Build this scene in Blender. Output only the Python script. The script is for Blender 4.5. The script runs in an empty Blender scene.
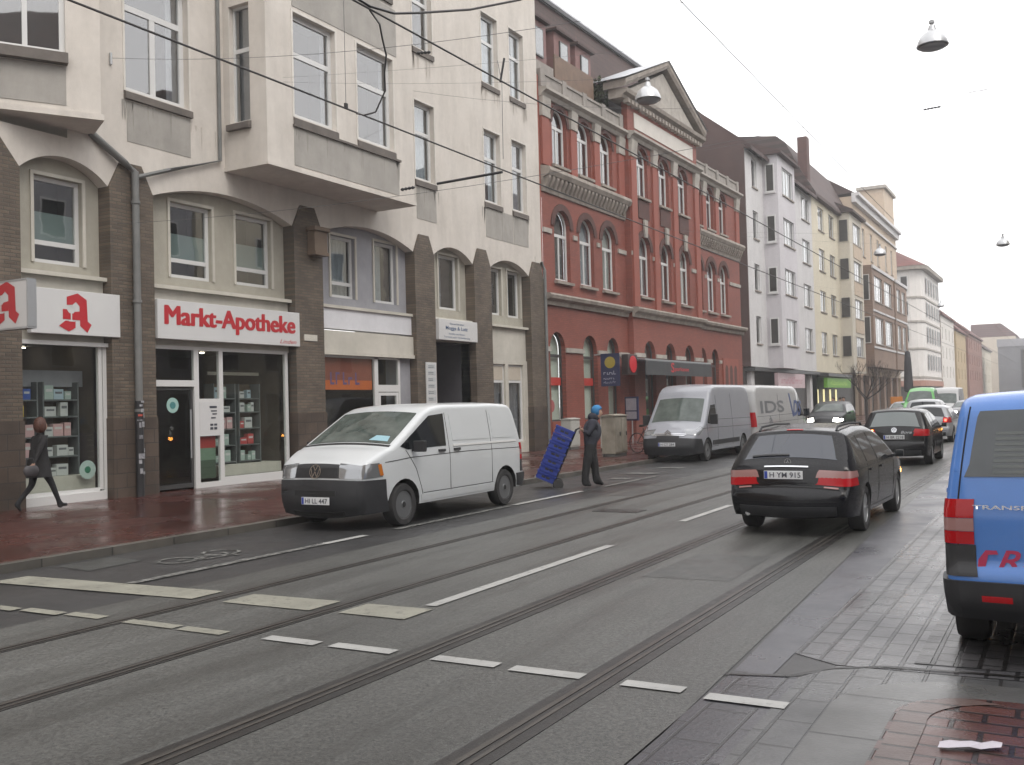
import bpy, bmesh, math, random
from mathutils import Matrix, Vector
random.seed(7)
S = bpy.context.scene
COL = S.collection
R = math.radians
PI = math.pi

# ------------------------------------------------------------------ camera
CAM_H = 1.77
cd = bpy.data.cameras.new('camera'); cam = bpy.data.objects.new('camera', cd); COL.objects.link(cam)
yaw, pitch, roll = R(29.44), R(1.40), R(1.53)
fw = Vector((-math.sin(yaw)*math.cos(pitch), math.cos(yaw)*math.cos(pitch), math.sin(pitch)))
rt = Vector((math.cos(yaw), math.sin(yaw), 0)); dn = fw.cross(rt)
ex = math.cos(roll)*rt+math.sin(roll)*dn; ey = -math.sin(roll)*rt+math.cos(roll)*dn
M = Matrix((ex, -ey, -fw)).transposed().to_4x4(); M.translation = (0, 0, CAM_H)
cam.matrix_world = M
cd.sensor_fit = 'HORIZONTAL'; cd.sensor_width = 36.0; cd.lens = 36.0*985/1024
cd.clip_start = 0.05; cd.clip_end = 3000
S.camera = cam

# ------------------------------------------------------------------ overcast sky and weak sun
W = bpy.data.worlds.new('World'); S.world = W; W.use_nodes = True
nt = W.node_tree; nt.nodes.clear()
out = nt.nodes.new('ShaderNodeOutputWorld'); mix = nt.nodes.new('ShaderNodeMixShader')
b1 = nt.nodes.new('ShaderNodeBackground'); b2 = nt.nodes.new('ShaderNodeBackground')
sk = nt.nodes.new('ShaderNodeTexSky'); sk.sky_type = 'NISHITA'; sk.sun_disc = False
SUN_EL, SUN_AZ = R(52), R(120)
sk.sun_elevation = SUN_EL; sk.sun_rotation = SUN_AZ; sk.dust_density = 4.0; sk.air_density = 1.2
b1.inputs[1].default_value = 0.1
b2.inputs[0].default_value = (1.0, 0.985, 0.985, 1); b2.inputs[1].default_value = 1.05
mix.inputs[0].default_value = 0.9
nt.links.new(sk.outputs[0], b1.inputs[0]); nt.links.new(b1.outputs[0], mix.inputs[1]); nt.links.new(b2.outputs[0], mix.inputs[2])
nt.links.new(mix.outputs[0], out.inputs[0])
sd = bpy.data.lights.new('sun', 'SUN'); sd.energy = 0.6; sd.angle = R(25); sd.color = (1, 0.96, 0.9)
so = bpy.data.objects.new('sun', sd); COL.objects.link(so)
sdir = Vector((math.sin(SUN_AZ)*math.cos(SUN_EL), math.cos(SUN_AZ)*math.cos(SUN_EL), math.sin(SUN_EL)))
so.rotation_euler = sdir.to_track_quat('Z', 'Y').to_euler()
S.view_settings.view_transform = 'Standard'; S.view_settings.look = 'None'
S.view_settings.exposure = 1.08; S.view_settings.gamma = 1.0; S.view_settings.use_curve_mapping = False
S.render.engine = 'CYCLES'; S.render.filter_size = 2.1
S.cycles.use_denoising = True
S.cycles.max_bounces = 8; S.cycles.transparent_max_bounces = 12

# ------------------------------------------------------------------ materials
def new_mat(name):
    m = bpy.data.materials.new(name); m.use_nodes = True
    n = m.node_tree; b = n.nodes['Principled BSDF']
    return m, n, b
def lnk(n, a, b): n.links.new(a, b)
def rgb(c): return (c[0], c[1], c[2], 1)
def plain(name, c, rough=0.5, metal=0.0, coat=0.0, spec=0.5):
    m, n, b = new_mat(name)
    b.inputs['Base Color'].default_value = rgb(c); b.inputs['Roughness'].default_value = rough
    b.inputs['Metallic'].default_value = metal; b.inputs['Coat Weight'].default_value = coat; b.inputs['Coat Roughness'].default_value = 0.06
    b.inputs['Specular IOR Level'].default_value = spec
    return m
def add_noise(n, vec, scale, detail=4.0, rough=0.6):
    t = n.nodes.new('ShaderNodeTexNoise'); t.inputs['Scale'].default_value = scale
    t.inputs['Detail'].default_value = detail; t.inputs['Roughness'].default_value = rough
    if vec is not None: lnk(n, vec, t.inputs['Vector'])
    return t
def ramp(n, fac, stops):
    r = n.nodes.new('ShaderNodeValToRGB')
    while len(r.color_ramp.elements) < len(stops): r.color_ramp.elements.new(0.5)
    for e, (p, c) in zip(r.color_ramp.elements, stops): e.position = p; e.color = rgb(c)
    lnk(n, fac, r.inputs[0]); return r
def mixc(n, fac, a, b, mode='MIX'):
    x = n.nodes.new('ShaderNodeMix'); x.data_type = 'RGBA'; x.blend_type = mode
    if isinstance(fac, (int, float)): x.inputs[0].default_value = fac
    else: lnk(n, fac, x.inputs[0])
    for s, v in ((6, a), (7, b)):
        if isinstance(v, tuple): x.inputs[s].default_value = rgb(v)
        else: lnk(n, v, x.inputs[s])
    return x.outputs[2]
def bump(n, b, h, strength=0.3, dist=0.02):
    u = n.nodes.new('ShaderNodeBump'); u.inputs['Strength'].default_value = strength; u.inputs['Distance'].default_value = dist
    lnk(n, h, u.inputs['Height']); lnk(n, u.outputs[0], b.inputs['Normal'])
def coords(n, swz=None, scale=None):
    t = n.nodes.new('ShaderNodeTexCoord'); v = t.outputs['Object']
    if swz:
        s = n.nodes.new('ShaderNodeSeparateXYZ'); c = n.nodes.new('ShaderNodeCombineXYZ'); lnk(n, v, s.inputs[0])
        for i, a in enumerate(swz):
            if a in 'xyz': lnk(n, s.outputs['xyz'.index(a)], c.inputs[i])
        v = c.outputs[0]
    if scale:
        m = n.nodes.new('ShaderNodeMapping'); m.inputs['Scale'].default_value = scale; lnk(n, v, m.inputs['Vector']); v = m.outputs[0]
    return v
def noisy(name, c1, c2, scale=3.0, rough=0.8, bmp=0.2, fine=60.0, streak=0.0, rough2=None):
    m, n, b = new_mat(name); v = coords(n)
    t = add_noise(n, v, scale, 6); r = ramp(n, t.outputs[0], [(0.3, c1), (0.7, c2)])
    col = r.outputs[0]
    if streak:
        t9 = add_noise(n, v, 5.5, 8, .75); k9 = ramp(n, t9.outputs[0], [(0.33, (.94,)*3), (0.62, (1.02,)*3)]); col = mixc(n, 1.0, col, k9.outputs[0], 'MULTIPLY')
        st = add_noise(n, coords(n, None, (1.0, 1.0, 0.22)), 2.2, 6)
        k = ramp(n, st.outputs[0], [(0.42, (1, 1, 1)), (0.85, (1-streak,)*3)])
        col = mixc(n, 1.0, col, k.outputs[0], 'MULTIPLY')
    lnk(n, col, b.inputs['Base Color'])
    f = add_noise(n, v, fine, 3)
    if bmp: bump(n, b, f.outputs[0], bmp, 0.01)
    if rough2 is None: b.inputs['Roughness'].default_value = rough
    else:
        t2 = add_noise(n, v, scale*0.6, 5); rr = ramp(n, t2.outputs[0], [(0.35, (rough,)*3), (0.65, (rough2,)*3)]); lnk(n, rr.outputs[0], b.inputs['Roughness'])
    return m
def bricks(name, c1, c2, mortar, bw=0.25, bh=0.075, ms=0.012, swz='yz0', rough=0.8, rough2=None, bmp=0.4, dirt=0.35, dscale=1.3, bias=0.0, wet_scale=0.5):
    m, n, b = new_mat(name); v = coords(n, swz)
    k = n.nodes.new('ShaderNodeTexBrick'); lnk(n, v, k.inputs['Vector'])
    k.inputs['Color1'].default_value = rgb(c1); k.inputs['Color2'].default_value = rgb(c2); k.inputs['Mortar'].default_value = rgb(mortar)
    k.inputs['Scale'].default_value = 1.0; k.inputs['Brick Width'].default_value = bw; k.inputs['Row Height'].default_value = bh
    k.inputs['Mortar Size'].default_value = ms; k.inputs['Mortar Smooth'].default_value = 0.3; k.inputs['Bias'].default_value = bias
    t = add_noise(n, coords(n), dscale, 6); d = ramp(n, t.outputs[0], [(0.3, (1-dirt,)*3), (0.7, (1.0, 1.0, 1.0))])
    lnk(n, mixc(n, 1.0, k.outputs[0], d.outputs[0], 'MULTIPLY'), b.inputs['Base Color'])
    if bmp:
        iv = n.nodes.new('ShaderNodeMath'); iv.operation = 'SUBTRACT'; iv.inputs[0].default_value = 1.0; lnk(n, k.outputs[1], iv.inputs[1])
        f = add_noise(n, coords(n), 40, 3); ad = n.nodes.new('ShaderNodeMath'); ad.operation = 'MULTIPLY_ADD'; ad.inputs[1].default_value = 0.5
        lnk(n, f.outputs[0], ad.inputs[0]); lnk(n, iv.outputs[0], ad.inputs[2]); bump(n, b, ad.outputs[0], bmp, 0.01)
    if rough2 is None: b.inputs['Roughness'].default_value = rough
    else:
        t2 = add_noise(n, coords(n), wet_scale, 5); rr = ramp(n, t2.outputs[0], [(0.4, (rough,)*3), (0.62, (rough2,)*3)]); lnk(n, rr.outputs[0], b.inputs['Roughness'])
    return m
def schlick(n, ior):
    g = n.nodes.new('ShaderNodeNewGeometry'); d = n.nodes.new('ShaderNodeVectorMath'); d.operation = 'DOT_PRODUCT'; lnk(n, g.outputs['Normal'], d.inputs[0]); lnk(n, g.outputs['Incoming'], d.inputs[1])
    def mt(op, a, b): 
        q = n.nodes.new('ShaderNodeMath'); q.operation = op
        for i, v in enumerate((a, b)):
            if v is None: continue
            if isinstance(v, (int, float)): q.inputs[i].default_value = v
            else: lnk(n, v, q.inputs[i])
        return q.outputs[0]
    f0 = ((ior-1)/(ior+1))**2; c = mt('ABSOLUTE', d.outputs['Value'], None); p = mt('POWER', mt('SUBTRACT', 1.0, c), 5.0)
    return mt('ADD', mt('MULTIPLY', p, 1-f0), f0)
def glass(name, tint=(0.75, 0.8, 0.8), ior=1.7, rough=0.02):
    m = bpy.data.materials.new(name); m.use_nodes = True; n = m.node_tree; n.nodes.clear()
    o = n.nodes.new('ShaderNodeOutputMaterial'); x = n.nodes.new('ShaderNodeMixShader'); f = schlick(n, ior)
    t = n.nodes.new('ShaderNodeBsdfTransparent'); t.inputs[0].default_value = rgb(tint)
    g = n.nodes.new('ShaderNodeBsdfGlossy'); g.inputs[0].default_value = (1, 1, 1, 1); g.inputs['Roughness'].default_value = rough
    nz = add_noise(n, coords(n), 0.9, 2); bp = n.nodes.new('ShaderNodeBump'); bp.inputs['Strength'].default_value = 0.04; bp.inputs['Distance'].default_value = 0.05
    lnk(n, nz.outputs[0], bp.inputs['Height']); lnk(n, bp.outputs[0], g.inputs['Normal'])
    lnk(n, f, x.inputs[0]); lnk(n, t.outputs[0], x.inputs[1]); lnk(n, g.outputs[0], x.inputs[2]); lnk(n, x.outputs[0], o.inputs[0])
    return m
def lamp(name, c, e):
    m, n, b = new_mat(name); b.inputs['Base Color'].default_value = rgb(c); b.inputs['Emission Color'].default_value = rgb(c); b.inputs['Emission Strength'].default_value = e
    return m

MT = dict(
 plaster=noisy('cream_plaster', (0.545, 0.505, 0.455), (0.615, 0.575, 0.525), 0.7, 0.9, 0.35, 45, 0.20),
 plaster_grey=noisy('grey_plaster', (0.30, 0.285, 0.26), (0.38, 0.36, 0.33), 1.2, 0.9, 0.2, 60, 0.22),
 plaster_edge=noisy('light_plaster_edge', (0.58, 0.55, 0.50), (0.66, 0.63, 0.58), 2, 0.9, 0.1, 60, 0.15),
 infill=noisy('beige_infill', (0.33, 0.31, 0.26), (0.39, 0.37, 0.31), 1.4, 0.85, 0.1, 60, 0.15),
 infill_grey=noisy('bluegrey_infill', (0.27, 0.27, 0.29), (0.32, 0.32, 0.34), 1.4, 0.85, 0.1, 60, 0.15),
 fascia=noisy('fascia_cream', (0.46, 0.44, 0.38), (0.55, 0.52, 0.46), 1.0, 0.7, 0.05, 60, 0.2),
 fascia_white=noisy('fascia_white', (0.60, 0.60, 0.62), (0.66, 0.66, 0.68), 1.0, 0.6, 0.05, 60, 0.12),
 pillar=bricks('brown_clinker', (0.165, 0.125, 0.09), (0.105, 0.080, 0.060), (0.10, 0.085, 0.068), 0.24, 0.072, 0.012, 'yz0', 0.7, None, 0.5, 0.4),
 pillar_base=bricks('dark_plinth', (0.105, 0.075, 0.056), (0.075, 0.055, 0.042), (0.05, 0.042, 0.035), 0.48, 0.3, 0.012, 'yz0', 0.6, None, 0.4, 0.5),
 redbrick=bricks('red_painted_brick', (0.265, 0.074, 0.050), (0.22, 0.062, 0.043), (0.185, 0.058, 0.042), 0.25, 0.075, 0.01, 'yz0', 0.7, None, 0.2, 0.25, 0.5),
 redpil=noisy('red_pilaster_paint', (0.225, 0.063, 0.043), (0.27, 0.076, 0.051), 1.2, 0.7, 0.15),
 darkbrick=noisy('dark_arch_brick', (0.06, 0.030, 0.026), (0.10, 0.042, 0.034), 4, 0.8, 0.3),
 stone=noisy('weathered_stone', (0.22, 0.19, 0.165), (0.34, 0.30, 0.26), 2.5, 0.85, 0.3, 50, 0.35),
 stone_light=noisy('light_stone', (0.29, 0.265, 0.235), (0.42, 0.39, 0.35), 2.5, 0.85, 0.2, 50, 0.2),
 parapet=noisy('parapet_grey', (0.24, 0.22, 0.20), (0.32, 0.29, 0.265), 2.5, 0.85, 0.3, 50, 0.35),
 sill=noisy('dark_sill', (0.10, 0.088, 0.078), (0.15, 0.13, 0.115), 3, 0.8, 0.2),
 frame=plain('white_frame', (0.58, 0.58, 0.57), 0.35),
 frame_dark=plain('dark_frame', (0.05, 0.05, 0.05), 0.4),
 glass=glass('window_glass', (0.70, 0.74, 0.76), 2.75, 0.02),
 shopglass=glass('shop_glass', (0.84, 0.88, 0.86), 1.5, 0.01),
 carglass=glass('car_glass', (0.16, 0.19, 0.20), 1.6, 0.02),
 carglass_clear=glass('windscreen_glass', (0.5, 0.56, 0.53), 1.6, 0.02),
 frost=noisy('frosted_film', (0.26, 0.33, 0.30), (0.30, 0.37, 0.33), 3, 0.5, 0.0),
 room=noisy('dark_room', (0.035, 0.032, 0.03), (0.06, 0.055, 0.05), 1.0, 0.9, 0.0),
 pale_blind=noisy('pale_blind', (0.50, 0.53, 0.47), (0.58, 0.61, 0.55), 2, 0.9, 0.0),
 curtain=noisy('pale_curtain', (0.38, 0.42, 0.44), (0.48, 0.52, 0.54), 6, 0.9, 0.0),
 curtain_grey=noisy('grey_curtain', (0.20, 0.20, 0.21), (0.30, 0.30, 0.31), 4, 0.9, 0.0),
 roof=bricks('dark_roof_tiles', (0.085, 0.048, 0.042), (0.065, 0.038, 0.035), (0.04, 0.025, 0.022), 0.3, 0.28, 0.02, 'yz0', 0.75, None, 0.4, 0.3, 0.4),
 roof_red=bricks('red_roof_tiles', (0.17, 0.055, 0.045), (0.14, 0.05, 0.04), (0.08, 0.03, 0.03), 0.3, 0.28, 0.02, 'yz0', 0.75, None, 0.4, 0.3, 0.4),
 zinc=noisy('zinc_sheet', (0.30, 0.31, 0.33), (0.40, 0.41, 0.43), 2, 0.45, 0.05),
 pipe=noisy('grey_drainpipe', (0.12, 0.125, 0.12), (0.17, 0.17, 0.165), 3, 0.55, 0.1),
 black=plain('black_plastic', (0.018, 0.018, 0.02), 0.5),
 wire=plain('wire_black', (0.045, 0.042, 0.042), 0.5),
 metal=plain('galvanised', (0.42, 0.43, 0.44), 0.4, 0.6),
 sign_white=noisy('sign_white', (0.52, 0.52, 0.52), (0.57, 0.57, 0.56), 1.0, 0.4, 0.0),
 sign_red=plain('pharmacy_red', (0.42, 0.022, 0.03), 0.4),
 ink=plain('ink_dark', (0.05, 0.055, 0.07), 0.5),
 ink_grey=plain('ink_grey', (0.13, 0.135, 0.145), 0.5),
)
MT['asphalt'] = noisy('asphalt_dark', (0.026, 0.026, 0.027), (0.044, 0.043, 0.043), 0.9, 0.28, 0.35, 130, 0, 0.5)
def worn_paint(name, c, lo, hi, under=(.055, .056, .053)):
    m, n, b = new_mat(name); v = coords(n); t = add_noise(n, v, 11.0, 9, .72); t2 = add_noise(n, v, 2.2, 5)
    r = ramp(n, t.outputs[0], [(lo, under), (hi, c)]); r2 = ramp(n, t2.outputs[0], [(.3, (.72,)*3), (.7, (1, 1, 1))])
    lnk(n, mixc(n, 1.0, r.outputs[0], r2.outputs[0], 'MULTIPLY'), b.inputs['Base Color']); b.inputs['Roughness'].default_value = .5
    bump(n, b, t.outputs[0], .2, .006); return m
def tram_bed(name):
    m, n, b = new_mat(name); v = coords(n)
    t = add_noise(n, v, 0.35, 6); r = ramp(n, t.outputs[0], [(0.3, (0.056, 0.0565, 0.0545)), (0.7, (0.092, 0.0925, 0.089))])
    g = add_noise(n, v, 34.0, 4, 0.85); r2 = ramp(n, g.outputs[0], [(0.38, (0.50, 0.50, 0.50)), (0.66, (1.65, 1.65, 1.58))])
    w = add_noise(n, coords(n, None, (1.6, 0.12, 1)), 1.4, 4); r3 = ramp(n, w.outputs[0], [(0.35, (0.78, 0.78, 0.78)), (0.65, (1.05, 1.05, 1.05))])
    c = mixc(n, 1.0, r.outputs[0], r2.outputs[0], 'MULTIPLY'); c = mixc(n, 1.0, c, r3.outputs[0], 'MULTIPLY')
    lnk(n, c, b.inputs['Base Color'])
    rr = ramp(n, w.outputs[0], [(0.35, (0.34,)*3), (0.65, (0.58,)*3)]); lnk(n, rr.outputs[0], b.inputs['Roughness'])
    f = add_noise(n, v, 90, 3); bump(n, b, f.outputs[0], 0.5, 0.008)
    return m
MT['tram_bed'] = tram_bed('tram_bed_asphalt')
MT['rail_joint'] = noisy('bitumen_joint', (0.012, 0.0115, 0.011), (0.022, 0.020, 0.019), 5, 0.3, 0.3, 90, 0, 0.5)
MT['rail_steel'] = noisy('rail_steel', (0.035, 0.032, 0.029), (0.065, 0.058, 0.051), 4, 0.35, 0.1)
MT['paint'] = worn_paint('road_paint', (.38, .38, .365), .27, .42)
MT['paint_cream'] = worn_paint('road_paint_cream', (.27, .265, .22), .28, .46)
MT['paint_worn'] = worn_paint('road_paint_worn', (.26, .26, .245), .44, .60)
MT['pavers'] = bricks('wet_red_pavers', (0.100, 0.027, 0.020), (0.066, 0.021, 0.017), (0.028, 0.018, 0.015), 0.24, 0.12, 0.012, 'xy0', 0.12, 0.42, 0.3, 0.45, 0.5, 0.0, 0.45)
MT['pavers_near'] = bricks('red_brown_pavers', (0.115, 0.050, 0.040), (0.085, 0.038, 0.032), (0.022, 0.016, 0.014), 0.30, 0.16, 0.016, 'xy0', 0.2, 0.5, 0.5, 0.5, 1.2)
MT['setts'] = bricks('grey_setts', (0.13, 0.128, 0.135), (0.095, 0.094, 0.10), (0.035, 0.034, 0.036), 0.34, 0.17, 0.016, 'yx0', 0.16, 0.45, 0.5, 0.5, 0.8)
MT['setts_dark'] = bricks('dark_setts', (0.052, 0.050, 0.060), (0.038, 0.037, 0.045), (0.018, 0.018, 0.02), 0.55, 0.27, 0.012, 'yx0', 0.18, 0.4, 0.4, 0.4, 0.9)
MT['granite'] = noisy('granite_kerb', (0.13, 0.128, 0.12), (0.22, 0.215, 0.20), 3, 0.3, 0.3, 60, 0, 0.55)
MT['concrete'] = noisy('concrete', (0.045, 0.046, 0.044), (0.115, 0.115, 0.108), 4.5, 0.25, 0.5, 70, .3, 0.55)
MT['ground'] = noisy('ground_soil', (0.05, 0.048, 0.045), (0.08, 0.075, 0.07), 0.5, 0.9, 0.2)

# ------------------------------------------------------------------ mesh helpers
class MB:
    def __init__(s): s.v = []; s.f = []; s.m = []
    def add(s, vs, fs, mi=0):
        o = len(s.v); s.v += [tuple(p) for p in vs]
        for f in fs: s.f.append([i+o for i in f]); s.m.append(mi)
        return s
    def box(s, x0, x1, y0, y1, z0, z1, mi=0):
        return s.add([(x0,y0,z0),(x1,y0,z0),(x1,y1,z0),(x0,y1,z0),(x0,y0,z1),(x1,y0,z1),(x1,y1,z1),(x0,y1,z1)],
                     [(0,3,2,1),(4,5,6,7),(0,1,5,4),(1,2,6,5),(2,3,7,6),(3,0,4,7)], mi)
    def prism(s, poly, ax, a0, a1, mi=0):
        """poly: 2-D points in the two axes other than ax (in xyz order), swept from a0 to a1 along ax"""
        def P(p, a):
            return (a, p[0], p[1]) if ax == 'x' else ((p[0], a, p[1]) if ax == 'y' else (p[0], p[1], a))
        n = len(poly)
        return s.add([P(p, a0) for p in poly]+[P(p, a1) for p in poly],
                     [tuple(range(n))[::-1], tuple(range(n, 2*n))]+[(i, (i+1) % n, (i+1) % n+n, i+n) for i in range(n)], mi)
    def tube(s, pts, r, n=8, mi=0, cap=True):
        pts = [Vector(p) for p in pts]; o = len(s.v); k = len(pts); rs = r if isinstance(r, (list, tuple)) else [r]*k
        for i, p in enumerate(pts):
            d = (pts[min(i+1, k-1)]-pts[max(i-1, 0)]).normalized()
            a = Vector((0, 0, 1)) if abs(d.z) < 0.9 else Vector((1, 0, 0))
            u = d.cross(a).normalized(); w = d.cross(u).normalized()
            for j in range(n):
                t = 2*PI*j/n; s.v.append(tuple(p+rs[i]*(math.cos(t)*u+math.sin(t)*w)))
        for i in range(k-1):
            for j in range(n):
                s.f.append([o+i*n+j, o+i*n+(j+1) % n, o+(i+1)*n+(j+1) % n, o+(i+1)*n+j]); s.m.append(mi)
        if cap:
            s.f.append([o+j for j in range(n)][::-1]); s.m.append(mi); s.f.append([o+(k-1)*n+j for j in range(n)]); s.m.append(mi)
        return s
    def lathe(s, prof, n=24, c=(0, 0, 0), ax='z', mi=0):
        o = len(s.v); k = len(prof)
        for (r, h) in prof:
            for j in range(n):
                t = 2*PI*j/n; a, b = r*math.cos(t), r*math.sin(t)
                p = (a, b, h) if ax == 'z' else ((h, a, b) if ax == 'x' else (b, h, a))
                s.v.append((p[0]+c[0], p[1]+c[1], p[2]+c[2]))
        for i in range(k-1):
            for j in range(n):
                s.f.append([o+i*n+j, o+i*n+(j+1) % n, o+(i+1)*n+(j+1) % n, o+(i+1)*n+j]); s.m.append(mi)
        if prof[0][0] > 1e-4: s.f.append([o+j for j in range(n)][::-1]); s.m.append(mi)
        if prof[-1][0] > 1e-4: s.f.append([o+(k-1)*n+j for j in range(n)]); s.m.append(mi)
        return s
    def build(s, name, mats, parent=None, smooth=None, bevel=None):
        me = bpy.data.meshes.new(name); me.from_pydata(s.v, [], s.f)
        if not isinstance(mats, (list, tuple)): mats = [mats]
        for m in mats: me.materials.append(MT[m] if isinstance(m, str) else m)
        me.polygons.foreach_set('material_index', s.m)
        bm = bmesh.new(); bm.from_mesh(me); bmesh.ops.remove_doubles(bm, verts=bm.verts, dist=1e-5); bmesh.ops.recalc_face_normals(bm, faces=bm.faces); bm.to_mesh(me); bm.free()
        me.update()
        if smooth is not None:
            me.polygons.foreach_set('use_smooth', [True]*len(me.polygons)); me.set_sharp_from_angle(angle=R(smooth))
        o = bpy.data.objects.new(name, me); COL.objects.link(o)
        if parent: o.parent = parent
        if bevel:
            b = o.modifiers.new('bevel', 'BEVEL'); b.width = bevel; b.segments = 2; b.limit_method = 'ANGLE'; b.angle_limit = R(40)
        return o
def thing(name, label, cat, loc=(0, 0, 0), rz=0.0, group=None):
    o = bpy.data.objects.new(name, None); COL.objects.link(o); o.location = loc; o.rotation_euler = (0, 0, rz)
    return tag(o, label, cat, group)
def tag(o, label, cat, group=None):
    o['label'] = label; o['category'] = cat
    if group: o['group'] = group
    return o
def struct(o): o['kind'] = 'structure'; return o
def copy_tree(o, parent=None):
    c = o.copy(); COL.objects.link(c)
    if parent: c.parent = parent
    for ch in list(o.children): copy_tree(ch, c)
    return c
FONT_MATS = {}
def text(name, body, mat, parent, origin, ux, uy, width=None, height=None, bold=0.0, shear=0.0, depth=0.004, align='LEFT'):
    """lettering built as a mesh: reads along ux with uy up; fitted to width and height"""
    cu = bpy.data.curves.new(name, 'FONT'); cu.body = body; cu.offset = bold; cu.shear = shear; cu.extrude = 0.0; cu.resolution_u = 3
    to = bpy.data.objects.new('tmp_text', cu); COL.objects.link(to)
    dg = bpy.context.evaluated_depsgraph_get(); me = bpy.data.meshes.new_from_object(to.evaluated_get(dg))
    bpy.data.objects.remove(to); bpy.data.curves.remove(cu)
    xs = [v.co.x for v in me.vertices]; ys = [v.co.y for v in me.vertices]
    x0, x1, y0, y1 = min(xs), max(xs), min(ys), max(ys)
    sx = width/(x1-x0) if width else None; sy = height/(y1-y0) if height else None
    sx = sx or sy; sy = sy or sx
    ux = Vector(ux); uy = Vector(uy); nz = ux.cross(uy); og = Vector(origin)
    for v in me.vertices:
        v.co = og+ux*((v.co.x-x0)*sx)+uy*((v.co.y-y0)*sy)+nz*depth
    me.materials.append(MT[mat] if isinstance(mat, str) else mat)
    o = bpy.data.objects.new(name, me); COL.objects.link(o)
    if parent: o.parent = parent
    return o
YZ = ((0, 1, 0), (0, 0, 1))      # lettering on faces that look to +X
XZ = ((1, 0, 0), (0, 0, 1))      # lettering on faces that look to -Y

MT['auto_glass'] = plain('auto_glass', (.010, .012, .014), .03, 0, 0, .5)
# ================================================================== SETTING
KX = -10.75                                    # face of the left kerb
def sheet(name, poly, z, mat):
    m = MB(); m.add([(x, y, z) for x, y in poly], [tuple(range(len(poly)))]); return struct(m.build(name, mat))
sheet('ground', [(-700, -700), (700, -700), (700, 700), (-700, 700)], -0.03, 'ground')
sheet('road', [(KX, -25), (14, -25), (14, 480), (KX, 480)], 0.0, 'asphalt')
sheet('tram_bed', [(-7.95, -25), (-1.78, -25), (-1.95, 5), (-2.3, 14), (-2.55, 30), (-2.7, 480), (-7.95, 480)], 0.004, 'tram_bed')
m = MB()
m.add([(-1.78, -25, .004), (-1.3, -25, .004), (-1.55, 6.35, .004), (-1.97, 6.35, .004)], [(0, 1, 2, 3)])
struct(m.build('gutter', 'setts_dark'))
sheet('gutter', [(-1.97, 6.35), (-1.72, 6.35), (-1.75, 14), (-1.9, 480), (-2.7, 480), (-2.55, 30), (-2.3, 14)], 0.004, noisy('blue_asphalt_strip', (0.060, 0.060, 0.070), (0.085, 0.085, 0.096), 1.5, 0.22, 0.25, 90, 0, 0.5))
sheet('parking_bay', [(-1.72, 6.95), (-1.40, 6.75), (14, 7.6), (14, 480), (-1.9, 480), (-1.75, 14)], 0.004, 'setts')
def arc(cx, cy, r, a0, a1, n=12): return [(cx+r*math.cos(R(a0+(a1-a0)*i/n)), cy+r*math.sin(R(a0+(a1-a0)*i/n))) for i in range(n+1)]
sheet('parking_bay', [(-.95, 6.98), (14, 7.62), (14, 30), (-.95, 30)], 0.0085, bricks('small_dark_setts', (0.085, 0.082, 0.085), (0.055, 0.053, 0.056), (0.02, 0.019, 0.019), 0.20, 0.14, 0.018, 'yx0', 0.16, 0.45, 0.6, 0.6, 1.5))
# street corner on the right: gutter concrete, granite kerb, brick edge, red pavers
sheet('gutter', [(-1.3, -25), (-.9, -25), (-1.2, 5.2)]+arc(-.55, 5.75, .70, 180, 95, 8)+[(14, 7.2), (14, 7.59), (-1.38, 6.72), (-1.55, 6.34)], 0.008, bricks('worn_slabs', (0.092, 0.093, 0.094), (0.066, 0.067, 0.069), (0.038, 0.038, 0.038), 0.42, 0.21, 0.012, 'yx0', 0.18, 0.5, 0.5, 0.5, 2.2))
m = MB(); outer = [(-1.24, -25), (-1.24, 5.6)]+arc(-.5, 5.78, .74, 180, 95, 8)+[(14, 7.25)]; inner = [(-.92, -25), (-.90, 5.6)]+arc(-.45, 5.75, .45, 180, 95, 8)+[(14, 6.95)]
n = len(outer)
m.add([(x, y, 0.0) for x, y in outer]+[(x, y, .035) for x, y in outer]+[(x, y, .035) for x, y in inner], [(i, i+1, n+i+1, n+i) for i in range(n-1)]+[(n+i, n+i+1, 2*n+i+1, 2*n+i) for i in range(n-1)])
struct(m.build('kerb', bricks('granite_slabs', (0.112, 0.112, 0.108), (0.088, 0.088, 0.085), (0.02, 0.02, 0.019), 0.75, 3.0, 0.012, 'yx0', 0.25, 0.5, 0.4, 0.35, 1.5)))
sheet('pavement', inner+[(14, -25)], 0.036, 'pavers_near')
m = MB(); edge = [(-.89, -25), (-.875, 5.6)]+arc(-.45, 5.74, .43, 180, 100, 8); edge2 = [(x+.16, y-(.0 if i < 2 else .05)) for i, (x, y) in enumerate(edge)]
n = len(edge); m.add([(x, y, .040) for x, y in edge]+[(x, y, .040) for x, y in edge2], [(i, i+1, n+i+1, n+i) for i in range(n-1)])
struct(m.build('pavement_edging', bricks('brown_edge_bricks', (0.12, 0.078, 0.066), (0.095, 0.062, 0.054), (0.02, 0.016, 0.014), 0.2, 3.0, 0.014, 'yx0', 0.25, 0.5, 0.5, 0.4, 1.5)))
m = MB(); gl = [(-2.0, 6.22), (-1.62, 6.33), (-1.40, 6.62), (-1.1, 6.80), (.2, 6.93), (14, 7.6)]
m.add([(x, y, .0105) for x, y in gl]+[(x, y+.035, .0105) for x, y in gl], [(i, i+1, 7+i, 6+i) for i in range(5)]); struct(m.build('pavement_joint', 'rail_joint'))
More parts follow.
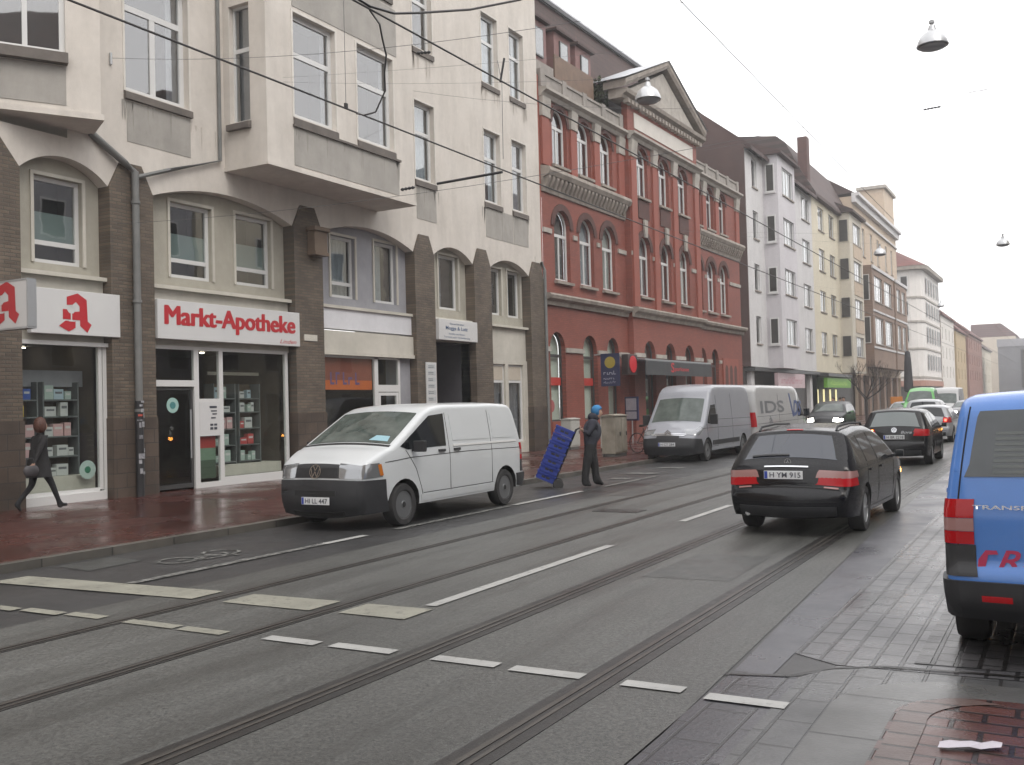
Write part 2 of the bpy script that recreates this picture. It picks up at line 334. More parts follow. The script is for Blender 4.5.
# left pavement
struct(MB().box(KX-.16, KX, -25, 480, -.02, .105).build('kerb', bricks('kerb_stones', (0.125, 0.115, 0.10), (0.09, 0.085, 0.075), (0.03, 0.03, 0.028), 1.0, 3.0, 0.012, 'yx0', 0.3, 0.55, 0.3, 0.5, 1.5)))
sheet('pavement', [(-19.4, -25), (KX-.16, -25), (KX-.16, 480), (-19.4, 480)], 0.10, 'pavers')
sheet('side_street', [(-60, 127), (KX-.2, 127), (KX-.2, 148), (-60, 148)], 0.106, 'asphalt')
# rails: dark joint, two steel edges with a groove between
for i, (x, jw) in enumerate(((-7.2, .16), (-5.79, .17), (-4.13, .25), (-2.68, .26))):
    m = MB(); m.box(x-jw/2, x+jw/2, -25, 470, 0, .008); struct(m.build('tram_rail_joint', 'rail_joint'))
    m = MB(); m.box(x-.050, x-.014, -25, 470, .002, .013); m.box(x+.022, x+.048, -25, 470, .002, .012); struct(m.build('tram_rail', 'rail_steel'))
# painted markings
def mark(mat, *polys):
    m = MB()
    for q in polys: m.add([(x, y, .0125) for x, y in q], [tuple(range(len(q)))])
    return struct(m.build('road_marking', mat))
def bar(x0, x1, y0, y1): return [(x0, y0), (x1, y0), (x1, y1), (x0, y1)]
for a, b, y in ((-8.9, -8.57, 5.72), (-8.5, -7.98, 5.76), (-7.92, -7.46, 5.8), (-7.14, -6.52, 5.79), (-6.46, -5.97, 5.78), (-5.55, -5.03, 5.81), (-4.9, -4.33, 5.83), (-3.97, -3.45, 5.82), (-3.33, -2.80, 5.8), (-2.51, -2.11, 5.78), (-1.95, -1.47, 5.72)):
    mark('paint' if a > -5.6 else 'paint_cream', bar(a, b, y-.07, y+.06))
mark('paint_cream', [(-10.3, 6.55), (-7.38, 6.72), (-7.38, 7.14), (-10.25, 6.98)])
mark('paint_cream', [(-6.98, 6.72), (-5.93, 6.74), (-5.93, 7.18), (-6.98, 7.14)])
mark('paint_cream', [(-5.62, 6.76), (-4.92, 6.76), (-4.92, 7.2), (-5.62, 7.18)])
mark('paint', bar(-5.09, -4.97, 7.32, 11.3))
for k in range(12): mark('paint', bar(-5.09, -4.97, 13.9+6.0*k, 16.3+6.0*k))
mark('paint_worn', bar(-8.77, -8.64, 7.1, 10.2)); mark('paint', bar(-8.77, -8.64, 10.21, 11.1)); mark('paint_worn', bar(-8.77, -8.64, 11.8, 15.2)); mark('paint', bar(-8.77, -8.64, 15.4, 18.2)); mark('paint_worn', bar(-8.77, -8.64, 19.3, 22.4))
for y in (21.2, 22.9, 25.0): mark('paint_worn', bar(-9.45-.3*(y > 22), -9.0, y, y+.45))
m = MB()                                        # bicycle symbol in the cycle lane
def ring(m, cx, cy, r, w, z, n=20):
    m.add([(cx+(r+s*w)*math.cos(2*PI*i/n), cy+1.0*(r+s*w)*math.sin(2*PI*i/n), z) for s in (0, 1) for i in range(n)], [(i, (i+1) % n, n+(i+1) % n, n+i) for i in range(n)])
def stroke(m, a, b, w, z):
    d = Vector((b[0]-a[0], b[1]-a[1], 0)).normalized(); p = Vector((-d.y, d.x, 0))*w/2
    m.add([(a[0]+p.x, a[1]+p.y, z), (b[0]+p.x, b[1]+p.y, z), (b[0]-p.x, b[1]-p.y, z), (a[0]-p.x, a[1]-p.y, z)], [(0, 1, 2, 3)])
ring(m, -9.5, 8.45, .20, .05, .0125); ring(m, -9.5, 9.15, .20, .05, .0125)
for a, b in (((-9.5, 8.45), (-9.25, 8.65)), ((-9.25, 8.65), (-9.2, 9.02)), ((-9.5, 8.78), (-9.2, 9.02)), ((-9.5, 8.78), (-9.25, 8.65)), ((-9.5, 9.15), (-9.08, 9.05))): stroke(m, a, b, .05, .0125)
struct(m.build('road_marking', 'paint_worn'))
rr = random.Random(12)
def blot(x, y, rx, ry, z, n=18): return [(x+rx*(1+.12*rr.uniform(-1, 1))*math.cos(2*PI*i/n), y+ry*(1+.25*rr.uniform(-1, 1))*math.sin(2*PI*i/n)) for i in range(n)]
MT['patch'] = noisy('asphalt_patch', (.042, .044, .042), (.062, .064, .061), 3, .3, .35, 110, 0, .5)
for q in ([(-3.85, 9.4), (-2.95, 9.45), (-2.98, 11.1), (-3.8, 11.05)], [(-10.6, 7.6), (-9.9, 7.5), (-9.95, 8.3), (-10.6, 8.4)], [(-7.75, 17.5), (-7.35, 17.5), (-7.35, 23), (-7.75, 23)]):
    mm = MB().add([(x, y, .0062) for x, y in q], [tuple(range(len(q)))]); struct(mm.build('road_patch', 'patch'))
hc = MB(); hc.box(-6.9, -6.12, 14.8, 15.25, .002, .010); tag(hc.build('manhole_cover', 'rail_joint'), 'dark oblong cover plate let into the road between the first pair of tram rails', 'manhole cover')
m = MB(); random.seed(3)
cs = [(-.62+.27*t, 5.27+.09*t) for t in [i/6 for i in range(7)]]
for i, (x, y) in enumerate(cs):
    for s in (-1, 0, 1): m.v.append((x+.01*random.random(), y+s*(.035+.02*random.random()), .046+.018*random.random()+(.012 if s == 0 else 0)))
for i in range(6):
    for j in range(2): m.f.append([i*3+j, i*3+j+1, i*3+j+4, i*3+j+3]); m.m.append(0)
tag(m.build('paper_scrap', plain('wet_paper', (0.5, 0.47, 0.52), 0.6)), 'crumpled strip of pale litter lying on the red paving at the near street corner', 'litter')

# ================================================================== CREAM CORNER HOUSE (left)
XF = -17.2
house = thing('apartment_building', 'cream plastered house with brown clinker pillars and a square bay above a pharmacy', 'building', (XF, 0, 0))
def dep(y, z, d): k = (17.2+d)/17.2; return y*k, CAM_H+(z-CAM_H)*k
def wall(m, x, y0, y1, z0, z1, holes=(), depth=.2, mi=0, mr=0):
    """a wall face looking to +x with openings and their reveals"""
    ys = sorted({y0, y1, *[h[0] for h in holes], *[h[1] for h in holes]}); zs = sorted({z0, z1, *[h[2] for h in holes], *[h[3] for h in holes]})
    for a, b in zip(ys, ys[1:]):
        for c, d in zip(zs, zs[1:]):
            if any(h[0] <= a and b <= h[1] and h[2] <= c and d <= h[3] for h in holes): continue
            m.add([(x, a, c), (x, b, c), (x, b, d), (x, a, d)], [(0, 1, 2, 3)], mi)
    for (a, b, c, d) in [h[:4] for h in holes]:
        q = x-depth
        m.add([(x, a, c), (q, a, c), (q, a, d), (x, a, d)], [(0, 1, 2, 3)], mr); m.add([(x, b, c), (q, b, c), (q, b, d), (x, b, d)], [(0, 1, 2, 3)], mr)
        m.add([(x, a, c), (q, a, c), (q, b, c), (x, b, c)], [(0, 1, 2, 3)], mr); m.add([(x, a, d), (q, a, d), (q, b, d), (x, b, d)], [(0, 1, 2, 3)], mr)
def window(parent, x, y0, y1, z0, z1, mull=(), trans=(), sill=None, fw=.075, backing=None, frost=None, name='window', glassm='glass', frame='frame', sm='sill', th=.06, room='room'):
    """white frame (the part) with pane, sill, curtain or film as its own pieces; mull/trans are fractions"""
    m = MB(); h = th
    m.box(x-h, x, y0, y0+fw, z0, z1); m.box(x-h, x, y1-fw, y1, z0, z1); m.box(x-h, x, y0+fw, y1-fw, z0, z0+fw); m.box(x-h, x, y0+fw, y1-fw, z1-fw, z1)
    zt = [z0+t*(z1-z0) for t in trans]
    for z in zt: m.box(x-h+.004, x-.004, y0+fw, y1-fw, z-fw*.55, z+fw*.55)
    for t in mull:
        f, lo, hi = t if isinstance(t, tuple) else (t, 0, 1)
        yy = y0+f*(y1-y0); m.box(x-h+.008, x-.008, yy-fw*.6, yy+fw*.6, max(z0+lo*(z1-z0), z0+fw), min(z0+hi*(z1-z0), z1-fw))
    f = m.build(name, frame, parent)
    MB().add([(x-h*.6, y0+fw*.5, z0+fw*.5), (x-h*.6, y1-fw*.5, z0+fw*.5), (x-h*.6, y1-fw*.5, z1-fw*.5), (x-h*.6, y0+fw*.5, z1-fw*.5)], [(0, 1, 2, 3)]).build('pane', glassm, f)
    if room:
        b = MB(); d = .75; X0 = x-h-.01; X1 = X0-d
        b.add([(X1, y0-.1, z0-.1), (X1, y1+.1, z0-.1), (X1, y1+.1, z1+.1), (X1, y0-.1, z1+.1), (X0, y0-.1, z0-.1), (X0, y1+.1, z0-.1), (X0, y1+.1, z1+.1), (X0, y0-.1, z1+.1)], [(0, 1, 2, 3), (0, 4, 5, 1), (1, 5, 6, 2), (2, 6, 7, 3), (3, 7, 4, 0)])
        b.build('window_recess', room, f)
    if frost: MB().box(x-h-.03, x-h-.02, y0+fw*.6, y1-fw*.6, z0+frost[0]*(z1-z0), z0+frost[1]*(z1-z0)).build('privacy_film', 'frost', f)
    if backing:
        for (a, b, mat) in backing:                  # curtains: soft folds
            c = MB(); k = max(6, int((b-a)*(y1-y0)/.05)); ya, yb = y0+a*(y1-y0), y0+b*(y1-y0)
            c.v = [(x-h-.12+.02*math.sin(i*1.7), ya+(yb-ya)*i/k, z) for z in (z0+.03, z1-.03) for i in range(k+1)]
            c.f = [[i, i+1, k+2+i, k+1+i] for i in range(k)]; c.m = [0]*k; c.build('curtain', mat, f)
    if sill:
        so_, hh, out = sill
        MB().prism([(x-.02, z0-.002), (x+out-.05, z0-.03), (x+out, z0-.06), (x+out, z0-hh), (x-.02, z0-hh)], 'y', y0-so_, y1+so_).build('sill', sm, f)
    return f
# --- pillars (front .06 proud, tops cut to a point)
PIL = [(9.9, 11.62), (13.63, 14.74), (19.2, 20.3), (24.56, 25.62), (28.0, 29.1), (31.93, 33.0)]
def pil_poly(a, b):
    c, w = (a+b)/2, (b-a)*.24
    return [(a, .1), (b, .1), (b, 6.56), (c+w, 7.13), (c-w, 7.13), (a, 6.56)]
for a, b in PIL:
    p = MB().prism(pil_poly(a, b), 'x', -.55, .06).build('pillar', 'pillar', house)
    MB().box(-.5, .085, a-.02, b+.02, .1, 1.75).build('plinth', 'pillar_base', p)
# --- arches above the bays
m = MB()
for (a0, a1), (b0, b1) in zip(PIL, PIL[1:]):
    ca, cb, wa, wb = (a0+a1)/2, (b0+b1)/2, (a1-a0)*.24, (b1-b0)*.24
    k = 16; L = b0-a1; sag = .40; rad = (L*L/4+sag*sag)/(2*sag)
    arcp = []
    for i in range(k+1):
        y = a1+L*i/k; t = y-(a1+b0)/2; arcp.append((y, 6.56+math.sqrt(rad*rad-t*t)-(rad-sag)))
    poly = [(ca, 7.131), (ca+wa, 7.131)]+arcp+[(cb-wb, 7.131), (cb, 7.131), (cb, 7.36), (ca, 7.36)]
    m.prism(poly, 'x', -.5, 0.0)
m.build('arch_band', 'plaster', house)
MB().box(-.5, 0, 32.5, 33.0, 7.131, 7.36).build('arch_band', 'plaster', house)
# --- upper wall with its window openings
up_w = [  # y0,y1,z0,z1, kind
 (14.12, 15.86, 8.72, 11.45, 'double'), (24.80, 25.88, 8.86, 11.30, 'single'), (28.93, 30.05, 8.86, 11.36, 'single'), (30.88, 31.96, 8.86, 11.42, 'single'),
 (24.80, 25.88, 12.98, 15.45, 'single'), (28.93, 30.05, 13.02, 15.45, 'single'), (30.88, 31.96, 13.02, 15.5, 'single')]
m = MB(); wall(m, 0, 12.7, 33.0, 7.36, 20.5, [w[:4] for w in up_w], .22)
m.add([(0, 33.0, 7.36), (-9, 33.0, 7.36), (-9, 33.0, 20.5), (0, 33.0, 20.5)], [(0, 1, 2, 3)])
m.add([(0, 33.0, 0), (-9, 33.0, 0), (-9, 33.0, 7.36), (0, 33.0, 7.36)], [(0, 1, 2, 3)])
m.build('upper_wall', 'plaster', house)
MB().prism([(.55, 20.5), (.55, 20.7), (-4.5, 25.5), (-9, 20.5)], 'y', 5, 33.0).build('roof', 'roof', house)
for i, (a, b, c, d, k) in enumerate(up_w):
    if k == 'double': window(house, -.16, a, b, c, d, [(.5, 0, .68)], [.68], (.05, .20, .24), backing=[(.0, .12, 'curtain_grey'), (.80, 1, 'curtain_grey')], fw=.12)
    else: window(house, -.16, a, b, c, d, [], [.62], (.04, .22, .22), fw=.105, backing=[[(.0, .35, 'curtain_grey')], [(.0, 1, 'curtain')], [(0, .3, 'curtain'), (.7, 1, 'curtain')], [(.1, 1, 'curtain_grey')]][i % 4])
    m = MB(); e = .055                                # thin light edge round the opening
    m.box(.002, .014, a-e, a-.002, c-.02, d+e); m.box(.002, .014, b+.002, b+e, c-.02, d+e); m.box(.002, .014, a-.002, b+.002, d+.002, d+e); m.build('window_edge', 'plaster_edge', house)
    if c < 10: MB().box(.002, .010, a+.02, b+.02 if k != 'x' else b, 7.62, c-.24).build('spandrel_panel', 'plaster_grey', house)
MB().box(.002, .009, 30.08, 30.86, 7.62, 8.64).build('spandrel_panel', 'plaster_grey', house)
MT['stain'] = noisy('rain_stain', (0.40, 0.365, 0.32), (0.47, 0.43, 0.38), 6, 0.9, 0.2)
MT['stain_dark'] = noisy('rain_stain_dark', (0.24, 0.225, 0.20), (0.30, 0.285, 0.26), 6, 0.9, 0.2)
def streaks(x, y0, y1, z, seed, n=9, parent=None, mt='stain'):
    rr_ = random.Random(seed); m = MB()
    for k in range(n):
        y = rr_.choice((y0, y1))+rr_.gauss(0, .10) if rr_.random() < .6 else rr_.uniform(y0, y1); w = rr_.uniform(.012, .045); h = rr_.uniform(.12, .65)
        m.add([(x, y-w, z), (x, y+w, z), (x, y+w*.7, z-h*.6), (x, y+w*.15, z-h), (x, y-w*.5, z-h*.7)], [(0, 1, 2, 3, 4)])
    return m.build('rain_stain', mt, parent or house)
for i, (a, b, c, d, k) in enumerate(up_w): streaks(.0115, a, b, c-.23, 20+i, 9, None, 'stain_dark' if c < 10 else 'stain')
# --- square bay
BY0, BY1, BX, BZ = 16.93, 22.80, 1.35, 7.60
bay = MB()
bw = [(17.86, 19.42, 8.84, 11.36), (20.29, 21.86, 8.84, 11.36), (17.86, 19.42, 13.1, 15.6), (20.29, 21.86, 13.1, 15.6)]
wall(bay, BX, BY0, BY1, BZ, 20.0, bw, .2)
bay.add([(0, BY1, BZ), (BX, BY1, BZ), (BX, BY1, 20), (0, BY1, 20)], [(0, 1, 2, 3)]); bay.add([(0, BY0, BZ), (BX, BY0, BZ), (BX, BY1, BZ), (0, BY1, BZ)], [(0, 1, 2, 3)])
sx0, sx1, sz0, sz1 = .20, .84, 8.62, 11.4
for q in (((0, BZ), (sx0, 20)), ((sx1, BZ), (BX, 20)), ((sx0, BZ), (sx1, sz0)), ((sx0, sz1), (sx1, 20))):
    (xa, za), (xb, zb) = q; bay.add([(xa, BY0, za), (xb, BY0, za), (xb, BY0, zb), (xa, BY0, zb)], [(0, 1, 2, 3)])
for q in (((sx0, sz0), (sx0, sz1)), ((sx1, sz0), (sx1, sz1)), ((sx0, sz0), (sx1, sz0)), ((sx0, sz1), (sx1, sz1))):
    (xa, za), (xb, zb) = q; bay.add([(xa, BY0, za), (xb, BY0, zb), (xb, BY0+.2, zb), (xa, BY0+.2, za)], [(0, 1, 2, 3)])
bayo = bay.build('bay', 'plaster', house)
m = MB(); m.box(.003, BX+.035, BY0-.035, BY1+.035, BZ-.10, BZ-.002); m.build('bay_slab', 'plaster', house)
for i, (a, b, c, d) in enumerate(bw):
    window(house, BX-.14, a, b, c, d, [], [.62], (.03, .2, .2), backing=[(.86, 1, 'curtain_grey')], fw=.115)
    m = MB(); e = .06; m.box(BX+.002, BX+.016, a-e, a-.002, c-.02, d+e); m.box(BX+.002, BX+.016, b+.002, b+e, c-.02, d+e); m.box(BX+.002, BX+.016, a-.002, b+.002, d+.002, d+e); m.build('window_edge', 'plaster_edge', house)
for z0, z1 in ((BZ+.06, 8.58), (11.5, 12.8)): MB().box(BX+.002, BX+.012, 17.84, 22.05, z0, z1).build('spandrel_panel', 'plaster_grey', house)
MB().box(BX+.002, BX+.07, 17.80, 22.10, 8.58, 8.635).build('bay_ledge', 'sill', house); streaks(BX+.0135, 17.9, 22.0, 8.575, 40, 16, None, 'stain_dark'); streaks(.003, 16.0, 16.8, 8.4, 41, 5)
fr = MB(); yq = BY0+.14
fr.box(sx0, sx0+.06, yq, yq+.05, sz0, sz1); fr.box(sx1-.06, sx1, yq, yq+.05, sz0, sz1); fr.box(sx0+.06, sx1-.06, yq, yq+.05, sz0, sz0+.06); fr.box(sx0+.06, sx1-.06, yq, yq+.05, sz1-.06, sz1); fr.box(sx0+.06, sx1-.06, yq+.004, yq+.046, 10.3, 10.4)
fr = fr.build('window', 'frame', house); MB().add([(sx0, yq+.03, sz0), (sx1, yq+.03, sz0), (sx1, yq+.03, sz1), (sx0, yq+.03, sz1)], [(0, 1, 2, 3)]).build('pane', 'glass', fr)
MB().box(sx0-.05, sx1+.05, yq+.25, yq+.27, sz0-.1, sz1+.1).build('curtain', 'curtain_grey', fr)
MB().prism([(BY0+.1, sz0), (BY0-.12, sz0-.06), (BY0-.12, sz0-.2), (BY0+.1, sz0-.2)], 'x', sx0-.03, sx1+.03).build('sill', 'sill', fr)
# --- slanted bay at the street corner (leaves the picture on the left)
c0, c1, c2 = (0.0, 13.28), (1.0, 12.72), (-1.05, 9.2)
dirv = Vector((c2[0]-c1[0], c2[1]-c1[1], 0)).normalized(); nrm = Vector((-dirv.y, dirv.x, 0)); nrm = nrm if nrm.x > 0 else -nrm
def sl(t, off, z): p = Vector((c1[0], c1[1], 0))+dirv*t+nrm*off; return (p.x, p.y, z)
def slbox(m, t0, t1, o0, o1, z0, z1, mi=0):
    m.add([sl(t, o, z) for z in (z0, z1) for (t, o) in ((t0, o0), (t1, o0), (t1, o1), (t0, o1))], [(0, 3, 2, 1), (4, 5, 6, 7), (0, 1, 5, 4), (1, 2, 6, 5), (2, 3, 7, 6), (3, 0, 4, 7)], mi)
m = MB(); zb = 7.66
m.add([(c0[0], c0[1], zb), (c1[0], c1[1], zb), (c1[0], c1[1], 20), (c0[0], c0[1], 20)], [(0, 1, 2, 3)])
WT0, WT1, WZ0, WZ1 = .62, 3.3, 8.75, 11.4
for (t0, t1, z0, z1) in ((0, WT0, zb, 20), (WT1, 4.08, zb, 20), (WT0, WT1, zb, WZ0), (WT0, WT1, WZ1, 20)): m.add([sl(t0, 0, z0), sl(t1, 0, z0), sl(t1, 0, z1), sl(t0, 0, z1)], [(0, 1, 2, 3)])
for t in (WT0, WT1): m.add([sl(t, 0, WZ0), sl(t, -.2, WZ0), sl(t, -.2, WZ1), sl(t, 0, WZ1)], [(0, 1, 2, 3)])
m.add([sl(WT0, 0, WZ0), sl(WT1, 0, WZ0), sl(WT1, -.2, WZ0), sl(WT0, -.2, WZ0)], [(0, 1, 2, 3)])
m.add([(c0[0], c0[1], zb), (c1[0], c1[1], zb), sl(4.08, 0, zb), (-3, 9.2, zb), (-3, 13.28, zb)], [(0, 1, 2, 3, 4)])
m.build('corner_bay', 'plaster', house)
m = MB(); m.add([(c0[0]-.02, c0[1]+.03, z) for z in (zb-.12, zb-.003)]+[sl(-.05, .06, z) for z in (zb-.12, zb-.003)]+[sl(4.08, .06, z) for z in (zb-.12, zb-.003)]+[(-3, 9.2, z) for z in (zb-.12, zb-.003)]+[(-3, 13.3, z) for z in (zb-.12, zb-.003)], [(0, 2, 4, 6, 8), (1, 3, 5, 7, 9), (0, 2, 3, 1), (2, 4, 5, 3), (4, 6, 7, 5), (6, 8, 9, 7), (8, 0, 1, 9)]); m.build('bay_slab', 'plaster', house)
m = MB()
for (t0, t1, z0, z1) in ((WT0, WT0+.1, WZ0, WZ1), (WT1-.1, WT1, WZ0, WZ1), (WT0+.1, WT1-.1, WZ0, WZ0+.1), (1.9, 2.02, WZ0+.1, WZ1), (1.0+.27, 1.0+.36, WZ0+.1, WZ1)): slbox(m, t0, t1, -.15, -.09, z0, z1)
f = m.build('window', 'frame', house)
MB().add([sl(WT0, -.12, WZ0), sl(WT1, -.12, WZ0), sl(WT1, -.12, WZ1), sl(WT0, -.12, WZ1)], [(0, 1, 2, 3)]).build('pane', 'glass', f)
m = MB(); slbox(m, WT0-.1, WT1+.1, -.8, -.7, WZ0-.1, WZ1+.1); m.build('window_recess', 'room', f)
m = MB(); slbox(m, WT0-.03, WT1, -.1, .17, WZ0-.22, WZ0-.02); m.build('sill', 'sill', f)
m = MB(); slbox(m, WT0, 3.4, .002, .012, zb+.1, WZ0-.24); m.build('spandrel_panel', 'plaster_grey', house)
m = MB(); m.box(-9, -.6, 9.0, 9.88, .1, 7.5); m.box(-9, -2.3, 9.25, 12.7, 7.6, 20.4); m.build('side_wall', 'plaster', house)
# --- drainpipe down the second pillar with its two slanting feeders
m = MB(); m.tube([(.16, 14.20, .1), (.16, 14.20, 6.95), (.14, 13.95, 7.1), (.05, 13.2, 7.58)], .075, 10); m.tube([(.15, 14.25, 6.85), (.08, 15.2, 7.2), (.06, 16.72, 7.72), (.06, 16.74, 20)], .045, 8)
for z in (1.9, 4.2, 6.3): m.lathe([(.095, z-.03), (.095, z+.03)], 12, (.16, 14.20, 0))
m.build('drainpipe', 'pipe', house, 40)
MB().lathe([(.085, .1), (.085, 2.1)], 12, (.16, 14.20, 0)).build('downpipe_sleeve', 'black', house, 40)
m = MB(); random.seed(5)
for i in range(16):
    z = .55+1.6*random.random(); a = random.uniform(-.7, .7); w = random.uniform(.02, .05); h = random.uniform(.03, .12)
    p = [(.16+.0985*math.cos(a+s*w/.09), 14.20+.0985*math.sin(a+s*w/.09)) for s in (-1, 0, 1)]
    m.add([(x, y, zz) for zz in (z, z+h) for x, y in p], [(0, 1, 4, 3), (1, 2, 5, 4)], 1 if i == 5 else 0)
m.build('stickers', [noisy('sticker_pale', (.10, .10, .11), (.42, .42, .44), 9, .5, 0), plain('sticker_red', (.4, .07, .05), .5)], house)
m = MB(); m.tube([(.10, 33.05, .1), (.10, 33.05, 6.9), (.04, 32.9, 7.2)], .06, 10); m.build('drainpipe', 'pipe', house, 40)
# --- bay infills: plaster panel with windows, fascia, shopfronts
INF = -.30
def iw(y0, z0, y1, z1):
    a = dep(y0, z0, .3); b = dep(y1, z1, .3); return (a[0], b[0], b[1], a[1])
inf = [(11.62, 13.63, 'infill', [iw(11.93, 6.5, 13.0, 4.80)]), (14.74, 19.2, 'infill', [iw(15.23, 6.53, 16.45, 4.84), iw(17.2, 6.56, 18.40, 4.86)]), (20.3, 24.56, 'infill_grey', [iw(20.68, 6.55, 21.72, 4.86), iw(22.6, 6.62, 23.66, 4.86)]),
       (25.62, 28.0, 'infill', [iw(25.9, 6.66, 27.05, 4.92)]), (29.1, 31.93, 'infill', [iw(29.12, 6.58, 29.86, 4.96), iw(30.28, 6.6, 31.22, 4.94)])]
for i, (a, b, mat, ws) in enumerate(inf):
    m = MB(); wall(m, INF, a, b, 4.66, 7.0, ws, .16); m.build('infill_wall', mat, house)
    MB().box(INF-.1, -.06, a, b, 4.58, 4.66).build('ledge', 'fascia', house)
    for j, (c, d, e, f_) in enumerate(ws):
        if i < 2: window(house, INF-.10, c, d, e, f_, [], [.24], None, .085, None, (.26, .60))
        elif i == 2 and j == 0: window(house, INF-.10, c, d, e, f_, [], [.24], None, .085, [(0, 1, 'curtain')], None)
        else:
            w_ = window(house, INF-.10, c, d, e, f_, [], [], None, .085, [(0, .62, 'curtain') if j else (.05, .5, 'curtain_grey')], None)
        m = MB(); q = .07; x0 = INF+.002; x1 = INF+.035
        m.box(x0, x1, c-q, c-.002, e, f_+q); m.box(x0, x1, d+.002, d+q, e, f_+q); m.box(x0, x1, c-.002, d+.002, f_+.002, f_+q); m.build('window_edge', 'fascia', house)
# fascias between ledge and shopfront
for (a, b, z0, z1, mat, x) in ((11.62, 13.63, 3.3, 4.58, 'fascia', -.2), (14.74, 19.2, 3.3, 4.58, 'fascia', -.2), (20.3, 24.56, 4.02, 4.58, 'fascia_white', -.12), (25.62, 28.0, 3.9, 4.58, 'fascia', -.2), (29.1, 31.93, 3.42, 4.58, 'fascia', -.2)):
    MB().box(x-.3, x, a, b, z0, z1).build('fascia', mat, house)
m = MB(); m.box(-.42, -.06, 20.3, 24.56, 3.35, 3.96); m.box(-.05, -.02, 20.3, 24.56, 3.30, 3.40); m.build('awning_box', 'fascia', house)
# ================================================================== SHOPFRONTS OF THE CREAM HOUSE
def shop_room(parent, y0, y1, d=3.6, z0=.1, z1=3.35, col='shop_wall', x0=-.2):
    m = MB(); a, b, X0, X1 = y0, y1, x0, x0-d
    m.add([(X1, a, z0), (X1, b, z0), (X1, b, z1), (X1, a, z1), (X0, a, z0), (X0, b, z0), (X0, b, z1), (X0, a, z1)], [(0, 1, 2, 3), (0, 4, 5, 1), (1, 5, 6, 2), (2, 6, 7, 3), (3, 7, 4, 0)])
    return m.build('shop_interior', col, parent)
MT['shop_wall'] = noisy('shop_wall', (0.10, 0.08, 0.06), (0.14, 0.115, 0.09), 1.5, 0.8, 0)
MT['spot'] = lamp('spot_light', (1.0, 0.93, 0.8), 9.0)
MT['wood'] = noisy('shop_wood', (0.14, 0.07, 0.035), (0.20, 0.10, 0.05), 2.0, 0.6, 0)
def spots(parent, pts):
    for (x, y, z) in pts: MB().lathe([(.055, z-.02), (.05, z-.004)], 12, (x, y, 0)).build('ceiling_spot', 'spot', parent)
def pane(parent, x, y0, y1, z0, z1, mat='shopglass'):
    return MB().add([(x, y0, z0), (x, y1, z0), (x, y1, z1), (x, y0, z1)], [(0, 1, 2, 3)]).build('pane', mat, parent)
GX = -.16
SCR = []
MT['ink_pale'] = plain('ink_pale', (.42, .44, .50), .5)
MT['sbi'] = plain('sign_blue_ink', (.05, .10, .20))
# bay 0: show window
shop_room(house, 11.4, 13.63); m = MB()
m.box(GX-.05, GX+.03, 13.44, 13.52, .3, 3.3); m.box(GX-.05, GX+.03, 13.54, 13.63, .1, 3.3); m.box(GX-.06, GX+.10, 11.62, 13.54, .10, .27); m.box(GX-.05, GX+.02, 11.62, 13.44, .27, .34); m.box(GX-.08, GX+.10, 11.62, 13.63, 3.22, 3.30)
f = m.build('shop_window', 'frame', house); pane(f, GX, 11.62, 13.44, .27, 3.22)
MB().box(-.9, -.3, 11.6, 13.45, .3, .62).build('display_base', 'fascia', f)
MB().box(-.75, -.72, 11.6, 13.5, 2.42, 2.75).build('display_rail', 'infill_grey', f)
spots(f, [(-1.1, 11.9, 3.33), (-1.1, 12.6, 3.33), (-1.1, 13.25, 3.33), (-2.4, 11.9, 3.33), (-2.4, 12.7, 3.33), (-2.4, 13.3, 3.33)])
# bay 1: door, opening-hours panel, show window
shop_room(house, 14.74, 19.2); m = MB(); x0, x1 = GX-.05, GX+.03
for q in ((14.76, 14.83, .1, 3.25), (15.98, 16.12, .1, 3.25), (16.74, 16.86, .1, 3.25), (18.98, 19.08, .1, 3.25), (16.12, 16.74, .1, .22), (16.86, 18.98, .1, .30), (14.83, 15.98, 2.42, 2.56), (16.12, 16.74, 2.05, 2.14), (14.76, 19.08, 3.25, 3.33)): m.box(x0, x1, *q)
f = m.build('shop_window', 'frame', house); pane(f, GX, 16.86, 18.98, .30, 3.25); pane(f, GX, 14.83, 15.98, 2.56, 3.25); pane(f, GX, 16.12, 16.74, 2.14, 3.25); pane(f, GX, 16.12, 16.74, .22, 1.3)
MB().box(GX-.03, GX+.035, 16.12, 16.74, 1.28, 2.06).build('notice_panel', 'sign_white', f)
pn = MB(); 
for z, h, a, b in ((1.92, .05, 16.42, 16.64), (1.84, .03, 16.46, 16.64), (1.77, .03, 16.5, 16.64), (1.68, .03, 16.46, 16.6), (1.42, .06, 16.43, 16.52), (1.42, .06, 16.55, 16.64), (1.51, .05, 16.43, 16.52), (1.51, .05, 16.55, 16.64)): pn.box(GX+.036, GX+.040, a, b, z, z+h)
pn.build('notice_lines', 'ink', f)
ps = MB(); ps.box(GX-.06, GX-.05, 16.16, 16.66, .3, .72, 0); ps.box(GX-.06, GX-.05, 16.16, 16.66, .72, 1.0, 1); ps.box(GX-.06, GX-.05, 16.16, 16.66, 1.0, 1.27, 2)
ps.build('poster', [plain('poster_dark', (.06, .09, .06)), plain('poster_green', (.16, .24, .17)), plain('poster_red', (.36, .05, .045))], f)
dm = MB()
for q in ((14.85, 14.91, .14, 2.40), (15.90, 15.96, .14, 2.40), (14.91, 15.90, .14, .24), (14.91, 15.90, 2.34, 2.40)): dm.box(GX-.06, GX-.01, *q)
d = dm.build('door', 'frame_dark', house); pane(d, GX-.03, 14.9, 15.9, .2, 2.36); MB().tube([(GX+.05, 15.84, .8), (GX+.05, 15.84, 1.9)], .018, 8).build('door_handle', 'metal', d)
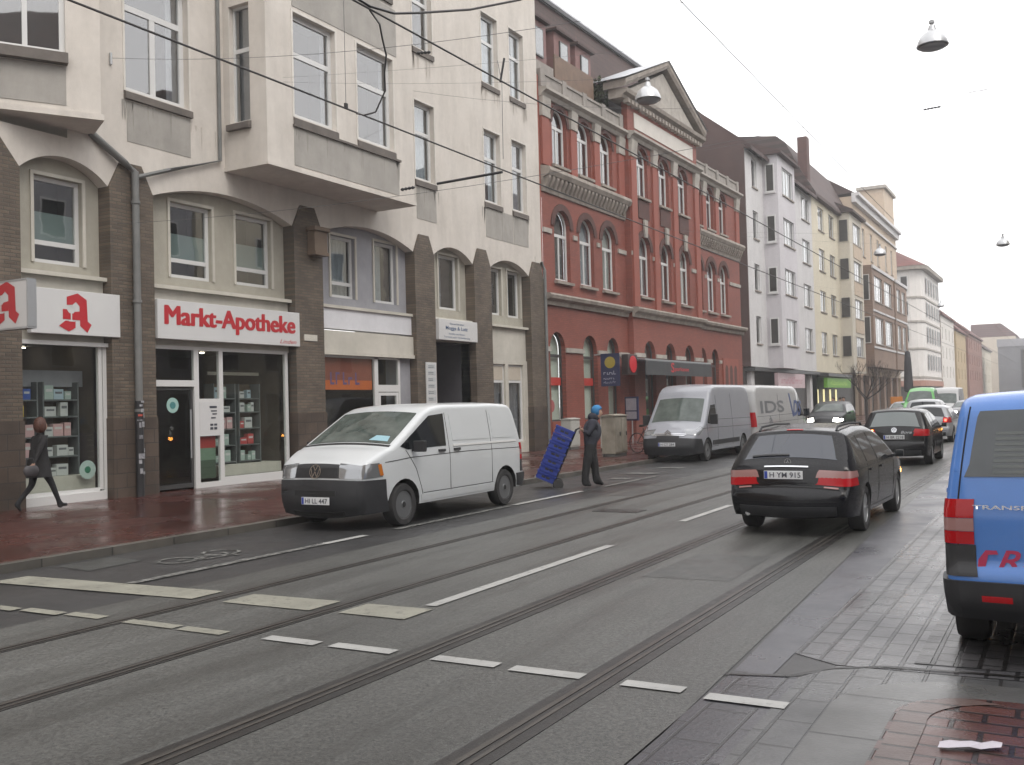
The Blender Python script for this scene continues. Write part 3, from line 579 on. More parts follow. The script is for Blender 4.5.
MB().lathe([(.17, 0), (.17, .004)], 24, (GX-.012, 15.38, 2.0), 'x').build('door_sticker', plain('sticker_mint', (.30, .46, .42), .4), d)
MB().lathe([(.08, .004), (.08, .008)], 20, (GX-.012, 15.38, 2.0), 'x').build('door_sticker', plain('sticker_teal', (.06, .2, .2), .4), d)
MB().lathe([(.19, 0), (.19, .004)], 24, (GX-.02, 13.18, .72), 'x').build('window_sticker', plain('sticker_mint2', (.42, .52, .48), .4), house)
MB().lathe([(.07, .004), (.07, .008)], 20, (GX-.02, 13.18, .72), 'x').build('window_sticker', plain('sticker_green', (.05, .2, .12), .4), house)
MB().box(-.9, -.3, 16.9, 18.95, .3, .55).build('display_base', 'fascia', f); MB().box(-.7, -.67, 16.9, 18.6, 2.72, 2.8).build('display_rail', 'infill', f)
spots(f, [(-1.6, 15.2, 3.33), (-1.6, 17.6, 3.33), (-2.8, 16.5, 3.33)])
MB().box(-2.6, -2.1, 14.9, 16.6, .1, .62).build('counter', 'wood', f)
# shelves and stock behind the pharmacy windows
MT['shelf'] = noisy('shelf_grey', (.10, .11, .11), (.15, .16, .16), 2, .5, 0)
def shelf(y0, y1, levels, x, label):
    t = thing('display_shelf', label, 'shelf', (XF+x, y0, .5)); w = y1-y0
    for y in (0, w-.03): MB().box(-.32, 0, y, y+.03, 0, levels[-1]+.35).build('upright', 'shelf', t)
    for z in levels: MB().box(-.30, -.01, .03, w-.03, z-.03, z).build('shelf_board', 'shelf', t)
    MB().box(-.34, -.325, 0, w, 0, levels[-1]+.35).build('back_panel', noisy('shelf_back', (.10, .075, .05), (.14, .10, .07), 1, .7, 0), t)
    return t
BOXC = [('white', (.48, .49, .48)), ('pale blue', (.36, .46, .52)), ('pale pink', (.52, .33, .33)), ('grey green', (.34, .42, .38)), ('red', (.42, .06, .06)), ('yellow', (.56, .42, .03)), ('deep blue', (.05, .10, .36))]
for nme, c in BOXC: MT['box '+nme] = plain('box_'+nme.replace(' ', '_'), c, .5)
LEVW = ['lowest', 'second', 'third', 'fourth', 'fifth']
def stock(y0, y1, levels, x, place, seed, rows):
    rr = random.Random(seed)
    for li, z in enumerate(levels):
        y = y0+.06
        while y < y1-.12:
            nme = rr.choice(rows[li]); w = rr.uniform(.09, .26); h = rr.uniform(.13, .29); gap = rr.choice((.006, .006, .03, .10))
            if y+w > y1-.05: break
            b = MB().box(-w*.3-.08, 0, 0, w, 0, h).build('medicine_box', 'box '+nme, None, None, .004); b.location = (XF+x-.03, y, .5+z+.001)
            tag(b, '%s packet on the %s shelf board, %s' % (nme, LEVW[li], place), 'medicine box', 'medicine boxes on show in the pharmacy windows')
            s_ = MB().box(.001, .003, w*.15, w*.85, h*.55, h*.75).build('box_print', 'ink_grey' if nme in ('white', 'yellow', 'pale blue') else 'sign_white', b)
            y += w+gap
wp = ['white', 'white', 'pale blue', 'grey green']
L1 = [.12, .52, .92, 1.32, 1.66]
shelf(11.55, 12.36, L1, -.55, 'open grey shelf of coloured packets in the pharmacy show window, beside the walking woman')
stock(11.55, 12.36, L1, -.55, 'window beside the walking woman', 1, [['white'], ['white', 'pale pink'], ['pale pink', 'white'], ['yellow'], ['deep blue', 'pale blue', 'white']])
shelf(12.46, 13.28, L1, -.55, 'open grey shelf of white cartons in the pharmacy show window, next to the drainpipe pillar')
stock(12.46, 13.28, L1, -.55, 'window beside the drainpipe', 2, [['white'], ['white'], ['white', 'pale pink'], wp, wp])
shelf(17.0, 17.72, L1, -.6, 'open grey shelf of pale packets in the window right of the opening-hours panel')
stock(17.0, 17.72, L1, -.6, 'window by the notice panel', 3, [['grey green', 'white'], ['white', 'grey green'], ['white', 'pale pink'], wp, wp])
shelf(17.82, 18.56, L1, -.6, 'open grey shelf of pale packets behind the reflecting pane, nearest the white van')
stock(17.82, 18.56, L1, -.6, 'window nearest the white van', 4, [['grey green'], ['white', 'red'], ['white', 'pale pink', 'red'], wp, wp])
# bay 2: shop with the red-orange shade
shop_room(house, 20.3, 24.56); m = MB()
for q in ((20.31, 20.38, .1, 3.3), (22.70, 22.86, .1, 3.3), (23.84, 23.93, .1, 3.3), (20.38, 22.7, .1, .5), (22.86, 23.84, 2.3, 2.5), (20.31, 23.93, 3.24, 3.3)): m.box(x0, x1, *q)
f = m.build('shop_window', 'frame', house); pane(f, GX, 20.38, 22.7, .5, 3.24); pane(f, GX, 22.86, 23.84, 2.5, 3.24)
MB().box(GX-.5, GX-.05, 23.93, 24.56, .1, 3.3).build('shop_pier', 'infill_grey', house)
dm = MB()
for q in ((22.88, 22.97, .12, 2.28), (23.74, 23.83, .12, 2.28), (22.97, 23.74, .12, .35), (22.97, 23.74, 2.19, 2.28)): dm.box(x0, x1-.01, *q)
d = dm.build('door', 'frame', house); pane(d, GX-.01, 22.97, 23.74, .35, 2.19); MB().tube([(GX+.07, 23.66, 1.0), (GX+.07, 23.66, 1.25)], .016, 8).build('door_handle', 'metal', d)
sh = MB(); sh.box(GX-.09, GX-.05, 20.40, 22.66, 2.62, 3.24, 0); sh.box(GX-.09, GX-.05, 20.40, 22.66, 2.36, 2.62, 1)
shd = sh.build('window_banner', [noisy('banner_red', (.20, .055, .035), (.27, .075, .045), 2, .6, 0), noisy('banner_orange', (.50, .10, .015), (.56, .13, .02), 2, .6, 0)], house)
MT['violet'] = plain('banner_violet', (.12, .08, .22))
SCR.append((shd, 'violet', (GX-.05, 20.82, 2.50), 1.1, .34))
# bay 3: entrance passage with sign
m = MB(); m.add([(-.2, 25.62, .1), (-2.6, 25.62, .1), (-2.6, 25.62, 3.9), (-.2, 25.62, 3.9), (-.2, 28.0, .1), (-2.6, 28.0, .1), (-2.6, 28.0, 3.9), (-.2, 28.0, 3.9)], [(0, 1, 2, 3), (4, 5, 6, 7), (3, 2, 6, 7), (0, 1, 5, 4), (1, 2, 6, 5)]); m.build('entrance_passage', noisy('passage_wall', (.075, .07, .08), (.10, .095, .105), 1.5, .8, .1), house)
MB().box(-2.55, -2.48, 26.2, 27.5, .1, 2.5).build('door', 'wood', house)
sg = MB().box(0, .28, 0, 2.30, 0, .66).build('entrance_sign', 'sign_white', None, None, .01); sg.location = (XF-.12, 25.65, 3.93)
tag(sg, 'white box sign with blue lines of lettering above the dark house entrance', 'sign')
for body, y, z, w, h, b in (('Steuerberater', .62, .50, .85, .06, .004), ('Mogge & Lutz', .38, .30, 1.30, .15, .014), ('Anwälte und Notare', .55, .18, .95, .06, .002), ('Termine nach Vereinbarung', .25, .06, 1.55, .07, .003)):
    text('lettering', body, MT['sbi'], sg, (.281, y, z), *YZ, w, h, b)
pb = MB().box(0, .04, 0, .55, 0, 1.9).build('name_plate_board', 'sign_white', None, None, .005); pb.location = (XF+.065, 24.98, 1.3)
tag(pb, 'tall white board of small name plates on the brown pillar left of the entrance', 'sign')
m = MB()
for i in range(9): m.box(.041, .044, .06, .49, .1+.2*i, .24+.2*i); 
m.build('name_plate', noisy('plate_grey', (.40, .42, .43), (.50, .52, .53), 5, .4, 0), pb)
m = MB()
for i in range(9):
    for k in range(2): m.box(.0445, .047, .09, .09+.25+.1*((i*7+k*3) % 3)/3, .13+.2*i+.05*k, .15+.2*i+.05*k)
m.build('name_plate_lines', 'ink_grey', pb)
# bay 4: two tall windows with roller-shutter boxes
m = MB(); hl = [(29.22, 30.30, .5, 3.28), (30.52, 31.62, .5, 3.28)]; wall(m, -.16, 29.1, 31.93, .1, 3.42, hl, .14); m.build('infill_wall', 'fascia', house)
for a, b, c, d in hl:
    f = window(house, -.24, a, b, c, d, [], [.78], None, .08, [(0, 1, 'curtain_grey')]); MB().box(-.29, -.235, a+.08, b-.08, 2.72, 3.2).build('shutter', noisy('shutter_beige', (.42, .37, .30), (.47, .42, .35), 3, .6, 0), f)
# plate and bracket on the pillar by the white van
MB().box(.062, .08, 19.5, 20.0, 3.62, 3.78).build('street_plate', 'fascia', house)
m = MB(); m.box(.062, .30, 19.72, 20.22, 5.95, 6.5); m.box(.062, .36, 19.66, 20.28, 6.5, 6.6); m.box(.062, .34, 19.7, 20.24, 5.86, 5.95); m.build('stone_bracket', noisy('bracket_stone', (.12, .085, .06), (.17, .125, .09), 3, .8, .2), house)

# --- pharmacy signs (things of their own)
def gothic_a(parent, org, ux, uy, sx, sy, dark='sign_red', light='sign_white'):
    P = [[(462, 288), (545, 255), (613, 300), (619, 466), (560, 466), (557, 352), (530, 322), (505, 345), (462, 350)], [(560, 466), (619, 466), (648, 490), (615, 553), (560, 503)],
         [(432, 383), (472, 383), (472, 430), (525, 430), (525, 458), (432, 458)], [(472, 405), (560, 392), (560, 460), (472, 460)], [(450, 470), (525, 470), (525, 520), (475, 551), (402, 512)]]
    ux, uy, og = Vector(ux), Vector(uy), Vector(org); nz = ux.cross(uy)
    def pt(x, y, d): return tuple(og+ux*((x-400)*sx)+uy*((555-y)*sy)+nz*d)
    m = MB()
    for k, q in enumerate(P): m.add([pt(x, y, .004+.0006*k) for x, y in q], [tuple(range(len(q)))])
    a = m.build('pharmacy_emblem', dark, parent)
    c = MB()
    def rg(cx, cy, rx, ry, w, d):
        n = 18; c.add([pt(cx+(rx+s*w)*math.cos(2*PI*i/n), cy+(ry+s*w)*math.sin(2*PI*i/n), d) for s in (0, 1) for i in range(n)], [(i, (i+1) % n, n+(i+1) % n, n+i) for i in range(n)])
    rg(495, 380, 26, 20, 7, .008); c.add([pt(x, y, .0085) for x, y in ((466, 392), (524, 392), (508, 412), (482, 412))], [(0, 1, 2, 3)]); c.add([pt(x, y, .0082) for x, y in ((490, 412), (500, 412), (500, 462), (490, 462))], [(0, 1, 2, 3)]); c.add([pt(x, y, .0088) for x, y in ((478, 462), (516, 462), (520, 474), (474, 474))], [(0, 1, 2, 3)])
    c.build('chalice', light, a)
s = MB().box(0, .13, 0, 2.02, 0, .88).build('pharmacy_sign', 'sign_white', None, None, .008); s.location = (XF-.02, 11.78, 3.42)
tag(s, 'white sign board with a red gothic letter over the first show window', 'sign')
gothic_a(s, (.131, .58, .05), *YZ, .0030, .0026)
s = MB().box(0, .14, 0, 4.52, 0, .86).build('pharmacy_sign', 'sign_white', None, None, .008); s.location = (XF-.02, 14.76, 3.45)
tag(s, 'long white sign board reading Markt-Apotheke in red above the shop door', 'sign')
for k in range(9): text('lettering', 'Markt-Apotheke', 'sign_red', s, (.141+.0004*k, .175+.0075*k, .185+.010*(k % 3)), *YZ, 4.12, .54, 0)
text('lettering', 'Linden', 'sign_red', s, (.141, 3.78, .055), *YZ, .60, .10, .0, .35)
s = MB().box(-.6, .6, 0, .16, 0, .80).build('projecting_sign', 'sign_white', None, None, .008); s.location = (-16.02, 10.55, 3.36)
tag(s, 'white box sign with a red letter sticking out over the pavement from the corner', 'sign')
m = MB(); m.box(-.62, .62, -.006, .166, -.03, .0); m.box(-.62, .62, -.006, .166, .80, .83); m.box(.6, .63, -.006, .166, 0, .8); m.build('sign_rim', 'metal', s)
gothic_a(s, (-.42, 0, .06), *XZ, .0033, .0025)

# ================================================================== RED BRICK HOUSE WITH THE PEDIMENT
RY0 = 33.12
red = thing('brick_house', 'red painted brick house with round-arched windows and a pale gable pediment', 'building', (XF, RY0, 0), R(-1.27))
def arch_pts(yc, w, zs, zt, k=12):
    """opening outline, bottom-left first is added by the caller: spring to spring over the top"""
    a, b = w/2, zt-zs
    return [(yc-a*math.cos(PI*i/k), zs+b*math.sin(PI*i/k)) for i in range(k+1)]
def arch_fill(m, x, yc, w, zs, zt, depth, mi=0, mr=0):
    p = arch_pts(yc, w, zs, zt); k = len(p); h = k//2
    m.add([(x, y, z) for y, z in p[:h+1]]+[(x, yc-w/2, zt)], [tuple(range(h+2))], mi); m.add([(x, y, z) for y, z in p[h:]]+[(x, yc+w/2, zt)], [tuple(range(k-h+1))], mi)
    for (a, b) in zip(p, p[1:]): m.add([(x, a[0], a[1]), (x, b[0], b[1]), (x-depth, b[0], b[1]), (x-depth, a[0], a[1])], [(0, 1, 2, 3)], mr)
def arch_window(parent, x, yc, w, z0, zs, zt, fwid=.09, trans=None, mull=True, back='room', backh=None, sill=True, frame='frame', name='window', glassm='glass'):
    o = [(yc-w/2, z0)]+arch_pts(yc, w, zs, zt)+[(yc+w/2, z0)]; i_ = [(yc-w/2+fwid, z0+fwid)]+[(yc+(y-yc)*(1-2*fwid/w), zs+(z-zs)*(1-fwid/(zt-zs))) for y, z in arch_pts(yc, w, zs, zt)]+[(yc+w/2-fwid, z0+fwid)]
    m = MB(); n = len(o); X = x-.06
    m.add([(x, *p) for p in o]+[(x, *p) for p in i_]+[(X, *p) for p in i_], [(k, (k+1) % n, n+(k+1) % n, n+k) for k in range(n)]+[(n+k, n+(k+1) % n, 2*n+(k+1) % n, 2*n+k) for k in range(n)])
    if trans: m.box(X, x-.004, yc-w/2+fwid, yc+w/2-fwid, trans-.06, trans+.06)
    if mull: m.box(X, x-.008, yc-.035, yc+.035, z0+fwid, (trans-.06) if trans else zt-fwid)
    f = m.build(name, frame, parent)
    MB().add([(x-.035, *p) for p in o], [tuple(range(n))]).build('pane', glassm, f)
    MB().add([(x-.16, *p) for p in o], [tuple(range(n))]).build('curtain', back, f)
    if sill: MB().prism([(x-.02, z0), (x+.30, z0-.05), (x+.30, z0-.15), (x-.02, z0-.15)], 'y', yc-w/2-.08, yc+w/2+.08).build('sill', 'stone', f)
    return f
U1 = [1.62, 3.80, 5.92]; U2 = [9.2, 11.83, 14.33]; U3 = [17.05, 19.1, 21.2]
G = [(1.0, 1.25), (3.85, 1.3), (6.08, 1.2), (9.5, 1.3), (12.05, 1.3), (14.62, 1.3), (17.35, 1.15), (19.3, 1.15)]
RISX = .28
for seg, (a, b, us, px) in enumerate(((0, 7.7, U1, 0), (7.7, 16.5, U2, RISX), (16.5, 24.1, U3, 0))):
    m = MB(); gh = [(yc-w/2, yc+w/2, 1.15, 4.62) for yc, w in G if a < yc < b]
    wall(m, px, a, b, .1, 5.62, gh, .3)
    for yc, w in G:
        if a < yc < b: arch_fill(m, px, yc, w, 3.95, 4.62, .3)
    fh = [(u-.66, u+.66, 6.66, 9.42) for u in us]; shh = [(u-.62, u+.62, 11.22, 13.46) for u in us]
    wall(m, px, a, b, 6.05, 13.7, fh+shh, .3)
    for u in us: arch_fill(m, px, u, 1.32, 8.76, 9.42, .3); arch_fill(m, px, u, 1.24, 12.84, 13.46, .3)
    if px:
        for y in (a, b): m.add([(0, y, .1), (px, y, .1), (px, y, 15.3), (0, y, 15.3)], [(0, 1, 2, 3)])
        m.add([(px, a, 13.7), (px, b, 13.7), (px, b, 15.3), (px, a, 15.3)], [(0, 1, 2, 3)])
    m.build('wall', 'redbrick', red)
    for u in us:
        arch_window(red, px-.16, u, 1.32, 6.66, 8.76, 9.42, .085, 8.45, True, random.choice(('room', 'curtain_grey', 'room', 'pale_blind', 'curtain')))
        arch_window(red, px-.16, u, 1.24, 11.22, 12.84, 13.46, .085, 12.72, True, random.choice(('room', 'curtain_grey', 'curtain', 'room')))
        n = 14                                              # dark arch ring, slightly proud
        for (uu, w, zs, zt, t) in ((u, 1.34, 8.76, 9.43, .26), (u, 1.26, 12.84, 13.47, .17)):
            q = MB(); p0 = arch_pts(uu, w, zs, zt, n); p1 = arch_pts(uu, w+2*t, zs, zt+t, n)
            q.add([(px+.05, *p) for p in p0]+[(px+.05, *p) for p in p1]+[(px+.002, *p) for p in p1]+[(px-.05, *p) for p in p0], [(k, k+1, n+2+k, n+1+k) for k in range(n)]+[(n+1+k, n+2+k, 2*n+3+k, 2*n+2+k) for k in range(n)]+[(k, k+1, 3*n+4+k, 3*n+3+k) for k in range(n)])
            q.build('arch_ring', 'darkbrick', red)
        if px:
            MB().prism([(u-.14, 9.35), (u+.14, 9.35), (u+.2, 10.15), (u-.2, 10.15)], 'x', px+.052, px+.14).build('keystone', 'stone_light', red)
            MB().box(px+.003, px+.05, u-.62, u+.62, 10.2, 11.0).build('spandrel_panel', 'darkbrick', red)
    # white impost band between first-floor windows, cut at every window
    e = [a]+[v for u in us for v in (u-.93, u+.93)]+[b]
    for i in range(0, len(e), 2): MB().box(px+.002, px+.06, e[i]+(.01 if i == 0 and a == 0 else 0), e[i+1], 8.40, 8.58).build('impost_band', 'stone_light', red)
    m = MB(); e = [a]+[v for yc, w in G if a < yc < b for v in (yc-w/2-.02, yc+w/2+.02)]+[b if seg != 2 else 20.3]
    for i in range(0, len(e), 2): MB().box(px+.002, px+.07, e[i], e[i+1], 3.84, 4.02).build('impost_band', 'stone_light', red)
    # pilasters with stone capitals between second-floor windows
    ps = [a+.35, (us[0]+us[1])/2, (us[1]+us[2])/2, b-.35]
    for k, u in enumerate(ps):
        w = .26 if 0 < k < 3 else .3; p = MB().box(px+.002, px+.10, u-w, u+w, 11.0 if not px else 6.1, 12.85).build('pilaster', 'redpil', red)
        c = MB(); c.box(px+.002, px+.14, u-w-.03, u+w+.03, 12.852, 13.05); c.prism([(px+.002, 13.05), (px+.13, 13.05), (px+.18, 13.45), (px+.18, 13.6), (px+.002, 13.6)], 'y', u-w-.02, u+w+.02); c.build('capital', 'stone_light', p)
for yc, w in G:
    if yc < 8: 
        f = arch_window(red, -.18, yc, w, 1.15, 3.95, 4.62, .07, 3.7, False, 'pale_blind', None, False, 'frame_dark', 'window', 'shopglass')
        MB().box(-.205, -.20, yc-w/2+.07, yc+w/2-.07, 2.55, 2.86).build('red_stripe', plain('stripe_red', (.42, .04, .03), .5), f)
        m = MB(); m.lathe([(.0, .004), (.24, .0)], 16, (-.20, yc-.25, 1.75), 'x'); m.build('round_sticker', plain('sticker_rose', (.34, .10, .10), .5), f) if yc < 2 else None
        MB().box(-.05, .03, yc-w/2, yc+w/2, .1, 1.15).build('plinth', 'redpil', red)
    else:
        px = RISX if yc < 16.5 else 0; arch_window(red, px-.18, yc, w, 1.15, 3.95, 4.62, .07, 3.7, False, 'room', None, False, 'frame_dark')
def ends(m, prof, a, b, mi=0): m.prism(prof, 'y', a, b, mi)
# cornices
m = MB(); c1 = [(0, 5.62), (.10, 5.62), (.14, 5.78), (.30, 5.86), (.34, 5.98), (.30, 6.05), (0, 6.08)]
ends(m, c1, -.05, 7.62); ends(m, [(x+RISX, z) for x, z in c1], 7.62, 16.58); ends(m, c1, 16.58, 24.3); m.build('cornice', 'stone', red)
for a, b in ((0, 7.66), (16.54, 24.1)):
    m = MB(); ends(m, [(0, 9.95), (.06, 9.95), (.1, 10.10), (.1, 10.48), (.34, 10.56), (.42, 10.72), (.38, 10.86), (0, 10.95)], a, b)
    k = int((b-a)/.34)
    for i in range(k): y = a+.08+i*.34; m.prism([(.101, 10.12), (.16, 10.12), (.32, 10.44), (.32, 10.55), (.101, 10.47)], 'y', y, y+.17)
    m.build('bracket_cornice', 'stone', red)
m = MB()
for a, b, px in ((0, 7.62, 0), (7.62, 16.58, RISX), (16.58, 24.2, 0)): ends(m, [(px, 13.6), (px+.12, 13.6), (px+.2, 13.74), (px+.36, 13.82), (px+.36, 13.92), (px, 13.98)], a, b)
m.build('cornice', 'stone_light', red)
for a, b in ((0, 7.6), (16.6, 24.1)):
    m = MB(); m.box(-.3, .05, a, b, 13.98, 14.5); m.box(-.34, .1, a, b, 14.5, 14.6)
    for k in range(5): y = a+(b-a-.34)*k/4; m.box(-.36, .12, y, y+.34, 13.985, 14.66)
    m.build('parapet', 'parapet', red)
# pediment over the middle part
pm = MB(); A0, A1, AP = 7.2, 17.0, 12.1
pm.prism([(A0+.4, 15.75), (A1-.4, 15.75), (AP, 17.75)], 'x', -.3, RISX+.02); tymp = pm.build('pediment', 'stone_light', red)
m = MB(); rp = [(RISX+.0, 0), (RISX+.24, .0), (RISX+.32, .16), (RISX+.32, .34), (-.5, .34), (-.5, 0)]
def rake(m, a, b, za, zb):
    n = len(rp); m.add([(x, a, za+z) for x, z in rp]+[(x, b, zb+z) for x, z in rp], [tuple(range(n))[::-1], tuple(range(n, 2*n))]+[(i, (i+1) % n, (i+1) % n+n, i+n) for i in range(n)])
rake(m, A0-.3, AP, 15.72, 17.95); rake(m, AP, A1+.3, 17.95, 15.72); m.build('raking_cornice', 'stone', tymp)
m = MB(); rake(m, A0-.4, AP, 16.065, 18.295); rake(m, AP, A1+.4, 18.295, 16.065)
m2 = MB(); m2.add([(RISX+.38, A0-.45, 16.09), (RISX+.38, AP, 18.33), (-1.4, AP, 18.33), (-1.4, A0-.45, 16.09), (RISX+.38, A1+.45, 16.09), (-1.4, A1+.45, 16.09)], [(0, 1, 2, 3), (1, 4, 5, 2)]); m2.build('pediment_roof', 'zinc', tymp)
m = MB(); ends(m, [(-.3, 15.3), (RISX+.08, 15.3), (RISX+.12, 15.44), (RISX+.3, 15.52), (RISX+.34, 15.68), (-.3, 15.76)], A0-.2, A1+.2)
for i in range(24): y = A0+.1+i*.40; m.box(RISX+.002, RISX+.26, y, y+.2, 15.12, 15.298)
m.build('cornice', 'stone', tymp)
m = MB(); m.box(RISX+.002, RISX+.03, 8.4, 15.9, 14.25, 14.95); m.build('frieze_panel', noisy('pale_panel', (.50, .47, .43), (.57, .54, .50), 2, .8, .1), red)
MB().box(-9, -.003, -.118, -.004, .1, 14.4).build('party_wall', 'redpil', red)
# roof: steep tiled slope, zinc edge, dormers, roof-terrace screens
rm = MB(); rm.prism([(-1.2, 13.9), (-2.6, 19.6), (-3.2, 20.2), (-9.5, 20.8), (-9.5, 13.9)], 'y', .05, 19.2); rf = rm.build('roof', 'roof', red)
m = MB(); m.prism([(-3.0, 20.02), (-2.45, 19.62), (-2.35, 19.72), (-2.42, 19.88), (-3.1, 20.32)], 'y', .03, 19.25); m.build('roof_edge', 'zinc', rf)
rm = MB(); rm.prism([(-.9, 13.9), (-3.6, 16.4), (-9.5, 18.3), (-9.5, 13.9)], 'y', 19.2, 24.1); rm.build('roof', 'roof', red)
for u in (2.4, 4.6, 6.6):
    d = MB().box(-2.4, -1.3, u-.75, u+.75, 15.7, 17.6).build('dormer', noisy('dormer_cladding', (.17, .09, .085), (.22, .12, .11), 2, .7, .1), red)
    m = MB(); m.box(-1.3, -1.24, u-.3, u+.42, 16.1, 17.3); m.build('dormer_window', 'frame_dark', d)
    MB().add([(-1.235, u-.24, 16.16), (-1.235, u+.36, 16.16), (-1.235, u+.36, 17.24), (-1.235, u-.24, 17.24)], [(0, 1, 2, 3)]).build('pane', 'glass', d)
    MB().box(-2.5, -1.1, u-.85, u+.85, 17.6, 17.72).build('dormer_roof', 'roof', d)
m = MB(); m.box(-.75, -.68, 2.7, 6.3, 14.6, 16.15); m.build('terrace_screen', noisy('brown_wood_screen', (.13, .085, .06), (.18, .12, .085), 3, .7, .2), red)
m = MB(); m.box(-.75, -.70, .3, 2.6, 14.6, 15.5); m.build('terrace_screen', 'parapet', red)
# shop awnings, banners and panels on the ground floor
aw = MB(); aw.prism([(0, 3.86), (1.1, 3.74), (1.14, 3.70), (1.14, 3.10), (1.10, 3.10), (1.10, 3.66), (0, 3.78)], 'y', 0, 8.3)
aw = aw.build('shop_awning', noisy('awning_grey', (.035, .038, .042), (.055, .058, .062), 2, .6, .1)); aw.parent = None
rm_ = Matrix.Translation((XF, RY0, 0)) @ Matrix.Rotation(R(-1.27), 4, 'Z')
def onred(o, x, u, z): o.matrix_world = rm_ @ Matrix.Translation((x, u, z)); return o
onred(aw, RISX, 6.3, -.12); tag(aw, 'long charcoal shop awning with red lettering under the brick arches, behind the silver van', 'awning')
MB().prism([(-.01, 3.862), (1.105, 3.742), (1.105, 3.80), (-.01, 3.92)], 'y', -.02, 8.32).build('awning_rail', 'metal', aw)
text('lettering', 'parkasse', plain('awning_red', (.50, .03, .04), .5), aw, (1.141, 3.35, 3.26), *YZ, 1.75, .24, .012)
text('lettering', 'S', bpy.data.materials['awning_red'], aw, (1.141, 2.85, 3.24), *YZ, .42, .44, .02)
bx = MB().box(0, .3, 0, 1.0, 0, .85).build('shop_sign', noisy('sign_dark', (.03, .022, .022), (.045, .03, .03), 2, .5, 0), None, None, .02); onred(bx, .75, 5.25, 3.0)
tag(bx, 'dark square shop sign with a big red disc at the near end of the awning', 'sign')
MB().lathe([(.36, 0), (.36, .03)], 28, (.301, .5, .43), 'x').build('red_disc', plain('sign_bright_red', (.55, .03, .04), .4), bx)
bs = MB().box(-.42, .42, -.03, .03, 0, 1.35).build('hanging_banner', plain('banner_navy', (.022, .028, .075), .5)); onred(bs, .72, 4.2, 2.5)
tag(bs, 'navy blue banner with a yellow disc hung out from the brick wall', 'banner')
MB().lathe([(.24, -.034), (.24, -.03)], 24, (0, 0, .98), 'y').build('yellow_disc', plain('banner_yellow', (.34, .27, .05), .5), bs)
def scrawl(name, mat, parent, org, ux, uy, w, h, seed, d=.003):
    rr = random.Random(seed); m = MB(); ux, uy, og = Vector(ux), Vector(uy), Vector(org); nz = ux.cross(uy); u = 0
    while u < w:
        k = rr.uniform(.35, .7)*h; hh = h*rr.choice((.62, .66, 1.0)); b = h*.18
        for (a0, a1, b0, b1) in ((0, b, 0, hh), (b, k, hh-b if rr.random() < .6 else 0, hh if True else hh)):
            if b1-b0 > hh*.9 and a0 > 0: b1 = b0+b
            m.add([tuple(og+ux*(u+p)+uy*q+nz*d) for p, q in ((a0, b0), (a1, b0), (a1, b1), (a0, b1))], [(0, 1, 2, 3)])
        u += k+h*rr.choice((.16, .16, .4))
    return m.build(name, mat, parent)
for i, (z, h) in enumerate(((.48, .15), (.28, .10), (.12, .09))): scrawl('lettering', 'ink_pale', bs, (-.30, -.031, z), *XZ, .50, h, i)
MB().tube([(-.72, 0, 1.32), (.46, 0, 1.32)], .025, 8).build('banner_arm', 'metal', bs)
m = MB(); m.box(.002, .07, 20.45, 23.1, 1.5, 4.15); pn_ = m.build('blind_arcade', 'redpil', red)
m = MB()
for k in range(3): 
    yc = 21.0+.78*k; p = [(yc-.24, 1.7)]+arch_pts(yc, .48, 3.5, 3.78)+[(yc+.24, 1.7)]; m.add([(.074, *q) for q in p], [tuple(range(len(p)))])
m.build('blind_arch', 'darkbrick', pn_); MB().box(.002, .25, 20.3, 23.3, 1.3, 1.5).build('sill', 'stone_light', pn_)

for (a, b, c, d, e) in SCR: scrawl('banner_lettering', b, a, c, *YZ, d, e, 11, .006)

MT['leaf'] = noisy('terrace_leaves', (.035, .045, .02), (.075, .085, .035), 5, .8, .2)
pl = thing('potted_shrub', 'untidy shrub growing on the roof terrace beside the gable pediment', 'plant', (0, 0, 0)); onred(pl, -.9, 7.4, 14.55)
MB().lathe([(.22, 0), (.28, .4), (.26, .4), (.2, .05)], 14).build('pot', 'stone', pl, 40); MB().tube([(0, 0, .3), (.05, .02, 1.0)], .03, 6).build('stem', 'pillar_base', pl)
m = MB(); rr = random.Random(8)
for i in range(420):
    d = Vector((rr.gauss(0, 1), rr.gauss(0, 1), rr.gauss(0, 1))).normalized()*(rr.random()**.4); c = Vector((d.x*.55, d.y*.75, 1.25+d.z*.75)); a = Vector((rr.uniform(-1, 1), rr.uniform(-1, 1), rr.uniform(-1, 1))).normalized()*.10; b = a.cross(Vector((rr.uniform(-1, 1), rr.uniform(-1, 1), rr.uniform(-1, 1)))).normalized()*.06
    m.add([tuple(c-a), tuple(c+b), tuple(c+a), tuple(c-b)], [(0, 1, 2, 3)])
m.build('foliage', 'leaf', pl)
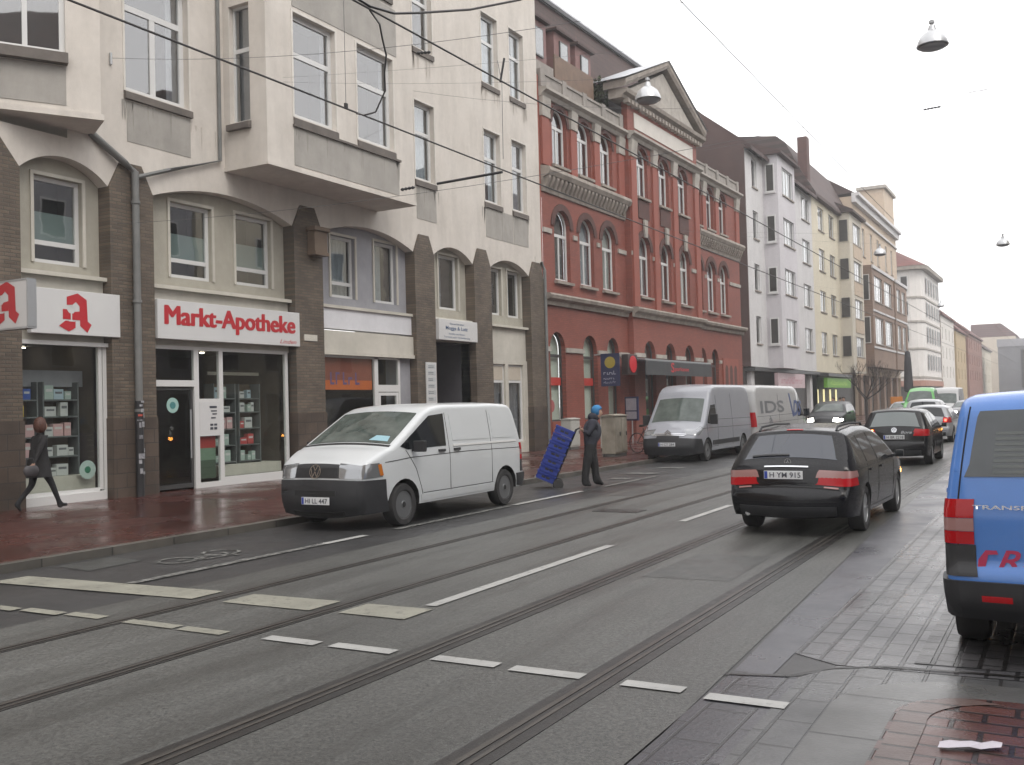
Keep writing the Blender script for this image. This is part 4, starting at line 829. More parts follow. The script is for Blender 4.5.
# ================================================================== HOUSES DOWN THE STREET
def far_house(name, label, Y0, Y1, ztop, wallm, X=-17.3, z0=3.9, depth=9.0, rows=(), cols=(), rooft=None, base='shop_dark', side=True):
    t = thing(name, label, 'building', (X, Y0, 0)); L = Y1-Y0
    m = MB(); holes = [(a, b, c, d) for (a, b) in cols for (c, d) in rows]
    wall(m, 0, 0, L, z0, ztop, holes, .16)
    m.add([(0, L, 0), (-depth, L, 0), (-depth, L, ztop), (0, L, ztop)], [(0, 1, 2, 3)])
    if side: m.add([(0, 0, 0), (-depth, 0, 0), (-depth, 0, ztop), (0, 0, ztop)], [(0, 1, 2, 3)])
    m.build('wall', wallm, t)
    return t, L
def fwin(t, x, a, b, c, d, mull=(.5,), sill=True, back=None, ff='frame'):
    w = window(t, x-.10, a, b, c, d, list(mull), [], None, .07, back or random.choice(([(0, 1, 'curtain')], [(0, 1, 'curtain_grey')], [(0, .4, 'curtain')], [(.0, 1, 'curtain_grey')])), room=None, frame=ff)
    if not back or len(back) < 2: pass
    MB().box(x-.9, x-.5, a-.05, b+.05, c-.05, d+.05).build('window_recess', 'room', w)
    if sill: MB().box(x-.02, x+.08, a-.06, b+.06, c-.10, c-.01).build('sill', 'stone', w)
    return w
MT['white_render'] = noisy('white_render', (.52, .51, .51), (.60, .59, .59), .6, .9, .1, 50, .12)
MT['cream_render'] = noisy('cream_render', (.56, .51, .40), (.62, .57, .45), .6, .9, .1, 50, .12)
MT['ochre_render'] = noisy('ochre_render', (.46, .37, .28), (.52, .42, .32), .6, .9, .1, 50, .12)
MT['brown_tile'] = bricks('brown_tile', (.30, .205, .15), (.26, .175, .13), (.22, .15, .115), .25, .08, .01, 'yz0', .8, None, .2, .3, .5)
MT['shop_dark'] = noisy('shop_dark', (.03, .026, .024), (.06, .052, .048), .8, .5, 0)
ROW = [(15.57, 17.46), (12.23, 14.03), (8.86, 10.58), (5.42, 7.19)]
# white house with the dark gable
wh, L = far_house('apartment_building', 'white rendered house with square bay and dark gable wall beyond the red house', 61.3, 79.8, 17.75, 'white_render', rows=ROW, cols=[(1.5, 2.7), (15.0, 17.6)], side=False)
MB().prism([(0.0, 3.9), (0, 17.75), (.35, 17.6), (-3.5, 21.1), (-6.5, 23.2), (-12, 18.5), (-12, 0), (-2, 0), (-2, 3.9)], 'y', -.12, -.01).build('gable_wall', noisy('dark_gable', (.060, .036, .032), (.088, .052, .046), .6, .85, .2), wh)
MB().prism([(.5, 17.55), (.5, 17.80), (-6.5, 23.4), (-12, 18.7), (-12, 18.4), (-6.5, 23.1)], 'y', -.05, 18.5).build('roof', 'roof', wh)
bx_ = MB(); bys = (4.1, 8.85); wall(bx_, 1.0, *bys, 3.85, 18.05, [(5.3, 8.3, a, b) for a, b in ROW], .14)
bx_.add([(0, bys[0], 3.85), (1, bys[0], 3.85), (1, bys[0], 18.05), (0, bys[0], 18.05)], [(0, 1, 2, 3)]); bx_.add([(0, bys[1], 3.85), (1, bys[1], 3.85), (1, bys[1], 18.05), (0, bys[1], 18.05)], [(0, 1, 2, 3)]); bx_.add([(0, bys[0], 3.85), (1, bys[0], 3.85), (1, bys[1], 3.85), (0, bys[1], 3.85)], [(0, 1, 2, 3)])
bo = bx_.build('bay', noisy('bay_render', (.50, .48, .50), (.56, .54, .56), .6, .9, .1, 50, .1), wh); MB().prism([(1.35, 18.05), (1.35, 18.2), (-1.5, 19.3), (-1.5, 18.05)], 'y', 3.8, 9.2).build('bay_roof', 'roof', bo)
for a, b in ROW:
    fwin(wh, 0, 1.5, 2.7, a, b, ()); fwin(wh, 0, 15.0, 17.6, a, b, (.33, .67)); fwin(wh, 1.0, 5.3, 8.3, a, b, (.25, .5, .75))
    f = MB(); f.box(.20, .80, 4.02, 4.09, a, a+.08); f.box(.20, .80, 4.02, 4.09, b-.08, b); f.box(.20, .27, 4.02, 4.09, a+.08, b-.08); f.box(.73, .80, 4.02, 4.09, a+.08, b-.08); f = f.build('window', 'frame', wh)
    MB().box(.22, .78, 4.06, 4.095, a+.02, b-.02).build('pane', 'room', f); MB().box(.14, .86, 3.96, 4.09, a-.1, a-.01).build('sill', 'white_render', f)
m = MB(); m.box(-4, -.4, .0, 18.5, .1, 3.88); m.build('ground_floor', 'shop_dark', wh); m = MB(); m.box(-.4, .25, 0, 18.5, 3.62, 3.84); m.build('canopy', 'frame_dark', wh); MB().box(-.39, -.1, .3, 1.0, .1, 3.6).build('shop_pier', 'white_render', wh); MB().box(-.39, -.1, 16.5, 17.3, .1, 3.6).build('shop_pier', 'white_render', wh)
s = MB().box(0, .25, 0, 7.6, 0, 1.0).build('shop_sign', noisy('sign_rose', (.46, .34, .36), (.54, .42, .44), 1, .5, 0)); s.location = (-16.98, 65.6, 2.55); tag(s, 'pale pink shop sign with reddish lettering under the white house', 'sign')
MT['rose_ink'] = plain('rose_ink', (.42, .16, .20)); scrawl('lettering', 'rose_ink', s, (.251, .8, .3), *YZ, 6.0, .45, 4)
# cream house
ch, L = far_house('apartment_building', 'cream rendered house with brown tiled roof and chimney above a green shop front', 79.8, 97.2, 18.0, 'cream_render', rows=ROW, cols=[(2.3, 4.5), (6.5, 8.7)])
for a, b in ROW:
    for c, d in ((2.3, 4.5), (6.5, 8.7)): fwin(ch, 0, c, d, a, b, (.5,))
    m = MB(); 
MB().prism([(.4, 17.9), (.4, 18.15), (-.8, 20.2), (-1.9, 22.5), (-2.6, 23.1), (-9, 24.0), (-9, 17.9)], 'y', 0, 17.4).build('roof', 'roof', ch)
MB().box(-1.0, -.25, .3, 1.2, 18.9, 22.8).build('chimney', 'darkbrick', ch)
bx_ = MB(); wall(bx_, 1.0, 10.2, 16.2, 3.95, 18.1, [(11.8, 15.6, a, b) for a, b in ROW], .14)
bx_.add([(0, 10.2, 3.95), (1, 10.2, 3.95), (1, 10.2, 18.1), (0, 10.2, 18.1)], [(0, 1, 2, 3)]); bx_.add([(0, 16.2, 3.95), (1, 16.2, 3.95), (1, 16.2, 18.1), (0, 16.2, 18.1)], [(0, 1, 2, 3)]); bx_.add([(0, 10.2, 3.95), (1, 10.2, 3.95), (1, 16.2, 3.95), (0, 16.2, 3.95)], [(0, 1, 2, 3)])
bo = bx_.build('bay', noisy('bay_cream', (.50, .46, .39), (.56, .52, .44), .6, .9, .1, 50, .1), ch); MB().prism([(1.4, 18.1), (1.4, 18.3), (-1.5, 19.8), (-1.5, 18.1)], 'y', 9.9, 16.5).build('bay_roof', 'roof', bo)
for a, b in ROW:
    fwin(ch, 1.0, 11.8, 15.6, a, b, (.25, .5, .75), back=[(0, 1, 'curtain_grey')]); MB().box(1.002, 1.05, 11.7, 15.7, a-1.3, a-.1).build('spandrel_panel', 'ochre_render', ch)
    f = MB(); f.box(.15, .85, 10.12, 10.19, a, b); f = f.build('window', 'frame_dark', ch); MB().box(.2, .8, 10.09, 10.118, a+.06, b-.06).build('pane', 'room', f)
m = MB(); m.box(-4, -.4, 0, 17.4, .1, 3.9); m.build('ground_floor', 'shop_dark', ch); m = MB(); m.box(-.4, .9, .1, 9.9, 3.5, 3.75); m.build('canopy', 'frame_dark', ch)
MT['shop_glow'] = lamp('shop_glow', (.95, .85, .45), .5)
for y in (1.4, 3.7, 6.2, 8.6): MB().box(-.36, -.28, y, y+.28, .4, 2.5).build('lit_shop_pane', 'shop_glow', ch)
s = MB().box(0, .3, 0, 9.6, 0, .78).build('shop_sign', lamp('green_sign', (.11, .27, .025), .12)); s.location = (-16.9, 80.3, 2.62); tag(s, 'long bright green shop sign under the cream house', 'sign')
MT['leaf_pale'] = plain('leaf_pale', (.45, .62, .12)); scrawl('lettering', 'leaf_pale', s, (.301, 1.2, .2), *YZ, 6.8, .36, 6)
# ochre house with brown tiled bays and a chimney block
oh, L = far_house('apartment_building', 'ochre house with two brown tiled bays and a square roof turret', 97.2, 124.6, 20.9, 'ochre_render', rows=[(15.8, 18.6), (11.6, 14.2), (7.6, 10.2)], cols=[(1.2, 2.3), (5.0, 6.3), (9.5, 10.8), (13.6, 14.9), (19.0, 20.3), (23.0, 24.3)], side=True)
for c, d in ((1.2, 2.3), (5.0, 6.3), (9.5, 10.8), (13.6, 14.9), (19.0, 20.3), (23.0, 24.3)): fwin(oh, 0, c, d, 15.8, 18.6, (.5,))
for c, d in ((1.2, 2.3),):
    for a, b in ((11.6, 14.2), (7.6, 10.2)): fwin(oh, 0, c, d, a, b, (.5,))
m = MB(); m.box(.002, .4, -.1, 27.4, 20.3, 20.9); m.box(.002, .7, -.1, 27.4, 20.9, 21.2); m.box(.002, .2, 0, 27.3, 19.2, 19.4); m.build('cornice', 'white_render', oh)
MB().prism([(.3, 21.2), (-2.5, 23.0), (-9, 23.0), (-9, 20.9)], 'y', -.1, 27.4).build('roof', 'roof', oh)
MB().box(-2.6, .02, 19.5, 26.5, 21.22, 25.2).build('turret', 'ochre_render', oh); MB().box(-2.9, .3, 19.2, 26.8, 25.2, 25.55).build('turret_cap', 'stone_light', oh)
for a0, a1 in ((3.0, 16.4), (17.6, 26.4)):
    bx_ = MB(); w2 = (a1-a0-2)/2; hs = [(a0+1.2, a0+.4+w2, a, b) for a, b in ((11.2, 13.7), (7.0, 9.6))]+[(a0+1.6+w2, a1-1.2, a, b) for a, b in ((11.2, 13.7), (7.0, 9.6))]
    wall(bx_, 1.1, a0, a1, 4.7, 14.6, hs, .14)
    for y in (a0, a1): bx_.add([(0, y, 4.7), (1.1, y, 4.7), (1.1, y, 14.6), (0, y, 14.6)], [(0, 1, 2, 3)])
    bx_.add([(0, a0, 4.7), (1.1, a0, 4.7), (1.1, a1, 4.7), (0, a1, 4.7)], [(0, 1, 2, 3)]); bx_.add([(0, a0, 14.6), (1.1, a0, 14.6), (1.1, a1, 14.6), (0, a1, 14.6)], [(0, 1, 2, 3)])
    bo = bx_.build('bay', 'brown_tile', oh)
    m = MB(); m.box(1.102, 1.22, a0-.1, a1+.1, 14.3, 14.62); m.box(1.102, 1.18, a0-.05, a1+.05, 10.1, 10.3); m.box(1.102, 1.18, a0-.05, a1+.05, 6.5, 6.7); m.build('bay_band', 'white_render', bo)
    for (c, d, a, b) in hs: fwin(oh, 1.1, c, d, a, b, (.33, .67)); 
    f = MB()
    for a, b in ((11.2, 13.7), (7.0, 9.6)):
        f = MB().box(.25, .85, a0-.08, a0-.01, a, b).build('window', 'frame', oh); MB().box(.32, .78, a0-.11, a0-.082, a+.08, b-.08).build('pane', 'room', f)
m = MB(); m.box(-4, -.3, 0, 27.4, .1, 3.9); m.build('ground_floor', 'shop_dark', oh)
for y in (1, 5.5, 10, 14.5, 19, 23.5): MB().box(-.29, .1, y, y+1.2, .1, 3.9).build('shop_pier', 'brown_tile', oh)
# white corner house with red roof
wc = thing('apartment_building', 'white corner house with rounded front and low red tiled roof, across the side street', 'building', (-17.3, 148, 0))
plan = [(-9.5, -.9), (-1.5, -.9), (-.75, -.6), (-.2, .1), (0, 1.2), (.1, 19.5), (-9.5, 19.5)]
m = MB(); m.prism(plan, 'z', 0, 19.4); m.build('wall', noisy('white_corner', (.60, .57, .54), (.68, .65, .62), .6, .9, .1, 50, .1), wc)
def grow(k): return [(x+(k if x > -5 else 0), y+(-k if y < 1.5 else 0)) for x, y in plan]
m = MB(); m.prism(grow(.75), 'z', 19.4, 19.9); m.build('cornice', 'stone', wc)
e = grow(.8); m = MB(); m.add([(x, y, 19.92) for x, y in e]+[(-5.2, 3.5, 23.6), (-5.2, 19.5, 24.0), (-9.5, 3, 23.6), (-9.5, 19.5, 24)], [(0, 1, 7, 9), (1, 2, 7), (2, 3, 7), (3, 4, 7), (4, 5, 8, 7), (7, 8, 10, 9), (5, 6, 10, 8)]); m.build('roof', 'roof_red', wc)
for z in (4.4, 8.4, 12.2, 15.6):
    m = MB(); m.prism(grow(.12), 'z', z-.15, z+.1); m.build('string_course', 'stone_light', wc)
for z0, z1 in ((5.4, 7.7), (9.3, 11.6), (13.0, 15.1), (16.3, 18.6)):
    for x in (-5.0, -2.75):
        w_ = MB().box(x, x+1.0, -.98, -.905, z0, z1).build('window', 'frame', wc); MB().box(x+.1, x+.9, -1.0, -.982, z0+.1, z1-.1).build('pane', 'room', w_)
    for y in (3.2, 6.2, 9.2, 12.2, 15.2, 17.6):
        w_ = MB().box(.12, .17, y, y+1.1, z0, z1).build('window', 'frame', wc); MB().box(.172, .19, y+.1, y+1.0, z0+.1, z1-.1).build('pane', 'curtain_grey' if y % 2 else 'room', w_)
m = MB(); m.prism(grow(.25), 'z', 3.1, 3.9); m.build('shop_fascia', noisy('fascia_brick', (.30, .15, .11), (.36, .19, .14), 1, .7, 0), wc)
m = MB(); m.prism(grow(.02), 'z', .2, 3.1); m.build('shop_front', 'shop_dark', wc)
# the row further away
for nme, lab, Y0, Y1, zt, wm, rm_c, X, gab in (
    ('apartment_building', 'narrow house with a brown side wall next to the white corner house', 169, 190, 14.6, noisy('pale_front', (.55, .52, .48), (.62, .59, .55), .6, .9, 0), 'roof_red', -17.3, 'brown_tile'),
    ('apartment_building', 'yellow ochre house in the far row between a pale and a red brown house', 190.3, 209, 13.2, noisy('yellow_front', (.36, .27, .15), (.41, .31, .18), .6, .9, 0), 'roof_red', -17.0, None),
    ('apartment_building', 'red brown brick house with a red roof in the far row', 209.3, 244, 13.6, noisy('redbrown_front', (.21, .105, .085), (.26, .13, .10), .6, .9, 0), 'roof_red', -16.6, None),
    ('apartment_building', 'pale cream house at the far end of the row before the grey block', 244.3, 285, 12.6, noisy('cream_front', (.52, .47, .38), (.58, .53, .43), .6, .9, 0), 'roof', -17.3, None),
    ('apartment_building', 'beige house with a reddish attic showing over the far grey block', 300, 316, 17.4, noisy('beige_front', (.50, .43, .35), (.56, .49, .40), .6, .9, 0), 'roof_red', -12.0, None)):
    rw = [(4.6+3.1*k, 6.5+3.1*k) for k in range(int((zt-4)/3.1))]; n_ = max(3, int((Y1-Y0)/5)); cl = [((Y1-Y0)*(k+.5)/n_-.6, (Y1-Y0)*(k+.5)/n_+.6) for k in range(n_)]
    t, L = far_house(nme, lab, Y0, Y1, zt, wm, X, .1, 11, rw, cl)
    for c, d in cl:
        for a, b in rw: fwin(t, 0, c, d, a, b, (.5,), False)
    MB().prism([(.4, zt-.1), (.4, zt+.2), (-3.5, zt+3.6), (-11, zt+3.6), (-11, zt-.1)], 'y', 0, L).build('roof', rm_c, t)
    if gab: MB().box(-11, .05, -.12, -.02, 0, zt+.3).build('side_wall', gab, t)
gb = thing('office_block', 'plain grey block with a pale top storey closing the far end of the street', 'building', (-13.7, 250, 0))
MB().box(0, 60, 0, 12, 0, 12.4).build('wall', noisy('grey_cladding', (.155, .155, .17), (.19, .19, .205), .4, .7, 0), gb); MB().box(-.15, 60.1, -.15, 12.1, 12.4, 14.1).build('top_storey', noisy('grey_light_cladding', (.27, .27, .29), (.31, .31, .33), .4, .7, 0), gb)
for k in range(4):
    w_ = MB().box(4.6+9*k, 6.6+9*k, -.06, -.002, 3.0, 11.6).build('window', 'frame_dark', gb); MB().box(4.8+9*k, 6.4+9*k, -.08, -.062, 3.2, 11.4).build('pane', 'room', w_)

# ================================================================== TREES
def bare_tree(name, label, loc, h, spread, lean=(0, 0), seed=1, r0=.16, depth=5):
    rr = random.Random(seed); t = thing(name, label, 'tree', loc); tr = MB(); br = MB()
    fork = h*.38; tr.tube([(0, 0, -.05), (.02, .01, fork*.5), (lean[0]*.1, lean[1]*.1, fork)], [r0, r0*.85, r0*.7], 8); tr.build('trunk', 'bark', t, 50)
    def grow_(p, d, l, r, n):
        q = p; pts = [p]
        for i in range(3):
            d = (d+Vector((rr.uniform(-.22, .22), rr.uniform(-.22, .22), rr.uniform(-.05, .16)))).normalized(); q = q+d*l/3; pts.append(q)
        br.tube(pts, [r, r*.85, r*.72, r*.6], 5 if r > .03 else 3, 0, False)
        if n <= 0: return
        for k in range(rr.choice((2, 3, 3))):
            a = Vector((rr.uniform(-1, 1)*spread, rr.uniform(-1, 1)*spread, rr.uniform(-.1, .7))); grow_(pts[rr.choice((2, 3, 3))], (d+a*.75).normalized(), l*rr.uniform(.6, .82), max(r*.58, .006), n-1)
    for k in range(5):
        a = 2*PI*k/5+rr.uniform(-.4, .4); grow_(Vector((lean[0]*.1, lean[1]*.1, fork*rr.uniform(.85, 1))), Vector((math.cos(a)*spread+lean[0]*.3, math.sin(a)*spread, rr.uniform(.5, 1.1))).normalized(), h*.24, r0*.5, depth)
    br.build('branches', 'bark', t, 60); return t
MT['bark'] = noisy('bark', (.035, .028, .026), (.06, .05, .046), 6, .9, .3)
bare_tree('bare_tree', 'bare winter tree reaching in over the street at the far right behind the blue van', (2.6, 62, 0), 9.5, .9, (-2.6, 0), 4, .17, 5)
bare_tree('street_tree', 'small dark bare tree on the pavement before the ochre house', (-12.3, 72, .1), 4.3, .85, (0, 0), 9, .11, 5)

# ================================================================== OVERHEAD LINES AND HANGING LAMPS
MT['wire_grey'] = plain('wire_grey', (.14, .14, .145), .5, .3)
def wire(name, label, pts, r=.011, cat='cable', group=None, mat='wire'):
    if r < .0085: mat, r = 'wire_grey', r*.62
    pts = [Vector(p) for p in pts]; c = sum(pts, Vector())/len(pts); o = MB().tube([p-c for p in pts], r, 6).build(name, mat, None, 60); o.location = c; return tag(o, label, cat, group)
def sag(a, b, s, n=16): a, b = Vector(a), Vector(b); return [a.lerp(b, i/n)+Vector((0, 0, -s*4*(i/n)*(1-i/n))) for i in range(n+1)]
wire('contact_wire', 'black tram contact wire crossing the cream house from the upper left', [(-6.55, y, 4.97) for y in range(-8, 220, 6)], .0095)
wire('contact_wire', 'black tram wire that meets the curved feeder cable near the top edge', [(-5.1, y, 5.21) for y in range(-8, 220, 6)], .009)
wire('contact_wire', 'thin tram wire with a splice clamp standing against the white sky', [(-3.0-.006*y, y, 5.55) for y in range(-8, 220, 6)], .008)
w_ = wire('feeder_cable', 'thick curved feeder cable rising to the top edge over the cream house', [(-5.12, 6.2, 5.27), (-5.1, 6.73, 5.235), (-5.11, 7.1, 5.30), (-5.11, 7.5, 5.44), (-5.05, 8.3, 5.73), (-4.86, 9, 6.03), (-4.5, 9.8, 6.5), (-4.0, 10.6, 7.2)], .012)
w_ = wire('jumper_cable', 'looping black jumper cable hanging between the two tram wires before the bay window', [(-5.1, 6.73, 5.20), (-5.2, 7.0, 5.19), (-5.32, 7.2, 5.14), (-5.43, 7.4, 5.08), (-5.64, 7.65, 5.02), (-5.82, 7.9, 4.95), (-6.17, 8.2, 4.87), (-6.4, 8.3, 4.90), (-6.55, 8.37, 4.96)], .009)
w_ = wire('dropper', 'thin dropper wire hanging down to the left tram wire in front of the bay', [(-6.55, 8.19, 4.99), (-6.55, 8.19, 7.2)], .005)
MB().box(-.012, .012, -.02, .02, -1.13, -1.07).build('clamp', 'black', w_)
w_ = wire('dropper', 'thin dropper wire with a fork clamp beside the last windows of the cream house', [(-6.25, 11.0, 4.97), (-6.24, 11.0, 5.97), (-6.28, 10.97, 6.25)], .006)
MB().tube([(.0, 0, .24), (.05, .03, .55)], .014, 6).build('clamp', 'black', w_)
def insulator(parent, p, d, n=4, r=.03, l=.28):
    d = Vector(d).normalized(); p = Vector(p); pts = []; rs = []
    for i in range(n*2+1): pts.append(p+d*(l*(i/(n*2)-.5))); rs.append(r if i % 2 else r*.45)
    MB().tube(pts, rs, 8).build('insulator', 'black', parent, 30)
w_ = wire('span_wire', 'thin span wire hooked to the cream wall between the corner bay and the square bay', sag((-17.2, 13.74, 9.28), (9.5, 13.74, 8.6), 1.35, 24), .007); insulator(w_, Vector((-9.3, 13.74, 7.80))-w_.location, (1, 0, -.15))
MB().lathe([(.03, -.12), (.03, .12)], 8, Vector((-17.17, 13.74, 9.26))-w_.location).build('wall_hook', 'metal', w_)
w_ = wire('span_wire', 'lower span wire hooked beside the first shop window, carrying the steady arm', sag((-17.45, 13.8, 5.82), (9.5, 13.6, 6.6), .75, 24), .006); insulator(w_, Vector((-9.6, 13.6, 5.50))-w_.location, (1, 0, .02))
ar = w_.location; MB().tube([Vector((-9.0, 13.6, 5.50))-ar, Vector((-7.75, 13.6, 5.52))-ar], .022, 8).build('steady_arm', 'black', w_, 40)
wire('span_wire', 'faint span wire across the wall below the upper pair of narrow windows', sag((-17.2, 24.8, 11.55), (9.5, 24.8, 9.0), 1.4, 24), .007)
def street_lamp(label, x, y, z, xl=-17.2, xr=9.5):
    t = thing('street_lamp', label, 'street lamp', (x, y, z), 0, 'lamps hung over the street')
    MB().lathe([(.0, .30), (.05, .30), (.07, .22), (.12, .19), (.19, .13), (.235, .03), (.25, -.03), (.245, -.04), (.22, -.03), (.18, .06), (.08, .12), (0, .13)], 28).build('lamp_shade', 'lamp_alu', t, 35)
    MB().lathe([(.215, -.035), (.19, -.075), (.10, -.10), (0, -.105)], 24).build('lamp_glass', plain('lamp_glass_dim', (.30, .30, .31), .2) if 'lamp_glass_dim' not in bpy.data.materials else bpy.data.materials['lamp_glass_dim'], t, 50)
    m = MB(); m.tube([(0, 0, .29), (0, 0, .40)], .022, 8); m.lathe([(.045, .34), (.045, .38)], 12); m.build('hanger', 'metal', t)
    w = wire('span_wire', 'fine wire carrying the '+label, sag((xl, y, z+2.3), (x, y, z+.40), .1, 10)+sag((x, y, z+.40), (xr, y, z+1.8), .1, 10)[1:], .004)
    return t
MT['lamp_alu'] = noisy('lamp_aluminium', (.42, .43, .44), (.55, .56, .57), 5, .3, .05)
MT['lamp_alu'].node_tree.nodes['Principled BSDF'].inputs['Metallic'].default_value = .5
t1 = street_lamp('large hanging lamp alone against the white sky at the upper right', -1.75, 17.5, 7.56)
t2 = street_lamp('hanging lamp in front of the gable pediment of the red house', -6.75, 17.5, 7.55, -17.2, -1.75)
t3 = street_lamp('smaller hanging lamp in the sky above the blue van', -2.03, 43, 7.62)
t4 = street_lamp('small hanging lamp before the ochre house front', -6.6, 43, 7.7, -17, -2.03)
t5 = street_lamp('tiny hanging lamp furthest down the street over the far cars', -7.9, 78, 8.3)
w_ = wire('span_wire', 'short piece of wire with a long insulator in the sky under the large lamp', [(-6.5, 20, 7.05), (-2.35, 20, 7.16), (-1.75, 20, 7.19), (4.5, 20, 7.5)], .006); insulator(w_, Vector((-2.05, 20, 7.175))-w_.location, (1, 0, .03), 5, .022, .30)

# ================================================================== HOUSES ACROSS THE STREET (they shade it and stand in the window reflections)
def across(label, X, Y0, Y1, zt, mat, face=-1, rm_='roof'):
    t = thing('apartment_building', label, 'building', (X, Y0, 0), 0 if face > 0 else PI); L = Y1-Y0; s_ = 1 if face > 0 else -1
    ya, yb = (0, L) if face > 0 else (-L, 0)
    MB().box(-9, 0, ya, yb, .1, zt).build('wall', mat, t); MB().prism([(.4, zt), (.4, zt+.2), (-3, zt+3.5), (-9, zt+3.5), (-9, zt)], 'y', ya, yb).build('roof', rm_, t)
    n = max(2, int(L/3.2)); f0 = None
    for k in range(n):
        for j in range(int((zt-4)/3.2)+1):
            if f0 is None:
                f0 = MB().box(.003, .05, -.65, .65, 0, 1.9).build('window', 'frame', t); MB().box(.052, .06, -.57, .57, .08, 1.82).build('pane', 'auto_glass', f0); c = f0
            else: c = copy_tree(f0, t)
            c.location = (0, ya+L*(k+.5)/n, 1.1+3.2*j)
    return t
for lab, X, Y0, Y1, zt, m_, fc in (('grey plastered house on the near side of the street behind the viewer', 6.5, -34, 3.5, 17, 'ochre_render', -1), ('blue grey plastered house on the near side of the street, opposite the pharmacy', 8.0, 15, 40, 16.3, 'infill_grey', -1), ('cream house on the near side of the street, opposite the red brick house', 8.0, 40.3, 58, 17.5, 'cream_render', -1),
    ('grey stone house on the near side further on, behind the bare tree', 8.5, 70, 120, 19, 'stone', -1), ('ochre house on the pharmacy side behind the viewer', -17.2, -40, 2, 17, 'ochre_render', 1)): across(lab, X, Y0, Y1, zt, m_, fc)
# ================================================================== VEHICLES
MT['tyre'] = noisy('tyre_rubber', (.016, .016, .017), (.028, .027, .027), 8, .75, .1)
MT['alloy'] = plain('alloy_wheel', (.36, .37, .38), .35, .7)
MT['steelwheel'] = plain('steel_wheel', (.15, .155, .16), .45, .5)
MT['under'] = plain('underbody', (.012, .012, .012), .9)
MT['trim'] = noisy('grey_black_bumper', (.014, .0145, .017), (.022, .0225, .025), 6, .55, .05)
MT['screen_glass'] = noisy('windscreen', (.03, .04, .036), (.10, .12, .11), 2.2, .05, 0)
MT['lens_clear'] = plain('lens_clear', (.24, .25, .26), .06, .5, 1)
MT['lens_red'] = plain('lens_red', (.36, .006, .010), .15, 0, 0, .3)
MT['lens_amber'] = plain('lens_amber', (.45, .14, .02), .1, 0, 1)
MT['lens_pale'] = plain('lens_pale', (.30, .16, .15), .12, 0, .2)
MT['chrome'] = plain('chrome', (.62, .63, .65), .12, 1)
MT['plate'] = plain('number_plate', (.62, .63, .64), .4)
MT['plate_blue'] = plain('plate_blue', (.02, .05, .30), .4)
MT['on_amber'] = lamp('indicator_lit', (1.0, .42, .07), 14.0)
MT['on_white'] = lamp('headlight_lit', (1.0, .97, .88), 14.0)
MT['on_red'] = lamp('brake_lit', (1.0, .05, .03), 5.0)
def paint(name, c, rough=.28, dirt=.12, coat=.6, spec=.5):
    m, n, b = new_mat(name); t = add_noise(n, coords(n), 1.8, 6); r = ramp(n, t.outputs[0], [(.3, tuple(x*(1-dirt) for x in c)), (.7, c)]); lnk(n, r.outputs[0], b.inputs['Base Color'])
    b.inputs['Roughness'].default_value = rough; b.inputs['Specular IOR Level'].default_value = spec; b.inputs['Coat Weight'].default_value = coat; b.inputs['Coat Roughness'].default_value = .08
    f = add_noise(n, coords(n), 160, 2); r2 = ramp(n, f.outputs[0], [(.4, (rough,)*3), (.7, (min(1, rough+.25),)*3)]); lnk(n, r2.outputs[0], b.inputs['Roughness']); return m
def fillet(pts, r=.07, k=3):
    o = [pts[0]]
    for a, b, c in zip(pts, pts[1:], pts[2:]):
        a, b, c = Vector(a), Vector(b), Vector(c); la, lc = (a-b).length, (c-b).length; q = min(r, la*.45, lc*.45); p, s = b+(a-b)*(q/la), b+(c-b)*(q/lc)
        for i in range(k+1): t = i/k; o.append(tuple((1-t)**2*p+2*t*(1-t)*b+t*t*s))
    return o+[pts[-1]]
